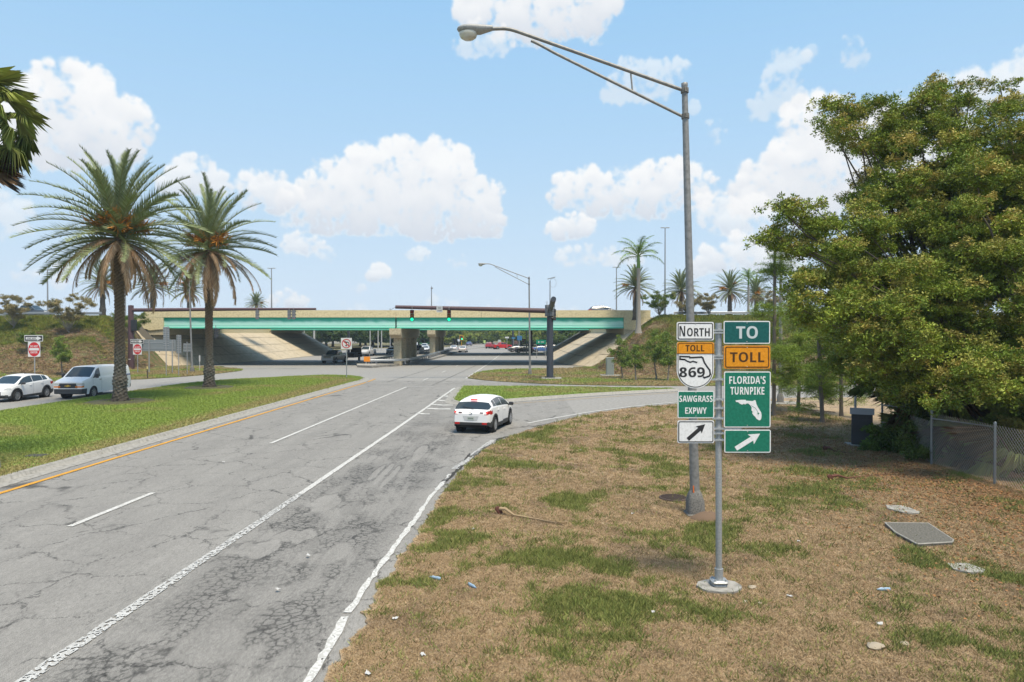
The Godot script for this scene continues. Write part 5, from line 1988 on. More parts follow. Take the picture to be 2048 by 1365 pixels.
func make_signals() -> void:
	var maroon := worn("maroon_steel", noise(0.05, FastNoiseLite.TYPE_SIMPLEX_SMOOTH, 5, 95), [[0.1, 0.04, 0.024, 0.03], [0.5, 0.08, 0.04, 0.047], [1.0, 0.13, 0.08, 0.088]], 2.5, 0.6)
	var slate := worn("slate_steel", noise(0.05, FastNoiseLite.TYPE_SIMPLEX_SMOOTH, 5, 96), [[0.1, 0.030, 0.036, 0.050], [0.6, 0.048, 0.056, 0.075], [1.0, 0.08, 0.085, 0.10]], 2.5, 0.55)
	# right mast
	var b := on_ground(1100, 757, 0.05)
	var t := thing("signal_mast", "dark slate signal mast with a long maroon arm reaching left across the road", "signal mast", b, 0.0, "signal masts")
	var m := MB.new()
	m.lathe(PackedVector2Array([Vector2(0.33, 0.08), Vector2(0.31, 3.0), Vector2(0.285, 6.9), Vector2(0.29, 6.92), Vector2(0.001, 6.97)]), Transform3D(), 20)
	part(t, "pole", m, slate)
	m = MB.new()
	m.rbox(Vector3(0, 0.05, 0), Vector3(0.95, 0.07, 0.95), 0.08)
	for k in 6:
		var a := TAU * k / 6
		m.rod(Vector3(cos(a) * 0.4, 0.08, sin(a) * 0.4), Vector3(cos(a) * 0.4, 0.2, sin(a) * 0.4), 0.035)
	part(t, "base_plate", m, slate)
	m = MB.new()
	m.tube(PackedVector3Array([Vector3(0, 6.35, 0), Vector3(-5.0, 6.5, 0.0), Vector3(-14.55, 6.72, 0.2)]), PackedFloat32Array([0.24, 0.215, 0.165]), 14)
	part(t, "mast_arm", m, maroon)
	m = MB.new()
	m.tube(PackedVector3Array([Vector3(0.0, 6.45, 0), Vector3(-0.15, 6.62, 5.0), Vector3(-0.35, 6.9, 11.2)]), PackedFloat32Array([0.24, 0.23, 0.21]), 14)
	part(t, "mast_arm", m, slate)
	m = MB.new()
	m.tube(PackedVector3Array([Vector3(0, 6.9, 0), Vector3(0, 9.2, 0)]), PackedFloat32Array([0.055, 0.045]), 8)
	var ring := PackedVector3Array()
	for k in 17:
		var a := TAU * k / 16
		ring.append(Vector3(0.28 + cos(a) * 0.32, 9.0 + sin(a) * 0.42, 0))
	m.tube(ring, PackedFloat32Array([0.012]), 5)
	m.box(Vector3(0.12, 9.45, 0), Vector3(0.75, 0.05, 0.4), Basis(Vector3(0, 0, 1), 0.25))
	part(t, "antenna", m, mat(0.30, 0.31, 0.33, 0.5, 0.3))
	m = MB.new()
	m.rbox(Vector3(0, 0.0, 0), Vector3(1.9, 0.12, 1.9), 0.05)
	solo("concrete_pad", "square concrete footing under the right signal mast", "concrete pad", m, mats["kerb_stone"], b + Vector3(0.15, 0.0, 0))
	# left mast
	var bl := on_ground(262, 739, 0.05)
	t = thing("signal_mast", "maroon signal mast and arm at the left end of the overpass", "signal mast", bl, 0.0, "signal masts")
	m = MB.new()
	m.lathe(PackedVector2Array([Vector2(0.36, 0.0), Vector2(0.33, 3.0), Vector2(0.30, 7.55), Vector2(0.001, 7.6)]), Transform3D(), 20)
	part(t, "pole", m, maroon)
	m = MB.new()
	m.tube(PackedVector3Array([Vector3(0.1, 7.0, 0), Vector3(10.0, 7.08, 0), Vector3(21.9, 7.13, 0)]), PackedFloat32Array([0.22, 0.19, 0.13]), 14)
	part(t, "mast_arm", m, maroon)
	m = MB.new()
	m.rbox(Vector3(0.45, 5.2, 0.2), Vector3(0.6, 1.3, 0.35), 0.05)
	part(t, "control_box", m, mat(0.02, 0.022, 0.026, 0.5))
	m = MB.new()
	m.box(Vector3(0, 1.2, 0.345), Vector3(0.25, 0.08, 0.004))
	part(t, "label_plate", m, mat(0.6, 0.6, 0.58))
	# heads
	var dark := mat(0.035, 0.035, 0.038, 0.5)
	var grey := mat(0.15, 0.155, 0.165, 0.5)
	var z := b.z
	signal_head("traffic_light", "lit green traffic light nearest the tip of the right mast arm", at(824, 624, -z - 0.4), 0.06, 2, dark)
	signal_head("traffic_light", "lit green traffic light right of the small white sign on the mast arm", at(898, 624, -z - 0.4), 0.06, 2, dark)
	signal_head("traffic_light", "grey traffic light seen from the side, upper left of the right mast's top", Vector3(b.x - 0.35, 6.75, z + 1.2), PI / 2 + 0.5, -1, grey)
	signal_head("traffic_light", "traffic light seen from behind on the right mast, in front of the pole top", Vector3(b.x + 0.0, 6.75, z + 2.6), PI * 0.75, -1, grey)
	signal_head("traffic_light", "dark traffic light on the right side of the right mast pole", Vector3(b.x + 0.42, 6.4, z + 0.2), -PI / 2, -1, dark)
	var zl := bl.z
	signal_head("traffic_light", "traffic light seen from behind hanging mid way on the left mast arm", at(514, 624, -zl - 0.3), PI * 0.95, -1, grey)
	signal_head("traffic_light", "left one of two traffic lights side by side near the left mast arm's tip", at(578, 624, -zl - 0.3), PI * 0.9, -1, grey)
	signal_head("traffic_light", "right one of two traffic lights side by side near the left mast arm's tip", at(587, 624, -zl - 0.3), PI * 0.9, -1, grey)
	signal_head("traffic_light", "dark traffic light low behind the second median palm's trunk", at(431, 660, 74.0), PI * 0.8, -1, dark)
	# small sign on the right arm
	var s := thing("regulatory_sign", "small white sign hanging on the right mast arm between two green lights", "sign", at(879, 619, -z - 0.35))
	m = MB.new()
	m.extrude(rounded(0.58, 0.58, 0.05), 0.02)
	part(s, "panel", m, mat(0.45, 0.46, 0.47, 0.5))
	var f := sans(700, 75)
	text(s, "legend", "NO", f, 0.13, 0.24, Vector3(0, 0.12, 0.022), mat(0.08, 0.08, 0.09))
	text(s, "legend", "TURNS", f, 0.13, 0.42, Vector3(0, -0.12, 0.022), mat(0.08, 0.08, 0.09))
	# mast poles of the far junction, seen under the bridge
	var fm := [[697, 152, 0.3, 9.0, "dark pole of the far junction behind the no turn sign"], [1026, 165, 0.28, 9.0, "dark pole of the far junction left of the second street lamp"], [1063, 150, 0.26, 9.0, "maroon pole of the far junction just right of the second street lamp"], [740, 170, 0.13, 9.0, "left of three slim pale poles in the left opening of the overpass"], [756, 172, 0.14, 9.0, "middle of three slim pale poles in the left opening of the overpass"], [763, 172, 0.14, 9.0, "right of three slim pale poles in the left opening of the overpass"], [628, 185, 0.3, 9.0, "stout pale pole before the dark trees, above the left paved slope"], [1053, 150, 0.12, 9.0, "slim grey pole left of the maroon far pole"], [608, 180, 0.12, 9.0, "slim pale pole left of the stout one above the left paved slope"]]
	for q in fm:
		m = MB.new()
		m.rod(Vector3.ZERO, Vector3(0, q[3], 0), q[2], q[2] * 0.8)
		var g := at(q[0], 690, q[1])
		solo("far_pole", q[4], "pole", m, maroon if q[0] == 1063 else (slate if q[2] > 0.25 and q[0] != 628 else mat(0.40, 0.40, 0.39, 0.6)), Vector3(g.x, 0, g.z), 0.0, "poles beyond the overpass")


func sans(weight := 400, stretch := 100) -> Font:
	var f := SystemFont.new()
	f.font_names = PackedStringArray(["Droid Sans"])
	f.font_weight = weight
	f.font_stretch = stretch
	return f


# ---------------------------------------------------------------- the two columns of route signs
func sign_panel(t: Node, called: String, x0: float, x1: float, y0: float, y1: float, r: float, face: Material, edge: Material, back: Material, z := 0.09) -> MeshInstance3D:
	# pixels of the photograph relative to the post, at 117.7 to the metre
	var w := (x1 - x0) / 117.7
	var h := (y1 - y0) / 117.7
	var at0 := Vector3(((x0 + x1) * 0.5 - 1437.0) / 117.7, 4.25 - ((y0 + y1) * 0.5 - 668.0) / 117.7, z)
	var m := MB.new()
	m.extrude(rounded(w, h, r), 0.006)
	var p := part(t, called, m, back)
	p.position = at0
	m = MB.new()
	m.extrude(rounded(w - 0.004, h - 0.004, r - 0.002), 0.003)
	var b := part(p, "border", m, edge)
	b.position = Vector3(0, 0, 0.006)
	m = MB.new()
	m.extrude(rounded(w - 0.036, h - 0.036, r - 0.016), 0.002)
	b = part(p, "face", m, face)
	b.position = Vector3(0, 0, 0.009)
	m = MB.new()
	for e in [-1.0, 1.0]:
		m.lathe(PackedVector2Array([Vector2(0.009, 0.0), Vector2(0.008, 0.004), Vector2(0.001, 0.006)]), Transform3D(Basis(Vector3.RIGHT, PI / 2), Vector3(0, e * (h * 0.5 - 0.035), 0.011)), 8)
	part(p, "bolt", m, mat(0.35, 0.36, 0.37, 0.4, 0.6))
	return p


func florida(scale_x: float, scale_y: float) -> PackedVector2Array:
	# rough outline of a state with a panhandle, unit square, y up
	var q := [[0.0, 0.97], [0.02, 0.90], [0.10, 0.89], [0.17, 0.82], [0.25, 0.78], [0.33, 0.82], [0.36, 0.78], [0.44, 0.84], [0.50, 0.82], [0.56, 0.76], [0.62, 0.64], [0.61, 0.52], [0.66, 0.45], [0.64, 0.38], [0.70, 0.28], [0.76, 0.22], [0.80, 0.13], [0.88, 0.08], [0.90, 0.05], [0.96, 0.08], [0.99, 0.16], [1.0, 0.30], [0.98, 0.42], [0.92, 0.54], [0.86, 0.66], [0.80, 0.80], [0.77, 0.97], [0.70, 0.99], [0.69, 0.94], [0.40, 0.96], [0.39, 1.0], [0.2, 1.0]]
	var p := PackedVector2Array()
	for k in q:
		p.append(Vector2((k[0] - 0.5) * scale_x, (k[1] - 0.5) * scale_y))
	return p


func arrow(len: float, shaft: float, head: float, hw: float, ang: float) -> PackedVector2Array:
	var p := PackedVector2Array()
	for q in [[-len / 2, -shaft / 2], [len / 2 - head, -shaft / 2], [len / 2 - head * 1.15, -hw / 2], [len / 2, 0], [len / 2 - head * 1.15, hw / 2], [len / 2 - head, shaft / 2], [-len / 2, shaft / 2]]:
		p.append(Vector2(q[0], q[1]).rotated(ang))
	return p


func make_route_sign() -> void:
	var base := on_ground(1438, 1178)
	var t := thing("route_sign", "pole with two columns of green, white and orange road signs pointing to toll roads", "road sign", base)
	var steel := worn("galvanised", noise(0.06, FastNoiseLite.TYPE_SIMPLEX_SMOOTH, 5, 97), [[0.1, 0.33, 0.35, 0.36], [0.6, 0.42, 0.44, 0.455], [1.0, 0.52, 0.54, 0.55]], 1.2, 0.42, 0.5)
	var m := MB.new()
	m.rod(Vector3(0, 0.05, 0), Vector3(-0.02, 4.43, 0), 0.052, 0.052, 18)
	part(t, "post", m, steel)
	m = MB.new()
	m.rod(Vector3(0, 0.06, 0), Vector3(0, 0.34, 0), 0.07, 0.07, 18)
	m.rbox(Vector3(0, 0.13, 0), Vector3(0.26, 0.05, 0.26), 0.05)
	m.rbox(Vector3(0, 0.08, 0), Vector3(0.24, 0.04, 0.24), 0.05)
	for k in 4:
		var a := PI / 4 + k * PI / 2
		m.rod(Vector3(cos(a) * 0.12, 0.05, sin(a) * 0.12), Vector3(cos(a) * 0.12, 0.18, sin(a) * 0.12), 0.014)
	part(t, "slip_base", m, steel)
	m = MB.new()
	var foot := PackedVector2Array()
	rng.seed = 950
	for k in 22:
		var a := TAU * k / 22
		foot.append(Vector2(cos(a) * 0.36, sin(a) * 0.30) * rng.randf_range(0.92, 1.08))
	m.extrude(foot, 0.09, Transform3D(Basis(Vector3.RIGHT, -PI / 2), Vector3(0, -0.03, 0)))
	solo("concrete_footing", "small round concrete footing at the foot of the route sign pole", "concrete footing", m, mats["kerb_stone"], base)
	# crossbars clamped to the post
	for q in [[1421, 1452, 661], [1421, 1452, 666], [1421, 1456, 711], [1421, 1456, 716], [1419, 1455, 757], [1421, 1455, 796], [1421, 1455, 813], [1428, 1456, 833], [1421, 1470, 853], [1421, 1456, 862], [1428, 1456, 875]]:
		m = MB.new()
		var y: float = 4.25 - (q[2] - 668.0) / 117.7
		m.box(Vector3(((q[0] + q[1]) * 0.5 - 1437.0) / 117.7, y, 0.072), Vector3((q[1] - q[0]) / 117.7 + 0.12, 0.026, 0.03))
		m.box(Vector3(-0.01, y, 0.0), Vector3(0.125, 0.03, 0.125))
		part(t, "crossbar", m, steel)
	var white := worn("white_sheeting", noise(0.03, FastNoiseLite.TYPE_SIMPLEX_SMOOTH, 6, 100), [[0.1, 0.62, 0.63, 0.63], [0.5, 0.74, 0.75, 0.76], [1.0, 0.78, 0.79, 0.80]], 0.9, 0.4)
	var black := mat(0.018, 0.018, 0.02, 0.4)
	var sheeting := noise(0.03, FastNoiseLite.TYPE_SIMPLEX_SMOOTH, 6, 99)
	var green := worn("green_sheeting", sheeting, [[0.1, 0.0, 0.125, 0.078], [0.5, 0.002, 0.158, 0.098], [0.9, 0.01, 0.18, 0.115]], 0.9, 0.32)
	var teal := worn("teal_sheeting", sheeting, [[0.1, 0.0, 0.07, 0.066], [0.5, 0.0, 0.088, 0.083], [0.9, 0.008, 0.105, 0.10]], 0.9, 0.32)
	var amber := worn("amber_sheeting", sheeting, [[0.1, 0.56, 0.21, 0.0], [0.5, 0.66, 0.255, 0.0], [0.9, 0.72, 0.30, 0.02]], 0.9, 0.35)
	var alu := mat(0.35, 0.36, 0.36, 0.4, 0.6)
	var bold := sans(700, 75)
	var slim := sans(700, 75)
	var z := 0.0115
	# right column
	var p := sign_panel(t, "green_to_sign", 1441, 1531.5, 643, 687.5, 0.03, teal, white, alu)
	text(p, "legend", "TO", bold, 0.205, 0.355, Vector3(0, 0, z), mat(0.5, 0.56, 0.58, 0.4), 0.003)
	p = sign_panel(t, "orange_toll_sign", 1441.5, 1532, 690.5, 736, 0.03, amber, amber, alu)
	m = MB.new()
	frame_line(m, 0.722, 0.345, 0.03, 0.016)
	part(p, "black_line", m, mat(0.06, 0.02, 0.0)).position = Vector3(0, 0, 0.011)
	text(p, "legend", "TOLL", bold, 0.165, 0.565, Vector3(0, 0, z), mat(0.06, 0.022, 0.0, 0.4), 0.003)
	p = sign_panel(t, "green_turnpike_sign", 1442, 1533, 741, 850, 0.03, green, white, alu)
	text(p, "legend", "FLORIDA'S", bold, 0.128, 0.60, Vector3(0, 0.32, z), white, 0.003)
	text(p, "legend", "TURNPIKE", bold, 0.128, 0.56, Vector3(0, 0.145, z), white, 0.003)
	m = MB.new()
	m.extrude(florida(0.43, 0.36), 0.003)
	part(p, "state_outline", m, white).position = Vector3(0.02, -0.185, 0.011)
	m = MB.new()
	m.tube(PackedVector3Array([Vector3(-0.02, 0.06, 0), Vector3(0.05, 0.02, 0), Vector3(0.09, -0.04, 0), Vector3(0.10, -0.09, 0)]), PackedFloat32Array([0.003]), 4)
	m.extrude(rounded(0.026, 0.026, 0.01), 0.003, Transform3D(Basis(Vector3(0, 0, 1), 0.5), Vector3(0.10, -0.07, 0)))
	part(p, "route_line", m, green).position = Vector3(0.08, -0.16, 0.0145)
	p = sign_panel(t, "green_arrow_sign", 1443, 1533.5, 854, 899, 0.03, green, white, alu)
	m = MB.new()
	m.extrude(arrow(0.47, 0.075, 0.155, 0.19, 0.56), 0.003)
	part(p, "arrow", m, white).position = Vector3(0.005, 0.0, 0.011)
	# left column
	p = sign_panel(t, "white_north_sign", 1350, 1422.5, 645, 681, 0.03, white, white, alu)
	m = MB.new()
	frame_line(m, 0.582, 0.272, 0.03, 0.016)
	part(p, "black_line", m, black).position = Vector3(0, 0, 0.011)
	text(p, "legend", "N", slim, 0.17, 0.095, Vector3(-0.215, 0.0, z), black, 0.003)
	text(p, "legend", "ORTH", slim, 0.138, 0.375, Vector3(0.05, -0.016, z), black, 0.003)
	# toll shield: rounded square above, half round below
	var w := 72.5 / 117.7
	var h := 90.0 / 117.7
	var mid := Vector3((1386.5 - 1437.0) / 117.7, 4.25 - (729.0 - 668.0) / 117.7, 0.09)
	m = MB.new()
	m.extrude(shield(w, h, 0.0), 0.006)
	p = part(t, "toll_shield_sign", m, alu)
	p.position = mid
	m = MB.new()
	m.extrude(shield(w - 0.004, h - 0.004, 0.0), 0.003)
	part(p, "border", m, white).position = Vector3(0, 0, 0.006)
	m = MB.new()
	m.extrude(shield(w - 0.032, h - 0.032, 0.0), 0.002)
	part(p, "black_line", m, black).position = Vector3(0, 0, 0.009)
	m = MB.new()
	m.extrude(shield(w - 0.058, h - 0.058, 0.0), 0.002)
	part(p, "face", m, white).position = Vector3(0, 0, 0.0105)
	m = MB.new()
	var topq := PackedVector2Array()
	for q in rounded(w - 0.003, 0.195, 0.03):
		topq.append(Vector2(q.x, maxf(q.y, -0.0975)))
	topq = PackedVector2Array([Vector2(-w / 2 + 0.003, -0.0975), Vector2(w / 2 - 0.003, -0.0975), Vector2(w / 2 - 0.003, 0.068), Vector2(w / 2 - 0.012, 0.09), Vector2(w / 2 - 0.033, 0.097), Vector2(-w / 2 + 0.033, 0.097), Vector2(-w / 2 + 0.012, 0.09), Vector2(-w / 2 + 0.003, 0.068)])
	m.extrude(topq, 0.002)
	part(p, "orange_band", m, amber).position = Vector3(0, h / 2 - 0.0985, 0.0125)
	m = MB.new()
	var hw := w / 2 - 0.022
	var lines := [Vector2(-hw, -0.1), Vector2(-hw, 0.055), Vector2(-hw + 0.022, 0.078), Vector2(hw - 0.022, 0.078), Vector2(hw, 0.055), Vector2(hw, -0.1)]
	for k in 5:
		seg(m, lines[k], lines[k + 1], 0.009)
	seg(m, Vector2(-w / 2 + 0.003, -0.094), Vector2(w / 2 - 0.003, -0.094), 0.009)
	part(p, "black_line", m, mat(0.05, 0.02, 0.0)).position = Vector3(0, h / 2 - 0.0985, 0.0146)
	text(p, "legend", "TOLL", slim, 0.105, 0.31, Vector3(-0.01, h / 2 - 0.10, 0.016), mat(0.06, 0.022, 0.0), 0.003)
	text(p, "legend", "869", sans(700, 100), 0.165, 0.42, Vector3(-0.055, -0.115, 0.0135), black, 0.003)
	m = MB.new()
	var out := [Vector2(-0.20, 0.075), Vector2(-0.255, 0.08), Vector2(-0.255, 0.125), Vector2(-0.10, 0.12), Vector2(-0.09, 0.105), Vector2(0.10, 0.115), Vector2(0.12, 0.10), Vector2(0.15, 0.02), Vector2(0.19, -0.04), Vector2(0.235, -0.10), Vector2(0.245, -0.17), Vector2(0.225, -0.20), Vector2(0.15, -0.225), Vector2(0.135, -0.215)]
	for k in out.size() - 1:
		seg(m, out[k], out[k + 1], 0.026)
	var out2 := [Vector2(-0.255, 0.08), Vector2(-0.18, 0.075), Vector2(-0.13, 0.045), Vector2(-0.085, 0.03), Vector2(-0.04, 0.045), Vector2(0.02, 0.028)]
	for k in out2.size() - 1:
		seg(m, out2[k], out2[k + 1], 0.023)
	part(p, "state_outline", m, black).position = Vector3(0, 0.02, 0.0132)
	p = sign_panel(t, "green_expressway_sign", 1352, 1423.5, 778.5, 832, 0.03, green, white, alu)
	text(p, "legend", "SAWGRASS", bold, 0.105, 0.55, Vector3(0, 0.095, z), white, 0.003)
	text(p, "legend", "EXPWY", bold, 0.105, 0.355, Vector3(0, -0.10, z), white, 0.003)
	p = sign_panel(t, "white_arrow_sign", 1352, 1423.5, 836, 880.5, 0.03, white, white, alu)
	m = MB.new()
	frame_line(m, 0.579, 0.347, 0.03, 0.016)
	part(p, "black_line", m, black).position = Vector3(0, 0, 0.011)
	m = MB.new()
	m.extrude(arrow(0.38, 0.062, 0.125, 0.155, 0.72), 0.003)
	part(p, "arrow", m, black).position = Vector3(0.01, 0.0, 0.011)


func shield(w: float, h: float, _r: float) -> PackedVector2Array:
	var p := PackedVector2Array()
	var r := 0.03
	for k in 6:
		var a := k * PI / 10
		p.append(Vector2(w / 2 - r + cos(a) * r, h / 2 - r + sin(a) * r))
	for k in 6:
		var a := PI / 2 + k * PI / 10
		p.append(Vector2(-w / 2 + r + cos(a) * r, h / 2 - r + sin(a) * r))
	for k in 25:
		var a := PI + PI * k / 24
		p.append(Vector2(cos(a) * w / 2, -h / 2 + w * 0.5 + sin(a) * w * 0.5))
	return p


func seg(m: MB, a: Vector2, b: Vector2, w: float) -> void:
	var d := (b - a).normalized()
	var s := Vector2(-d.y, d.x) * w * 0.5
	var e := d * w * 0.4
	m.extrude(PackedVector2Array([a - e + s, a - e - s, b + e - s, b + e + s]), 0.002 + 0.0003 * ((m.v.size() / 36) % 5))


func frame_line(m: MB, w: float, h: float, r: float, t: float) -> void:
	var o := rounded(w, h, r)
	var i := rounded(w - 2 * t, h - 2 * t, r - t * 0.8)
	for k in o.size():
		var j := (k + 1) % o.size()
		m.quad(Vector3(o[k].x, o[k].y, 0.002), Vector3(i[k].x, i[k].y, 0.002), Vector3(i[j].x, i[j].y, 0.002), Vector3(o[j].x, o[j].y, 0.002))


# ---------------------------------------------------------------- smaller signs
func sign_post(called: String, label: String, where: Vector3, h: float, r := 0.035, group := "") -> Node3D:
	var t := thing(called, label, "sign", where, 0.0, group)
	var m := MB.new()
	m.rod(Vector3(0, -0.05, 0), Vector3(0, h, 0), r)
	part(t, "post", m, mat(0.36, 0.37, 0.38, 0.45, 0.5))
	return t


func plate(t: Node, called: String, w: float, h: float, y: float, face: Material, x := 0.0, r := 0.03, z := 0.045) -> MeshInstance3D:
	var m := MB.new()
	m.extrude(rounded(w, h, r, 3), 0.015)
	var p := part(t, called, m, face)
	p.position = Vector3(x, y, z)
	return p


func back_plate(t: Node, w: float, h: float, y: float, x := 0.0, bars := 2) -> void:
	var p := plate(t, "sign_back", w, h, y, mat(0.24, 0.26, 0.27, 0.5, 0.4), x, 0.03, -0.07)
	for k in bars:
		var m := MB.new()
		m.box(Vector3(0, h * (0.5 - (k + 0.5) / bars), 0.03), Vector3(w * 0.92, 0.05, 0.03))
		part(p, "stiffener", m, mat(0.42, 0.43, 0.44, 0.4, 0.5))


func make_signs() -> void:
	var white := mat(0.62, 0.63, 0.63, 0.45)
	var black := mat(0.02, 0.02, 0.022, 0.5)
	var red := mat(0.50, 0.015, 0.02, 0.45)
	var green := mat(0.0, 0.20, 0.12, 0.4)
	var bold := sans(700, 90)
	# do not enter with one way above, twice
	for q in [[on_ground(69, 768, 0.05), 24.5, 56.5, 0.98, 1.0, "red round DO NOT ENTER sign under a ONE WAY arrow, left of the white van", 690.0, "left"], [on_ground(275, 746, 0.05), 17.5, 74.0, 0.98, 1.0, "red round DO NOT ENTER sign under a ONE WAY arrow, behind the white van's rear", 692.0, "right"]]:
		var base: Vector3 = q[0]
		var d := -base.z
		var pxm := FOCAL / d
		var cy: float = 4.25 - (699.0 - 668.0) / pxm
		var t := sign_post("wrong_way_sign", q[5], base, cy + 1.1, 0.045, "wrong way signs on the left verge")
		var s: float = q[1] / pxm
		cy = cy - base.y
		var p := plate(t, "do_not_enter_plate", s, s * 1.22, cy, white)
		var m := MB.new()
		m.extrude(ellipse(s * 0.47, s * 0.58), 0.004)
		part(p, "red_disc", m, red).position = Vector3(0, 0, 0.015)
		m = MB.new()
		m.extrude(rounded(s * 0.8, s * 0.2, 0.01), 0.004)
		part(p, "white_bar", m, white).position = Vector3(0, 0, 0.019)
		text(p, "legend", "DO NOT", bold, s * 0.17, s * 0.6, Vector3(0, s * 0.24, 0.021), white)
		text(p, "legend", "ENTER", bold, s * 0.17, s * 0.56, Vector3(0, -s * 0.25, 0.021), white)
		var ow := s * 1.5
		p = plate(t, "one_way_plate", ow, ow * 0.34, cy + s * 0.61 + ow * 0.19, white, -0.04)
		m = MB.new()
		m.extrude(rounded(ow * 0.95, ow * 0.27, 0.02), 0.004)
		part(p, "black_field", m, black).position = Vector3(0, 0, 0.015)
		m = MB.new()
		m.extrude(PackedVector2Array([Vector2(-ow * 0.42, -ow * 0.065), Vector2(ow * 0.2, -ow * 0.065), Vector2(ow * 0.2, -ow * 0.12), Vector2(ow * 0.43, 0), Vector2(ow * 0.2, ow * 0.12), Vector2(ow * 0.2, ow * 0.065), Vector2(-ow * 0.42, ow * 0.065)]), 0.004)
		part(p, "arrow", m, white).position = Vector3(0, 0, 0.019)
		text(p, "legend", "ONE WAY", bold, ow * 0.085, ow * 0.5, Vector3(-ow * 0.1, 0, 0.0235), black)
		if q[7] == "left":
			plate(t, "side_plate", 0.03, ow * 0.3, cy + s * 0.61 + ow * 0.19, mat(0.3, 0.31, 0.31), ow * 0.5)
	# no left turn, no u turn
	var b := on_ground(693, 755.5, 0.15)
	var pxm := FOCAL / -b.z
	var t := sign_post("no_turn_sign", "square white sign with a red barred circle over curved turn arrows on the median nose", b, 3.75, 0.045)
	var p := plate(t, "panel", 1.02, 1.06, 3.18, white)
	var m := MB.new()
	ring_band(m, 0.43, 0.355, 0.005, 40)
	part(p, "red_ring", m, red).position = Vector3(0, 0, 0.022)
	m = MB.new()
	m.extrude(PackedVector2Array([Vector2(-0.30, 0.235), Vector2(-0.235, 0.30), Vector2(0.30, -0.235), Vector2(0.235, -0.30)]), 0.004)
	part(p, "red_bar", m, red).position = Vector3(0, 0, 0.020)
	m = MB.new()
	m.extrude(PackedVector2Array([Vector2(-0.02, -0.14), Vector2(-0.14, -0.14), Vector2(-0.02, -0.30), Vector2(0.08, -0.14), Vector2(0.03, -0.14), Vector2(0.03, 0.02), Vector2(0.07, 0.08), Vector2(0.14, 0.09), Vector2(0.20, 0.02), Vector2(0.20, -0.25), Vector2(0.27, -0.25), Vector2(0.27, 0.04), Vector2(0.20, 0.15), Vector2(0.12, 0.18), Vector2(-0.08, 0.19), Vector2(-0.08, 0.27), Vector2(-0.26, 0.14), Vector2(-0.08, 0.03), Vector2(-0.08, 0.1), Vector2(-0.02, 0.09)]), 0.003)
	part(p, "turn_arrows", m, black).position = Vector3(0, 0, 0.0155)
	# the backs of signs on the left verge
	t = thing("guide_sign", "wide grey back of a guide sign before the left paved slope", "sign", on_ground(323, 746, 0.05))
	for x in [-1.35, 1.15]:
		m = MB.new()
		m.rod(Vector3(x, 0, 0), Vector3(x, 3.55, 0), 0.06)
		part(t, "post", m, mat(0.36, 0.37, 0.38, 0.45, 0.5))
	back_plate(t, 4.0, 1.25, 2.95, -0.5)
	for q in [[332, 752, 0.62, 2.0, 3.9, 9, "tall column of sign backs with many crossbars beside the wide guide sign back"], [357, 751, 0.50, 1.85, 3.15, 8, "narrower column of sign backs right of the tall one"], [374, 749, 0.85, 0.9, 2.75, 3, "square grey sign back on a slim post near the left paved slope"]]:
		var g := on_ground(q[0], q[1], 0.05)
		t = sign_post("sign_seen_from_behind", q[6], g, q[4] + 0.3 + q[3] * 0.35, 0.04, "signs seen from behind on the left verge")
		back_plate(t, q[2], q[3], q[4], 0.0, q[5])
	# marker stick and far signs
	m = MB.new()
	m.rbox(Vector3(0, 0.55, 0), Vector3(0.09, 1.1, 0.06), 0.02)
	t = thing("utility_marker", "small dark utility marker stake with a pale top on the left verge", "marker", on_ground(294.5, 757, 0.05))
	part(t, "stake", m, mat(0.06, 0.05, 0.04))
	m = MB.new()
	m.rbox(Vector3(0, 0.98, 0.036), Vector3(0.11, 0.26, 0.012), 0.005)
	part(t, "cap_label", m, mat(0.6, 0.5, 0.2))
	t = thing("marker_post", "pale slim object marker right of the small sign back, on the paved slope edge", "marker", on_ground(399, 742, 0.05))
	m = MB.new()
	m.box(Vector3(0, 1.4, 0), Vector3(0.16, 0.7, 0.03))
	m.rod(Vector3.ZERO, Vector3(0, 1.2, 0), 0.03)
	part(t, "panel", m, mat(0.5, 0.5, 0.5))
	# green guide sign beyond the bridge on the right
	var far := func(label: String, px: float, py0: float, py1: float, pxw: float, d: float, posts: int, face: Material, called := "far_sign") -> Node3D:
		var k := d / FOCAL
		var c := at(px, (py0 + py1) * 0.5, d)
		var r := thing(called, label, "sign", Vector3(c.x, 0, c.z), 0.0, "signs beyond the overpass")
		for j in posts:
			var pm := MB.new()
			var x := 0.0 if posts == 1 else (j - 0.5) * pxw * 0.85 * k
			pm.rod(Vector3(x, 0, 0), Vector3(x, c.y, 0), 0.06)
			part(r, "post", pm, mat(0.36, 0.37, 0.38, 0.45, 0.5))
		var pp := plate(r, "panel", pxw * k, (py1 - py0) * k, c.y, face, 0.0, 0.1, 0.08)
		return r
	var gs: Node3D = far.call("green guide sign on two posts beyond the overpass, left of the right paved slope", 1082, 680, 689, 20, 118, 2, green, "green_guide_sign")
	m = MB.new()
	m.extrude(PackedVector2Array([Vector2(-0.55, 0.0), Vector2(-0.40, 0.16), Vector2(-0.25, 0.0), Vector2(-0.40, -0.16)]), 0.01)
	m.extrude(rounded(0.55, 0.12, 0.03), 0.01, Transform3D(Basis(), Vector3(0.25, 0, 0)))
	part(gs, "white_symbol", m, white).position = Vector3(0, gs.get_child(2).position.y, 0.1)
	far.call("small pale sign left of the far pedestrian light, under the overpass", 917.5, 678.5, 683.5, 4.5, 205, 1, mat(0.5, 0.55, 0.6))
	far.call("small yellow green and white sign left of the red jeep", 969, 681, 687, 4, 200, 1, mat(0.45, 0.62, 0.2))
	far.call("pale square sign above the red pickup", 999, 680, 687, 6, 190, 1, mat(0.42, 0.52, 0.5))
	far.call("white arrow sign on a post right of the red pickup", 1014, 674, 677, 8, 175, 1, white)
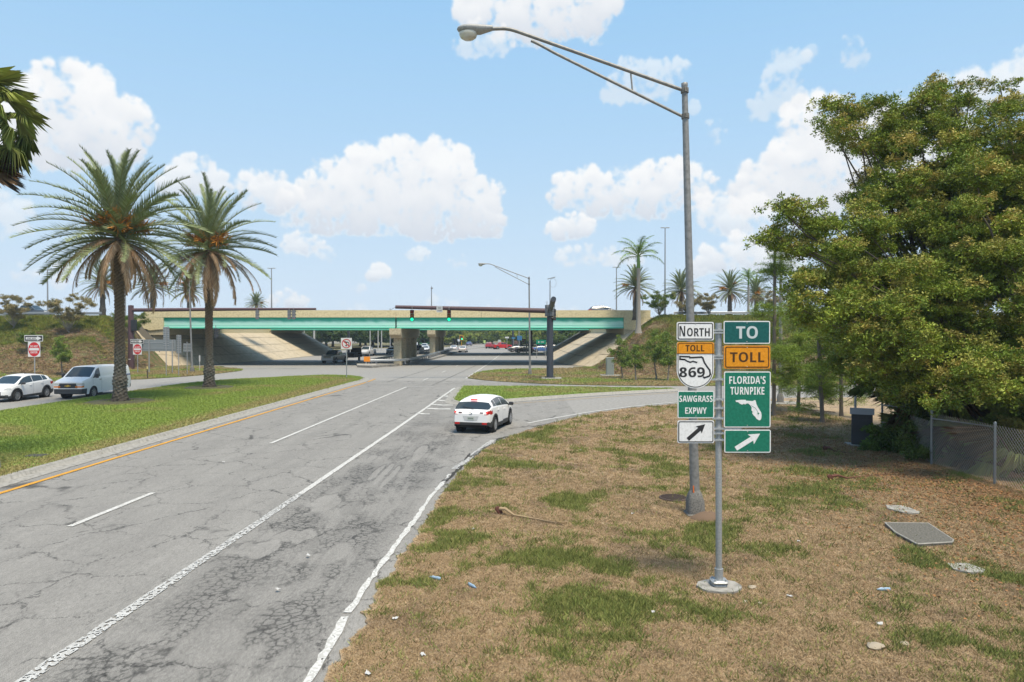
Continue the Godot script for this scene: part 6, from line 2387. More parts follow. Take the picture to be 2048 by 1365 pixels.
	far.call("blue and orange route sign pair beyond the overpass", 1039, 672, 681, 10, 155, 1, mat(0.05, 0.2, 0.45))
	far.call("white square turn sign with red mark beyond the overpass", 1032, 682, 689, 7, 152, 1, mat(0.55, 0.35, 0.36))
	far.call("blue street name sign beyond the overpass", 1027, 675.5, 677.5, 8, 160, 1, mat(0.08, 0.3, 0.5))
	far.call("large white board beyond the left opening of the overpass", 829, 685, 694, 13, 178, 2, mat(0.62, 0.65, 0.7))
	var ys := thing("yield_sign", "red and white triangular yield sign beyond the overpass", "sign", Vector3(at(1047.5, 690, 150).x, 0, -150), 0.0, "signs beyond the overpass")
	var yy: float = at(1047.5, 682, 150).y
	m = MB.new()
	m.rod(Vector3.ZERO, Vector3(0, yy, 0), 0.05)
	part(ys, "post", m, mat(0.36, 0.37, 0.38))
	m = MB.new()
	m.extrude(PackedVector2Array([Vector2(-0.45, 0.4), Vector2(0.45, 0.4), Vector2(0, -0.42)]), 0.03)
	part(ys, "red_triangle", m, red).position = Vector3(0, yy, 0.06)
	m = MB.new()
	m.extrude(PackedVector2Array([Vector2(-0.22, 0.25), Vector2(0.22, 0.25), Vector2(0, -0.16)]), 0.01)
	part(ys, "white_triangle", m, white).position = Vector3(0, yy, 0.095)
	# far signal on a yellow post at the end of the road
	var yl := mat(0.55, 0.28, 0.01, 0.5)
	var sg := thing("far_signal", "yellow framed traffic signal showing green at the end of the road", "traffic light", Vector3(at(923, 690, 190).x, 0, -190))
	var sy: float = at(923, 676, 190).y
	m = MB.new()
	m.rod(Vector3.ZERO, Vector3(0, sy, 0), 0.10)
	part(sg, "post", m, yl)
	m = MB.new()
	m.rbox(Vector3(0, sy, 0.15), Vector3(1.05, 1.45, 0.1), 0.04)
	part(sg, "backing", m, yl)
	m = MB.new()
	m.rbox(Vector3(0, sy, 0.25), Vector3(0.7, 1.15, 0.15), 0.04)
	part(sg, "housing", m, mat(0.05, 0.02, 0.015))
	m = MB.new()
	m.lathe(PackedVector2Array([Vector2(0.22, 0), Vector2(0.14, 0.04), Vector2(0.001, 0.06)]), Transform3D(Basis(Vector3.RIGHT, PI / 2), Vector3(0.15, sy - 0.35, 0.33)), 12)
	var g := StandardMaterial3D.new()
	g.albedo_color = Color(0.1, 0.9, 0.65)
	g.emission_enabled = true
	g.emission = Color(0.12, 1.0, 0.72)
	g.emission_energy_multiplier = 0.8
	part(sg, "lit_lens", m, g)


func ellipse(a: float, b: float) -> PackedVector2Array:
	var p := PackedVector2Array()
	for k in 32:
		p.append(Vector2(cos(TAU * k / 32) * a, sin(TAU * k / 32) * b))
	return p


func ring_band(m: MB, r1: float, r0: float, z: float, n: int) -> void:
	for k in n:
		var a := TAU * k / n
		var b := TAU * (k + 1) / n
		m.quad(Vector3(cos(b) * r1, sin(b) * r1, z), Vector3(cos(a) * r1, sin(a) * r1, z), Vector3(cos(a) * r0, sin(a) * r0, z), Vector3(cos(b) * r0, sin(b) * r0, z))


# ---------------------------------------------------------------- guard rails
func guard_rail(label: String, pts: Array, spacing: float, group: String, both := false) -> Node3D:
	var t := thing("guard_rail", label, "guard rail", Vector3.ZERO, 0.0, group)
	var steel := mat(0.33, 0.35, 0.37, 0.45, 0.5)
	var wood := mat(0.24, 0.24, 0.24, 0.6, 0.3)
	var prof := [[0.04, 0.40], [0.10, 0.45], [0.10, 0.50], [0.045, 0.55], [0.10, 0.61], [0.10, 0.66], [0.04, 0.71]]
	var sides := [1.0, -1.0] if both else [1.0]
	for s in sides:
		var rows := []
		for k in pts.size():
			var a: Vector3 = pts[maxi(k - 1, 0)]
			var b: Vector3 = pts[mini(k + 1, pts.size() - 1)]
			var o: Vector3 = (b - a).cross(Vector3.UP).normalized() * s
			var row := PackedVector3Array()
			for q in prof:
				row.append(pts[k] + o * (q[0] + (0.1 if both else 0.06)) + Vector3(0, q[1], 0))
			rows.append(row)
		var m := MB.new()
		m.grid(rows)
		part(t, "rail", m, steel)
	for k in pts.size() - 1:
		var l: float = pts[k].distance_to(pts[k + 1])
		for j in int(l / spacing):
			var p: Vector3 = pts[k].lerp(pts[k + 1], (j + 0.5) * spacing / l)
			var m := MB.new()
			m.box(Vector3(0, 0.33, 0), Vector3(0.16, 0.76, 0.16))
			part(t, "post", m, wood).position = p
	return t


func make_rails() -> void:
	var pts := []
	for q in [[-18.4, 87.6], [-15.6, 88.5], [-14.4, 89.6], [-13.8, 92.0], [-13.6, 110.0], [-13.9, 140.0], [-14.4, 165.0]]:
		pts.append(Vector3(q[0], 0.27, -q[1]))
	guard_rail("low steel guard rail running along the median beneath the overpass piers", pts, 1.9, "guard rails", false)
	var pts2 := []
	for q in [[-19.2, 88.2], [-18.6, 92.0], [-18.3, 110.0], [-18.0, 140.0], [-17.6, 160.0]]:
		pts2.append(Vector3(q[0], 0.27, -q[1]))
	guard_rail("guard rail on the far side of the median behind the overpass piers", pts2, 1.9, "guard rails", false)
	# concrete median under the bridge
	var m := MB.new()
	sheet(m, PackedVector2Array([Vector2(-21.0, 92.0), Vector2(-19.5, 86.5), Vector2(-17.5, 85.0), Vector2(-15.2, 90.0), Vector2(-13.0, 112.0), Vector2(-12.0, 170.0), Vector2(-20.0, 170.0)]), 0.25, 0.30)
	setting("concrete_median", m, worn("median_slab", noise(0.05, FastNoiseLite.TYPE_SIMPLEX_SMOOTH, 5, 98), [[0.1, 0.12, 0.115, 0.10], [0.5, 0.24, 0.225, 0.20], [1.0, 0.34, 0.32, 0.28]], 8.0, 0.9))
	# orange end marker
	var e := Vector3(-18.55, 0.25, -87.3)
	var t := thing("end_marker", "orange square marker at the near end of the median guard rail", "marker", e)
	m = MB.new()
	m.box(Vector3(0, 0.76, 0.1), Vector3(0.8, 0.64, 0.04))
	part(t, "orange_panel", m, mat(0.75, 0.25, 0.01, 0.5))
	m = MB.new()
	m.box(Vector3(-0.1, 0.25, 0), Vector3(0.16, 0.9, 0.14))
	m.box(Vector3(0.22, 0.25, -0.02), Vector3(0.1, 0.9, 0.12))
	part(t, "post", m, mat(0.25, 0.26, 0.27))
	m = MB.new()
	m.rbox(Vector3(0, 0.02, 0.1), Vector3(2.4, 0.2, 0.9), 0.06)
	solo("concrete_pad", "pale concrete slab under the orange marker of the median guard rail", "concrete pad", m, mat(0.40, 0.38, 0.34, 0.9), e)
	# highway rails on both banks
	var r := []
	for k in 8:
		r.append(Vector3(20.5 + k * 8.0, 6.35, -86.6))
	guard_rail("steel guard rail along the top of the right embankment", r, 1.9, "guard rails")
	r = []
	for k in 9:
		r.append(Vector3(-112.0 + k * 7.5, 6.3, -86.6))
	guard_rail("steel guard rail along the top of the left embankment", r, 1.9, "guard rails")


# ---------------------------------------------------------------- small things
func make_small_things() -> void:
	# metal cabinet at the foot of the right bank
	var b := on_ground(1220, 752, 0.05)
	var t := thing("metal_cabinet", "grey metal signal cabinet at the foot of the right bank", "cabinet", b + Vector3(0, 0.1, 0))
	var galv := worn("cabinet_metal", noise(0.06, FastNoiseLite.TYPE_SIMPLEX_SMOOTH, 4, 101), [[0.1, 0.26, 0.30, 0.28], [1.0, 0.38, 0.42, 0.40]], 1.5, 0.45, 0.4)
	var m := MB.new()
	m.rbox(Vector3(0, 0.83, 0), Vector3(0.74, 1.66, 0.6), 0.03)
	part(t, "housing", m, galv)
	m = MB.new()
	m.rbox(Vector3(0, 0.86, 0.305), Vector3(0.62, 1.4, 0.02), 0.008)
	var door := part(t, "door", m, galv)
	m = MB.new()
	m.box(Vector3(0.24, 0.9, 0.325), Vector3(0.04, 0.14, 0.03))
	part(door, "handle", m, mat(0.12, 0.12, 0.12))
	m = MB.new()
	m.rbox(Vector3(0, 1.69, 0), Vector3(0.8, 0.05, 0.66), 0.02)
	part(t, "lid", m, galv)
	m = MB.new()
	m.rbox(Vector3(0, 0, 0), Vector3(1.9, 0.14, 1.4), 0.05)
	solo("concrete_pad", "flat concrete pad under the grey metal cabinet", "concrete pad", m, mats["kerb_stone"], b + Vector3(0, 0.03, 0))
	# small dark cabinet by the fence
	t = thing("utility_cabinet", "small dark utility cabinet with a pale sloping lid beside the fence", "cabinet", on_ground(1724, 892), -0.46)
	m = MB.new()
	m.rbox(Vector3(0, 0.62, 0), Vector3(0.72, 1.24, 0.55), 0.03)
	part(t, "housing", m, mat(0.030, 0.034, 0.042, 0.5))
	m = MB.new()
	m.extrude(PackedVector2Array([Vector2(-0.36, 1.22), Vector2(0.36, 1.22), Vector2(0.36, 1.26), Vector2(-0.3, 1.46), Vector2(-0.36, 1.46)]), 0.82, Transform3D(Basis(Vector3(0, 0, -1), Vector3.UP, Vector3(1, 0, 0)), Vector3(-0.41, 0, 0)))
	part(t, "lid", m, mat(0.30, 0.34, 0.40, 0.4, 0.3))
	m = MB.new()
	m.rbox(Vector3(0, 0.58, 0.305), Vector3(0.6, 0.9, 0.02), 0.008)
	part(t, "door", m, mat(0.026, 0.03, 0.038, 0.5))
	m = MB.new()
	m.rbox(Vector3(0, 0.03, 0), Vector3(0.95, 0.08, 0.85), 0.03)
	solo("concrete_pad", "thin concrete pad under the small dark cabinet by the fence", "concrete pad", m, mats["kerb_stone"], on_ground(1724, 892))
	# lone tall post by the cabinet
	t = sign_post("slim_post", "tall slim bluish post with a faded plate rising behind the small dark cabinet", on_ground(1711, 862), 3.0, 0.05)
	plate(t, "panel", 0.3, 0.42, 2.9, mat(0.45, 0.2, 0.1, 0.6))
	# slabs and lids in the grass
	var old := worn("old_slab", noise(0.06, FastNoiseLite.TYPE_SIMPLEX_SMOOTH, 5, 102), [[0.1, 0.06, 0.06, 0.05], [0.5, 0.115, 0.11, 0.095], [1.0, 0.2, 0.19, 0.165]], 1.5, 0.95)
	for q in [[[1770, 1053], [1857, 1054], [1908, 1088], [1906, 1093], [1835, 1097], [1790, 1072], "large dark concrete lid with a pale rim lying in the dry field on the right", 0.055], [[1772, 1015], [1808, 1016], [1841, 1029], [1838, 1032], [1806, 1030], [1776, 1022], "small concrete slab sunk in the grass behind the large concrete lid", 0.03], [[1896, 1133], [1935, 1133], [1970, 1146], [1968, 1152], [1940, 1152], [1908, 1145], "small concrete slab sunk in the grass in front of the large concrete lid", 0.03]]:
		var poly := PackedVector2Array()
		for k in 6:
			var g := on_ground(q[k][0], q[k][1])
			poly.append(Vector2(g.x, -g.z))
		var c := Vector2.ZERO
		for p in poly:
			c += p / 6.0
		for k in 6:
			poly[k] -= c
		m = MB.new()
		m.extrude(poly, q[7] + 0.03, Transform3D(Basis(Vector3.RIGHT, -PI / 2), Vector3.ZERO))
		t = thing("concrete_slab", q[6], "concrete slab", Vector3(c.x, -0.0, -c.y), 0.0, "concrete lids in the field")
		part(t, "slab", m, old if q[7] > 0.04 else mats["kerb_stone"])
		var rim := MB.new()
		for k in 6:
			var e1 := poly[k] * 1.0
			var e2 := poly[(k + 1) % 6] * 1.0
			rim.rod(Vector3(e1.x, q[7] + 0.02, -e1.y) * Vector3(0.985, 1, 0.985), Vector3(e2.x, q[7] + 0.02, -e2.y) * Vector3(0.985, 1, 0.985), 0.018, 0.018, 6)
		if q[7] > 0.04:
			part(t, "rim", rim, mats["kerb_stone"])
	# iron cover beside the lamp
	m = MB.new()
	m.lathe(PackedVector2Array([Vector2(0.36, 0.0), Vector2(0.36, 0.05), Vector2(0.34, 0.055), Vector2(0.001, 0.055)]), Transform3D(), 28)
	t = thing("manhole_cover", "rusty round iron cover in the grass left of the tall lamp's base", "manhole cover", on_ground(1347, 999))
	part(t, "lid", m, mat(0.075, 0.05, 0.04, 0.8))
	m = MB.new()
	for k in 9:
		m.box(Vector3(0, 0.06, -0.28 + k * 0.07), Vector3(2.0 * sqrt(maxf(0.01, 0.10 - pow(-0.28 + k * 0.07, 2.0))), 0.012, 0.02))
	part(t, "ribs", m, mat(0.06, 0.042, 0.035, 0.8))
	m = MB.new()
	m.rbox(Vector3(0, 0.0, 0), Vector3(0.62, 0.06, 0.45), 0.05)
	solo("drain_cover", "flat dark drain cover in the median lawn near the kerb", "drain cover", m, mat(0.05, 0.05, 0.045, 0.8), on_ground(73, 912, 0.15))
	# soil mound by the lamp
	m = MB.new()
	var rows := []
	rng.seed = 960
	for q in [[0.42, 0.0], [0.34, 0.08], [0.2, 0.15], [0.06, 0.18]]:
		var ring := PackedVector3Array()
		for k in 14:
			var a := TAU * k / 14
			ring.append(Vector3(cos(a) * q[0] * rng.randf_range(0.8, 1.2), q[1] * rng.randf_range(0.85, 1.1), sin(a) * q[0] * 0.7))
		rows.append(ring)
	m.loft(rows)
	solo("soil_mound", "small mound of brown soil at the right of the tall lamp's base", "soil mound", m, mat(0.15, 0.10, 0.065, 0.95), on_ground(1416, 1040))
	# dropped palm fronds
	var dead := mat(0.12, 0.045, 0.03, 0.8)
	var straw := mat(0.33, 0.24, 0.14, 0.85)
	for q in [[1000, 1030, 1118, 1052, "dried palm leaf stalk with a dark foot lying in the field by the road"], [1663, 963, 1780, 952, "reddish dried palm leaf stalk lying in the field in front of the fence"], [1652, 903, 1715, 912, "dried palm leaf stalk lying near the small dark cabinet"], [1602, 822, 1665, 826, "fallen branch lying behind the short pale trunked tree"]]:
		var a := on_ground(q[0], q[1])
		var c := on_ground(q[2], q[3])
		t = thing("fallen_frond", q[4], "palm stalk", a, 0.0, "dead palm stalks on the field")
		var l := c - a
		m = MB.new()
		m.tube(PackedVector3Array([Vector3(0, 0.14, 0), l * 0.1 + Vector3(0, 0.16, 0.02), l * 0.25 + Vector3(0, 0.06, 0.03), l * 0.6 + Vector3(0, 0.05, -0.03), l * 0.97 + Vector3(0, 0.06, 0)]), PackedFloat32Array([0.045, 0.038, 0.022, 0.015, 0.008]), 7)
		part(t, "stalk", m, straw if q[0] == 1000 else dead)
		m = MB.new()
		m.rbox(Vector3(-0.03, 0.10, 0), Vector3(0.12, 0.2, 0.06), 0.025, Basis(Vector3(0, 0, 1), 0.6))
		part(t, "sheath", m, dead)
		m = MB.new()
		for k in 14:
			var s := 0.6 + 0.4 * k / 14.0
			var p := l * s + Vector3(0, 0.06, 0)
			var d := (l.normalized() + Vector3(0, 0, 0.5 * (1 if k % 2 else -1))).normalized() * 0.28
			m.leaf(p, d + Vector3(0, -0.03, 0), Vector3(0, 0.012, 0.004))
		part(t, "leaflets", m, straw)
	# litter
	var pale := mat(0.47, 0.48, 0.48, 0.6)
	var blue := mat(0.30, 0.42, 0.55, 0.25)
	var lit := [[881, 1162, 0, "crushed clear plastic bottle in the green grass near the road"], [937, 1172, 0, "second flattened bottle right of the crushed one near the road"], [791, 1241, 1, "scrap of pale plastic at the road edge"], [845, 1314, 1, "white paper scrap in the lower middle of the field"], [735, 1352, 1, "torn white strip in the lower left of the field"], [947, 1062, 1, "white paper scrap above the green patch near the road"], [1064, 921, 1, "pale litter near the bend of the slip road"], [1160, 902, 1, "small pale litter left of the signs, far back in the field"], [1781, 1183, 0, "blue plastic wrapper in front of the sunk slab"], [1760, 1252, 1, "crumpled white paper on the right of the field"], [1580, 1196, 1, "white scrap right of the sign footing"], [1307, 1228, 1, "white scrap left of the sign footing"], [1266, 1030, 1, "pale scrap left of the iron cover"], [1598, 1086, 1, "white scrap between the sign pole and the concrete lid"], [556, 1182, 1, "white fragment lying on the asphalt of the right lane"], [616, 1114, 1, "small pale fragment on the patched asphalt"], [447, 926, 1, "pale piece of debris on the asphalt between the lane lines"], [490, 791, 1, "white paper on the median lawn near the second palm"]]
	for k in lit.size():
		var q: Array = lit[k]
		m = MB.new()
		rng.seed = 970 + k
		if q[2] == 0:
			m.lathe(PackedVector2Array([Vector2(0.001, 0), Vector2(0.03, 0.005), Vector2(0.033, 0.07), Vector2(0.026, 0.11), Vector2(0.034, 0.15), Vector2(0.012, 0.20), Vector2(0.013, 0.22), Vector2(0.001, 0.222)]), Transform3D(Basis(Vector3.UP, rng.randf() * TAU) * Basis(Vector3(0, 0, 1), PI / 2), Vector3(0, 0.03, 0)), 10, 0.6)
		else:
			var rr := []
			for j in 5:
				var row := PackedVector3Array()
				for i in 5:
					row.append(Vector3((i - 2) * 0.019 + rng.randfn() * 0.006, 0.025 + absf(rng.randfn()) * 0.014, (j - 2) * 0.013 + rng.randfn() * 0.004))
				rr.append(row)
			m.grid(rr)
		solo("litter", q[3], "litter", m, blue if q[2] == 0 else pale, on_ground(q[0], q[1], 0.15 if k == 17 else 0.015), rng.randf() * TAU, "litter")
	# stones
	for k in 6:
		var q: Array = [[1505, 1177, 0.09, "pale stone right of the sign footing"], [1492, 1205, 0.06, "small stone in front of the sign footing"], [1752, 1297, 0.14, "large pale stone at the lower right of the field"], [1810, 1290, 0.08, "stone right of the large pale one"], [1487, 1000, 0.07, "pale stone beside the tall lamp's base"], [1520, 1208, 0.05, "pebble in the bare soil by the sign footing"]][k]
		m = MB.new()
		rng.seed = 990 + k
		var rr := []
		for e in [[0.2, 0.0], [0.95, 0.2], [0.9, 0.42], [0.5, 0.62], [0.05, 0.68]]:
			var ring := PackedVector3Array()
			for j in 9:
				var a := TAU * j / 9
				ring.append(Vector3(cos(a) * e[0] * rng.randf_range(0.85, 1.15), e[1] * 0.7, sin(a) * e[0] * rng.randf_range(0.6, 0.85)) * q[2])
			rr.append(ring)
		m.loft(rr)
		solo("stone", q[3], "stone", m, mat(0.34, 0.29, 0.22, 0.9), on_ground(q[0], q[1], 0.01), rng.randf() * TAU, "stones in the field")
	# buildings far beyond the trees
	var far_b := [[620, 690, 300, 40.0, 5.0, "long pale building beyond the dark trees on the left", Color(0.5, 0.48, 0.44)], [862, 686, 290, 10.0, 6.0, "small green building behind the second pier", Color(0.05, 0.22, 0.10)]]
	for q in far_b:
		var g := at(q[0], q[1], q[2])
		t = thing("far_building", q[5], "building", Vector3(g.x, 0, g.z))
		m = MB.new()
		m.box(Vector3(0, q[4] * 0.5, 0), Vector3(q[3], q[4], 12))
		part(t, "wall", m, mat(q[6].r, q[6].g, q[6].b, 0.9))
		m = MB.new()
		m.extrude(PackedVector2Array([Vector2(-6.6, q[4]), Vector2(6.6, q[4]), Vector2(0, q[4] + 1.8)]), q[3] + 1.0, Transform3D(Basis(Vector3(0, 0, -1), Vector3.UP, Vector3(1, 0, 0)), Vector3(-q[3] / 2 - 0.5, 0, 0)))
		part(t, "roof", m, mat(0.16, 0.15, 0.17, 0.9))
		for k in int(q[3] / 5.0):
			m = MB.new()
			m.box(Vector3(-q[3] / 2 + 2.5 + k * 5.0, 2.0, 6.03), Vector3(1.8, 1.5, 0.08))
			part(t, "window", m, mat(0.04, 0.05, 0.06, 0.1))
	# strips of dry ground beyond the overpass
	m = MB.new()
	sheet(m, PackedVector2Array([Vector2(-14, 172), Vector2(-8, 215), Vector2(-40, 260), Vector2(-150, 260), Vector2(-150, 165), Vector2(-60, 168), Vector2(-40, 210), Vector2(-22, 240)]), 0.03, 0.1)
	setting("far_grass", m, mats["rough_grass"])
	m = MB.new()
	sheet(m, PackedVector2Array([Vector2(-2.0, 152), Vector2(13.0, 156), Vector2(40.0, 162), Vector2(40.0, 150), Vector2(10.0, 142), Vector2(1.0, 144)]), 0.04, 0.1)
	sheet(m, PackedVector2Array([Vector2(-1.0, 178), Vector2(90.0, 184), Vector2(90.0, 300), Vector2(6.0, 300)]), 0.04, 0.1)
	setting("far_grass", m, mats["rough_grass"])


# ---------------------------------------------------------------- vehicles (forward is +x)
func car_paint(r: float, g: float, b: float, metal := 0.0) -> StandardMaterial3D:
	var key := "paint %.3f %.3f %.3f" % [r, g, b]
	if mats.has(key):
		return mats[key]
	var m := StandardMaterial3D.new()
	m.albedo_color = lin(r, g, b)
	m.roughness = 0.38
	m.metallic = metal
	m.clearcoat_enabled = true
	m.clearcoat = 0.45
	m.clearcoat_roughness = 0.08
	mats[key] = m
	return m


func wheel(t: Node3D, x: float, z: float, r: float, w: float, out: float, spokes: int) -> void:
	var m := MB.new()
	var xf := Transform3D(Basis(Vector3.RIGHT, PI / 2 * out), Vector3(0, 0, 0))
	m.lathe(PackedVector2Array([Vector2(r * 0.66, -w / 2), Vector2(r * 0.9, -w / 2), Vector2(r * 0.98, -w * 0.36), Vector2(r, 0), Vector2(r * 0.98, w * 0.36), Vector2(r * 0.9, w / 2), Vector2(r * 0.68, w / 2 + 0.004), Vector2(r * 0.64, w * 0.3)]), xf, 26)
	var o := part(t, "wheel", m, mat(0.018, 0.018, 0.018, 0.85))
	o.position = Vector3(x, r, z)
	m = MB.new()
	m.lathe(PackedVector2Array([Vector2(r * 0.69, w * 0.30), Vector2(r * 0.67, w * 0.5), Vector2(r * 0.60, w * 0.46), Vector2(r * 0.59, w * 0.1)]), xf, 26)
	for k in spokes:
		var a := TAU * k / spokes
		var b := Basis(Vector3.UP, a)
		m.box(xf * (b * Vector3(r * 0.36, w * 0.40, 0)), Vector3(r * 0.52, w * 0.14, r * 0.13), xf.basis * b)
	m.lathe(PackedVector2Array([Vector2(r * 0.16, w * 0.3), Vector2(r * 0.15, w * 0.5), Vector2(0.001, w * 0.52)]), xf, 14)
	part(o, "rim", m, mat(0.42, 0.43, 0.45, 0.3, 0.7))
	m = MB.new()
	m.lathe(PackedVector2Array([Vector2(r * 0.62, w * 0.08), Vector2(0.001, w * 0.12)]), xf, 20)
	part(o, "brake_disc", m, mat(0.03, 0.03, 0.032, 0.6, 0.4))


func car(called: String, label: String, category: String, where: Vector3, turn: float, s: Dictionary, group := "") -> Node3D:
	var t := thing(called, label, category, where, turn, group)
	var L: float = s.L
	var step: float = s.get("step", 0.04)
	var n := int(L / step)
	var r: float = s.r
	var ra: float = s.get("arch", r + 0.07)
	var axles: Array = s.axles
	var clear: float = s.clear
	var ns: int = s.get("ns", 16)
	var ng: int = s.get("ng", 10)
	var nt: int = s.get("nt", 10)
	var tallest := 0.0
	for q in s.top:
		tallest = maxf(tallest, q[1])
	var rows := []
	var xs := PackedFloat32Array()
	for i in n + 1:
		var x := -L / 2 + L * i / n
		xs.append(x)
		var hw := soft(s.wid, x, 0.1)
		var yt := soft(s.top, x, 0.05)
		var yk := minf(soft(s.belt, x, 0.15), yt - 0.012)
		var yb := soft(s.bot, x, 0.1)
		for a in axles:
			var q: float = ra * ra - (x - a) * (x - a)
			if q > 0:
				yb = maxf(yb, sqrt(q) + r)
		yb = minf(yb, yk - 0.05)
		var row := PackedVector3Array()
		for j in ns + 1:
			var y := lerpf(yb, yk, float(j) / ns)
			var v := clampf((y - clear) / maxf(yk - clear, 0.1), 0, 1)
			row.append(Vector3(x, y, hw * (1.0 - 0.05 * pow(1.0 - v, 2.0) - 0.045 * pow(v, 3.0))))
		var z0 := hw * 0.955 - 0.015
		var h := maxf(0.0, yt - yk)
		var f := clampf(h / maxf(tallest - yk, 0.1), 0, 1)
		var crown := 0.012 + 0.05 * f
		var zr: float = lerpf(z0, hw * s.roof, f)
		for j in range(1, ng + 1):
			var u := float(j) / ng
			row.append(Vector3(x, lerpf(yk, yt - crown, u), lerpf(z0, zr, u) + 0.02 * f * sin(PI * u)))
		for j in range(1, nt + 1):
			var u := float(j) / nt
			row.append(Vector3(x, yt - crown * pow(1.0 - u, 2.2), zr * (1.0 - u)))
		rows.append(row)
	var nc: int = rows[0].size()
	# normals of the right half
	var nrm := []
	for i in n + 1:
		var nn := PackedVector3Array()
		for j in nc:
			var dx: Vector3 = rows[mini(i + 1, n)][j] - rows[maxi(i - 1, 0)][j]
			var dj: Vector3 = rows[i][mini(j + 1, nc - 1)] - rows[i][maxi(j - 1, 0)]
			if j == nc - 1:
				dj = Vector3(0, 0, -1)
			var q := dj.cross(dx)
			q = q.normalized() if q.length() > 1e-9 else Vector3.UP
			if q.z < 0 and j <= ns + ng:
				q = -q
			if j > ns + ng and q.y < 0:
				q = -q
			nn.append(q)
		nrm.append(nn)
	var zones: Array = s.zones
	var bins := {}
	var sort := func(c: Vector3, kind: String, v: float) -> String:
		for z in zones:
			if z[2].call(c.x, c.y, absf(c.z), kind, c.z):
				return z[0]
		if kind == "house" and v > 0.10 and v < 0.93:
			for k in s.windows.size():
				var w: Array = s.windows[k]
				var hh: float = c.y - along(s.belt, c.x)
				if c.x > w[0] + w[2] * hh and c.x < w[1] + w[3] * hh:
					return "side_window " + str(k) + (" r" if c.z > 0 else " l")
		if kind == "house" and s.has("wrap") and c.x < s.rear[1] - 0.03 and c.x > s.rear[0] + 0.05 and v > 0.25:
			return "rear_window"
		if kind == "top":
			if c.x > s.screen[0] and c.x < s.screen[1] and v > 0.1:
				return "windscreen"
			if s.has("rear") and c.x > s.rear[0] and c.x < s.rear[1] and (v > 0.1 or s.has("wrap")):
				return "rear_window"
		return "body"
	for i in n:
		for j in nc - 1:
			var kind := "side" if j < ns else ("house" if j < ns + ng else "top")
			var v := 0.0
			if kind == "house":
				v = (j - ns + 0.5) / ng
			elif kind == "top":
				v = (j - ns - ng + 0.5) / nt
			var a: Vector3 = rows[i][j]
			var b: Vector3 = rows[i][j + 1]
			var d: Vector3 = rows[i + 1][j + 1]
			var e: Vector3 = rows[i + 1][j]
			if a.distance_squared_to(d) < 1e-8:
				continue
			for side in 2:
				var c := (a + d) * 0.5
				if side == 1:
					c.z = -c.z
				var key: String = sort.call(c, kind, v)
				if not bins.has(key):
					bins[key] = MB.new()
				var m: MB = bins[key]
				var k := m.v.size()
				if side == 0:
					m.vert(a, nrm[i][j])
					m.vert(b, nrm[i][j + 1])
					m.vert(d, nrm[i + 1][j + 1])
					m.vert(e, nrm[i + 1][j])
					m.ix.append_array(PackedInt32Array([k, k + 1, k + 2, k, k + 2, k + 3]))
				else:
					var f := Vector3(1, 1, -1)
					m.vert(a * f, nrm[i][j] * f)
					m.vert(b * f, nrm[i][j + 1] * f)
					m.vert(d * f, nrm[i + 1][j + 1] * f)
					m.vert(e * f, nrm[i + 1][j] * f)
					m.ix.append_array(PackedInt32Array([k, k + 2, k + 1, k, k + 3, k + 2]))
	# closed ends
	for e in 2:
		var row: PackedVector3Array = rows[0] if e == 0 else rows[n]
		var nz: int = s.get("nz", 26)
		for j in nc - 1:
			var lo := row[j]
			var hi := row[j + 1]
			for k in nz:
				var u0 := -1.0 + 2.0 * k / nz
				var u1 := -1.0 + 2.0 * (k + 1) / nz
				var q := [Vector3(lo.x, lo.y, lo.z * u0), Vector3(hi.x, hi.y, hi.z * u0), Vector3(hi.x, hi.y, hi.z * u1), Vector3(lo.x, lo.y, lo.z * u1)]
				if q[0].distance_squared_to(q[2]) < 1e-8:
					continue
				var key: String = sort.call((q[0] + q[2]) * 0.5, "rear" if e == 0 else "front", 0.0)
				if not bins.has(key):
					bins[key] = MB.new()
				if e == 0:
					bins[key].quad(q[3], q[2], q[1], q[0])
				else:
					bins[key].quad(q[0], q[1], q[2], q[3])
	var glass := mat(0.03, 0.042, 0.05, 0.06)
	glass.metallic_specular = 0.55
	var looks := {"body": s.paint, "windscreen": glass, "rear_window": glass}
	for z in zones:
		looks[z[0]] = z[1]
	for key in bins:
		var nm: String = key.split(" ")[0]
		part(t, nm, bins[key], glass if nm == "side_window" else looks[key])
	# wheels, wells, underside
	var wz: float = along(s.wid, 0.0) - 0.125
	for a in axles:
		for o in [-1.0, 1.0]:
			wheel(t, a, o * wz, r, 0.22, o, s.get("spokes", 10))
	var m := MB.new()
	m.box(Vector3(0, clear + 0.26, 0), Vector3(L - 0.5, 0.46, along(s.wid, 0.0) * 2 - 0.55))
	for a in axles:
		for o in [-1.0, 1.0]:
			m.lathe(PackedVector2Array([Vector2(ra + 0.02, 0), Vector2(ra + 0.02, 0.26), Vector2(0.01, 0.262)]), Transform3D(Basis(Vector3.RIGHT, -PI / 2 * o), Vector3(a, r, o * (wz + 0.07))), 20)
	part(t, "underside", m, mat(0.012, 0.012, 0.013, 0.9))
	# mirrors
	if s.has("mirror"):
		for o in [-1.0, 1.0]:
			m = MB.new()
			var mp: Array = s.mirror
			m.rbox(Vector3(mp[0], mp[1], o * (mp[2] + 0.12)), Vector3(0.13, mp[3], 0.22), 0.04)
			m.box(Vector3(mp[0], mp[1] - 0.05, o * mp[2]), Vector3(0.06, 0.05, 0.16))
			part(t, "mirror", m, s.get("mirror_mat", s.paint))
	if s.has("handles"):
		for hx in s.handles:
			for o in [-1.0, 1.0]:
				m = MB.new()
				m.rbox(Vector3(hx, along(s.belt, hx) - 0.12, o * along(s.wid, hx) * 0.988), Vector3(0.2, 0.035, 0.05), 0.015)
				part(t, "door_handle", m, s.get("handle_mat", s.paint))
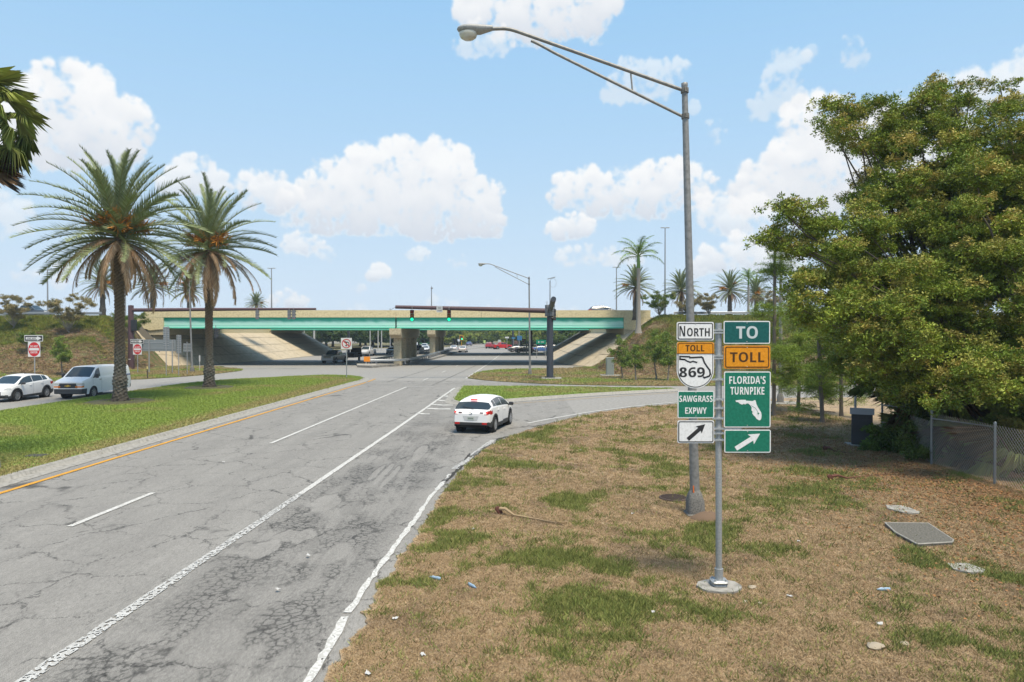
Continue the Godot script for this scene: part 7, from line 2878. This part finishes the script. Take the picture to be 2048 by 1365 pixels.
	if s.has("seams"):
		for hx in s.seams:
			for o in [-1.0, 1.0]:
				m = MB.new()
				var prev := Vector3.ZERO
				for k in 9:
					var i := clampi(int((hx + L / 2) / L * n), 0, n)
					var j := int(lerpf(2, ns, k / 8.0))
					var p: Vector3 = rows[i][j] + nrm[i][j] * 0.002
					p.z *= o
					if k > 0:
						m.quad(prev - Vector3(0.006, 0, 0), p - Vector3(0.006, 0, 0), p + Vector3(0.006, 0, 0), prev + Vector3(0.006, 0, 0))
					prev = p
				part(t, "door_seam", m, mat(0.05, 0.05, 0.05))
	return t


func repaint(o: Node3D, m: Material) -> Node3D:
	for k in o.get_children():
		if k is MeshInstance3D and (String(k.name).begins_with("body") or String(k.name).begins_with("mirror")):
			k.material_override = m
	return o


func hatch_spec(L: float, W: float, H: float, paint: Material) -> Dictionary:
	# a compact sport utility car: sloping tail, tall sides
	var k := L / 4.275
	var g := H / 1.535
	var w := W / 1.765
	var r := 0.335 * k
	var ax := [-1.30 * k, 1.28 * k]
	var clad := mat(0.028, 0.029, 0.031, 0.6)
	var red := mat(0.42, 0.008, 0.01, 0.15)
	var lamp := mat(0.5, 0.52, 0.55, 0.1)
	var scale2 := func(a: Array, sx: float, sy: float) -> Array:
		var o := []
		for q in a:
			o.append([q[0] * sx, q[1] * sy])
		return o
	return {
		"L": L, "r": r, "axles": ax, "clear": 0.2, "paint": paint, "roof": 0.66, "arch": r + 0.055, "step": 0.035, "spokes": 10,
		"top": scale2.call([[-2.14, 0.80], [-2.10, 0.97], [-2.00, 1.04], [-1.64, 1.345], [-1.52, 1.405], [-1.05, 1.485], [-0.35, 1.535], [0.1, 1.515], [0.5, 1.43], [1.25, 1.05], [1.7, 0.95], [2.0, 0.82], [2.14, 0.62]], k, g),
		"belt": scale2.call([[-2.14, 0.98], [-1.7, 1.10], [-1.1, 1.07], [0.3, 0.99], [1.1, 0.95], [1.6, 0.83], [2.14, 0.62]], k, g),
		"bot": scale2.call([[-2.14, 0.40], [-1.9, 0.27], [-1.3, 0.22], [1.3, 0.2], [1.9, 0.24], [2.14, 0.36]], k, 1.0),
		"wid": scale2.call([[-2.14, 0.70], [-2.07, 0.79], [-1.85, 0.85], [-1.2, 0.8825], [1.2, 0.88], [1.7, 0.84], [2.0, 0.73], [2.14, 0.55]], k, w),
		"windows": [[-1.45 * k, -1.02 * k, 0.25, -0.10], [-0.99 * k, -0.11 * k, -0.08, -0.12], [-0.08 * k, 1.22 * k, -0.12, -1.65]],
		"screen": [0.47 * k, 1.33 * k], "rear": [-2.0 * k, -1.64 * k], "wrap": true,
		"mirror": [0.92 * k, 1.03 * g, 0.86 * w, 0.15], "mirror_mat": mat(0.03, 0.03, 0.033, 0.4), "handles": [-0.85 * k, 0.15 * k], "seams": [-0.1 * k, -0.95 * k, 1.0 * k],
		"zones": [
			["tail_light", red, func(x, y, z, kind, zz): return x < -1.66 * k and y > (0.83 + 0.10 * clampf(0.62 - z, 0, 1)) * g and y < 0.985 * g and z > 0.36 * w and kind != "house" and kind != "top"],
			["lower_reflector", red, func(x, y, z, kind, zz): return x < -1.95 * k and y > 0.42 * g and y < 0.485 * g and z > 0.52 * w and z < 0.70 * w],
			["head_light", lamp, func(x, y, z, kind, zz): return x > 1.72 * k and y > 0.69 * g and y < 0.80 * g and z > 0.38 * w and kind != "top"],
			["grille", mat(0.015, 0.015, 0.017, 0.4), func(x, y, z, kind, zz): return kind == "front" and y > 0.42 and z < 0.5],
			["cladding", clad, func(x, y, z, kind, zz): return kind != "top" and (y < (0.50 * g if x < -1.75 * k else (0.385 if absf(x) < 1.9 * k else 0.45)) or (kind == "side" and minf(Vector2(x - ax[0], y - r).length(), Vector2(x - ax[1], y - r).length()) < r + 0.15))],
		],
	}


func pickup_spec(paint: Material, step := 0.07) -> Dictionary:
	var r := 0.40
	var ax := [-1.75, 1.95]
	return {
		"L": 5.85, "r": r, "axles": ax, "clear": 0.3, "paint": paint, "roof": 0.76, "arch": r + 0.08, "step": step, "spokes": 6, "ns": 10, "ng": 6, "nt": 6, "nz": 16,
		"top": [[-2.92, 0.6], [-2.91, 1.26], [-0.78, 1.26], [-0.72, 1.80], [-0.5, 1.9], [0.45, 1.92], [0.75, 1.85], [1.45, 1.27], [2.7, 1.16], [2.9, 1.05], [2.92, 0.6]],
		"belt": [[-2.92, 1.2], [-0.7, 1.22], [1.4, 1.2], [2.92, 1.05]],
		"bot": [[-2.92, 0.55], [-2.3, 0.4], [2.3, 0.36], [2.92, 0.42]],
		"wid": [[-2.92, 0.94], [-2.6, 0.99], [2.2, 0.99], [2.7, 0.95], [2.92, 0.88]],
		"windows": [[-0.62, 0.2, 0.0, 0.0], [0.28, 1.35, 0.0, -1.1]],
		"screen": [0.72, 1.46], "mirror": [1.1, 1.28, 1.0, 0.22],
		"zones": [
			["bed_cover", mat(0.02, 0.02, 0.022, 0.8), func(x, y, z, kind, zz): return kind == "top" and x < -0.82 and x > -2.85],
			["tail_light", mat(0.4, 0.01, 0.01, 0.2), func(x, y, z, kind, zz): return x < -2.8 and y > 0.85 and y < 1.18 and z > 0.75],
			["head_light", mat(0.5, 0.5, 0.48, 0.12), func(x, y, z, kind, zz): return x > 2.72 and y > 0.84 and y < 1.04 and z > 0.55],
			["grille", mat(0.02, 0.02, 0.022, 0.3), func(x, y, z, kind, zz): return kind == "front" and y > 0.78 and y < 1.02 and z <= 0.55],
			["bumper", mat(0.30, 0.31, 0.32, 0.3, 0.5), func(x, y, z, kind, zz): return x > 2.55 and y < 0.74],
			["arch_trim", mat(0.03, 0.03, 0.03, 0.6), func(x, y, z, kind, zz): return kind == "side" and minf(Vector2(x - ax[0], y - r).length(), Vector2(x - ax[1], y - r).length()) < r + 0.12],
		],
	}


func sedan_spec(paint: Material, step := 0.07) -> Dictionary:
	var r := 0.33
	var ax := [-1.38, 1.40]
	return {
		"L": 4.75, "r": r, "axles": ax, "clear": 0.18, "paint": paint, "roof": 0.68, "arch": r + 0.05, "step": step, "spokes": 8, "ns": 10, "ng": 6, "nt": 6, "nz": 16,
		"top": [[-2.37, 0.7], [-2.34, 0.98], [-1.75, 1.06], [-0.95, 1.38], [-0.3, 1.46], [0.2, 1.45], [0.6, 1.36], [1.4, 0.98], [2.1, 0.82], [2.37, 0.6]],
		"belt": [[-2.37, 0.92], [-1.5, 0.98], [0.5, 0.93], [1.4, 0.88], [2.37, 0.6]],
		"bot": [[-2.37, 0.36], [-1.8, 0.22], [1.8, 0.2], [2.37, 0.3]],
		"wid": [[-2.37, 0.74], [-2.2, 0.85], [-1.4, 0.91], [1.4, 0.91], [2.1, 0.82], [2.37, 0.62]],
		"windows": [[-1.35, -0.25, 0.6, -0.05], [-0.15, 1.2, -0.05, -1.4]],
		"screen": [0.52, 1.38], "rear": [-1.72, -0.98], "mirror": [0.95, 0.98, 0.88, 0.13],
		"zones": [
			["tail_light", mat(0.45, 0.01, 0.012, 0.2), func(x, y, z, kind, zz): return x < -2.1 and y > 0.74 and y < 0.92 and z > 0.36 and kind != "top"],
			["head_light", mat(0.5, 0.5, 0.5, 0.12), func(x, y, z, kind, zz): return x > 2.0 and y > 0.58 and y < 0.70 and z > 0.38 and kind != "top"],
			["grille", mat(0.02, 0.02, 0.022, 0.4), func(x, y, z, kind, zz): return kind == "front" and y > 0.32 and y < 0.55 and z < 0.45],
			["plate", mat(0.45, 0.46, 0.44, 0.5), func(x, y, z, kind, zz): return kind == "rear" and y > 0.6 and y < 0.74 and z < 0.17],
			["lower_bumper", mat(0.03, 0.03, 0.03, 0.6), func(x, y, z, kind, zz): return y < 0.3 or (kind == "rear" and y < 0.42)],
		],
	}


func make_vehicles() -> void:
	var white := car_paint(0.76, 0.765, 0.77)
	# white crossover turning right
	var fwd := PI / 2
	var t := car("crossover_car", "white crossover car turning right into the slip road, brake lights on", "car", Vector3(-1.22, -0.01, -31.0), fwd - deg_to_rad(14.5), hatch_spec(4.275, 1.765, 1.535, white))
	var em := StandardMaterial3D.new()
	em.albedo_color = Color(0.9, 0.12, 0.06)
	em.emission_enabled = true
	em.emission = Color(1.0, 0.10, 0.05)
	em.emission_energy_multiplier = 0.7
	var m := MB.new()
	m.rbox(Vector3(-1.64, 1.415, 0), Vector3(0.05, 0.05, 0.30), 0.015)
	part(t, "brake_lamp", m, em)
	for o in [-1.0, 1.0]:
		m = MB.new()
		m.rbox(Vector3(-2.085, 0.92, o * 0.70), Vector3(0.06, 0.06, 0.10), 0.02, Basis(Vector3.UP, o * 0.5))
		part(t, "lit_tail_lamp", m, em)
		m = MB.new()
		m.rbox(Vector3(-2.118, 0.905, o * 0.47), Vector3(0.03, 0.05, 0.15), 0.01)
		part(t, "dark_tail_lens", m, mat(0.05, 0.006, 0.008, 0.15))
	m = MB.new()
	m.box(Vector3(-2.148, 0.665, 0), Vector3(0.012, 0.15, 0.31))
	var pl := part(t, "licence_plate", m, mat(0.42, 0.45, 0.42, 0.5))
	m = MB.new()
	for k in 6:
		m.box(Vector3(-2.156, 0.665, -0.10 + k * 0.04), Vector3(0.004, 0.065, 0.022))
	part(pl, "characters", m, mat(0.06, 0.10, 0.07))
	m = MB.new()
	m.extrude(PackedVector2Array([Vector2(-0.36, 0.10), Vector2(0.36, 0.10), Vector2(0.28, -0.09), Vector2(-0.28, -0.09)]), 0.004, Transform3D(Basis(Vector3.UP, -PI / 2), Vector3(-2.141, 0.665, 0)))
	part(t, "plate_recess", m, car_paint(0.5, 0.51, 0.52))
	m = MB.new()
	var ov := PackedVector3Array()
	for k in 21:
		ov.append(Vector3(-2.142, 0.875 + sin(TAU * k / 20) * 0.05, cos(TAU * k / 20) * 0.062))
	m.tube(ov, PackedFloat32Array([0.008]), 5)
	m.tube(PackedVector3Array([Vector3(-2.142, 0.895, -0.055), Vector3(-2.142, 0.865, -0.02), Vector3(-2.142, 0.868, 0.0), Vector3(-2.142, 0.865, 0.02), Vector3(-2.142, 0.895, 0.055)]), PackedFloat32Array([0.008]), 5)
	part(t, "emblem", m, mat(0.35, 0.36, 0.37, 0.2, 0.9))
	m = MB.new()
	m.rod(Vector3(-2.03, 1.065, 0.1), Vector3(-1.93, 1.145, -0.42), 0.012)
	part(t, "rear_wiper", m, mat(0.015, 0.015, 0.015))
	m = MB.new()
	m.lathe(PackedVector2Array([Vector2(0.03, 1.5), Vector2(0.022, 1.55), Vector2(0.008, 1.57)]), Transform3D(Basis(), Vector3(-1.3, -0.01, 0)), 8)
	part(t, "antenna_fin", m, white)
	# white utility car cut by the left frame edge
	var b := on_ground(47, 802)
	t = car("crossover_car", "white sport utility car at the left edge of the photo, driving towards the camera", "car", Vector3(-32.15, -0.02, -44.4), -PI / 2, hatch_spec(4.5, 1.865, 1.665, white))
	m = MB.new()
	for o in [-1.0, 1.0]:
		m.rod(Vector3(-1.5, 1.66, o * 0.58), Vector3(0.3, 1.70, o * 0.60), 0.018)
	part(t, "roof_rail", m, mat(0.03, 0.03, 0.03))
	# white cargo van
	var dark := mat(0.02, 0.021, 0.023, 0.5)
	var orange := mat(0.75, 0.20, 0.01, 0.2)
	var vr := 0.37
	var vax := [-1.75, 1.68]
	var van := {
		"L": 5.69, "r": vr, "axles": vax, "clear": 0.28, "paint": white, "roof": 0.80, "arch": vr + 0.07, "step": 0.04, "spokes": 8,
		"top": [[-2.845, 0.6], [-2.83, 1.75], [-2.76, 1.98], [-2.6, 2.07], [-1.0, 2.12], [0.85, 2.11], [1.12, 2.04], [1.86, 1.42], [1.96, 1.38], [2.72, 1.19], [2.82, 1.13], [2.845, 1.09]],
		"belt": [[-2.845, 1.35], [1.0, 1.32], [1.9, 1.28], [2.845, 1.08]],
		"bot": [[-2.845, 0.42], [-2.3, 0.34], [2.3, 0.30], [2.845, 0.36]],
		"wid": [[-2.845, 0.92], [-2.7, 0.98], [-2.0, 1.005], [1.8, 1.005], [2.5, 0.97], [2.75, 0.95], [2.845, 0.91]],
		"windows": [[0.86, 1.72, 0.02, -0.85]], "screen": [1.08, 1.90], "mirror": [1.55, 1.45, 1.0, 0.26], "mirror_mat": dark, "handles": [0.95], "handle_mat": dark, "seams": [0.82, 1.78, -0.6],
		"zones": [
			["turn_signal", orange, func(x, y, z, kind, zz): return x > 2.66 and y > 0.78 and y < 0.875 and z > 0.50],
			["head_light", mat(0.55, 0.55, 0.52, 0.1), func(x, y, z, kind, zz): return x > 2.62 and y >= 0.89 and y < 1.05 and z > 0.56 and kind != "top"],
			["grille", dark, func(x, y, z, kind, zz): return x > 2.79 and y > 0.71 and y < 1.03 and z <= 0.62 and kind != "top"],
			["bumper", mat(0.035, 0.038, 0.042, 0.5), func(x, y, z, kind, zz): return (x > 2.35 and y < 0.68) or (x < -2.7 and y < 0.62)],
		],
	}
	t = car("cargo_van", "white cargo van driving towards the camera on the left carriageway", "van", Vector3(-28.85, -0.02, -47.1), -PI / 2, van)
	m = MB.new()
	m.extrude(PackedVector2Array([Vector2(-0.19, 0.02), Vector2(-0.055, 0.02), Vector2(-0.045, 0.06), Vector2(0.075, 0.06), Vector2(0.065, 0.02), Vector2(0.20, 0.02), Vector2(0.18, -0.035), Vector2(0.05, -0.035), Vector2(0.04, -0.07), Vector2(-0.08, -0.07), Vector2(-0.07, -0.035), Vector2(-0.21, -0.035)]), 0.02, Transform3D(Basis(Vector3.UP, PI / 2), Vector3(2.846, 0.885, 0)))
	part(t, "emblem", m, mat(0.55, 0.36, 0.06, 0.3, 0.6))
	for y in [0.80, 0.97]:
		m = MB.new()
		m.box(Vector3(2.85, y, 0), Vector3(0.012, 0.012, 1.1))
		part(t, "grille_bar", m, mat(0.10, 0.10, 0.105, 0.4))
	m = MB.new()
	rng.seed = 1001
	for k in 9:
		m.box(Vector3(-1.72 - k * 0.105, 1.33 + rng.randf_range(-0.008, 0.008), -1.012), Vector3(0.07, 0.13, 0.006))
	part(t, "blue_lettering", m, mat(0.05, 0.10, 0.26, 0.5))
	m = MB.new()
	for o in [-0.35, 0.3]:
		m.rod(Vector3(1.93, 1.385, o), Vector3(1.70, 1.56, o + 0.38), 0.011)
	part(t, "wiper", m, mat(0.012, 0.012, 0.012))
	# traffic under and beyond the overpass
	var towards := -PI / 2
	var p1 := car("pickup_truck", "tan pickup truck with headlights on, towing a trailer out from under the overpass", "pickup truck", on_ground(662, 727) + Vector3(0, 0, -2.0), towards - 0.12, pickup_spec(car_paint(0.23, 0.20, 0.16, 0.3)), "vehicles under the overpass")
	var tr := thing("trailer", "dark open utility trailer hitched behind the tan pickup", "trailer", on_ground(662, 727) + Vector3(1.0, 0, -8.6), towards - 0.12)
	m = MB.new()
	m.box(Vector3(0, 0.62, 0), Vector3(3.6, 0.12, 1.9))
	m.rod(Vector3(1.8, 0.55, 0), Vector3(2.8, 0.5, 0), 0.05)
	part(tr, "bed", m, mat(0.02, 0.02, 0.02))
	m = MB.new()
	for o in [-0.93, 0.93]:
		for y in [0.95, 1.3]:
			m.rod(Vector3(-1.8, y, o), Vector3(1.8, y, o), 0.025, 0.025, 6)
		for k in 5:
			m.rod(Vector3(-1.8 + k * 0.9, 0.65, o), Vector3(-1.8 + k * 0.9, 1.3, o), 0.025, 0.025, 6)
	m.box(Vector3(-1.8, 1.35, 0), Vector3(0.05, 1.4, 1.8))
	part(tr, "railing", m, mat(0.025, 0.02, 0.02))
	m = MB.new()
	m.rbox(Vector3(0.2, 0.98, 0), Vector3(2.0, 0.6, 1.3), 0.1)
	part(tr, "load", m, mat(0.03, 0.028, 0.026))
	for o in [-1.05, 1.05]:
		wheel(tr, -0.3, o, 0.33, 0.2, signf(o), 6)
	var p2 := car("pickup_truck", "white pickup truck driving out from under the left opening of the overpass", "pickup truck", on_ground(730, 713) + Vector3(0, 0, -2), towards - 0.08, pickup_spec(car_paint(0.6, 0.6, 0.61)), "vehicles under the overpass")
	var p3: Node3D = repaint(again(p2, "pickup_truck", "orange pickup truck mostly hidden behind the first overpass pier", on_ground(800, 711.5) + Vector3(0, 0, -3), towards, "vehicles under the overpass"), car_paint(0.5, 0.15, 0.03))
	p3 = repaint(again(p2, "pickup_truck", "orange pickup truck showing between the two overpass piers", on_ground(832, 709) + Vector3(0, 0, -3), towards, "vehicles under the overpass"), car_paint(0.12, 0.10, 0.09))
	var s1 := car("sedan", "white sedan with brake lights driving away under the overpass, nearer of two", "car", on_ground(925, 705.5) + Vector3(0, 0, -2.4), fwd - 0.03, sedan_spec(car_paint(0.6, 0.6, 0.61)), "cars beyond the overpass")
	var seds := [[908, 702.5, 1.52, "white car driving away under the overpass, ahead of the white sedan", [0.62, 0.62, 0.63]], [782, 708, -1.6, "white car coming under the overpass just left of the first pier", [0.55, 0.57, 0.6]], [851, 704.5, -1.57, "white car showing just left of the second overpass pier", [0.58, 0.6, 0.62]], [938, 691.5, 1.5, "small blue car far away at the end of the road", [0.05, 0.10, 0.26]], [1036, 704.5, 0.15, "dark grey sedan waiting beyond the overpass left of the second street lamp", [0.06, 0.065, 0.075]], [1049, 706.0, 0.12, "black sedan waiting beyond the overpass behind the second street lamp", [0.02, 0.022, 0.026]], [1084, 704.5, 0.1, "blue sedan waiting beyond the overpass under the green guide sign", [0.06, 0.14, 0.36]]]
	for q in seds:
		repaint(again(s1, "sedan", q[3], on_ground(q[0], q[1]) + Vector3(0, 0, -1.0), q[2], "cars beyond the overpass"), car_paint(q[4][0], q[4][1], q[4][2]))
	var hs := hatch_spec(4.5, 1.86, 1.7, car_paint(0.05, 0.055, 0.06))
	hs.step = 0.07
	hs.erase("seams")
	var h1 := car("crossover_car", "dark sport utility car waiting beyond the overpass by the right paved slope", "car", on_ground(1106, 703.5) + Vector3(0, 0, -1), 0.08, hs, "cars beyond the overpass")
	repaint(again(h1, "crossover_car", "red off road car with a white spare wheel far down the road", on_ground(980, 697.5) + Vector3(0, 0, -2), 1.3, "cars beyond the overpass"), car_paint(0.4, 0.02, 0.03))
	repaint(again(p2, "pickup_truck", "red pickup truck far down the road, right of the red off road car", on_ground(1003, 699) + Vector3(0, 0, -2), 0.5, "cars beyond the overpass"), car_paint(0.45, 0.01, 0.012))
	repaint(again(h1, "crossover_car", "white sport utility car stacked in the queue between the overpass piers", on_ground(848, 700) + Vector3(0, 0, -1), -1.57, "cars beyond the overpass"), car_paint(0.6, 0.62, 0.64))
	# on the highway
	repaint(again(h1, "crossover_car", "silver grey sport utility car crossing the right end of the overpass", Vector3(at(1206, 620, 99).x, 6.65, -99.0), 0.0, "vehicles on the highway"), car_paint(0.09, 0.10, 0.125))
	repaint(again(s1, "sedan", "dark car roof showing above the parapet right of the small white sign", Vector3(at(947, 620, 100).x, 6.65, -100.0), 0.0, "vehicles on the highway"), car_paint(0.03, 0.035, 0.05))
	repaint(again(s1, "sedan", "red car roof showing above the parapet behind the mast arm", Vector3(at(899, 620, 103).x, 6.50, -103.0), 0.0, "vehicles on the highway"), car_paint(0.25, 0.02, 0.05))
	repaint(again(p2, "pickup_truck", "dark blue grey pickup on the highway at the far left behind twiggy shrubs", Vector3(at(58, 620, 97).x, 6.42, -97.0), 0.0, "vehicles on the highway"), car_paint(0.05, 0.065, 0.085))
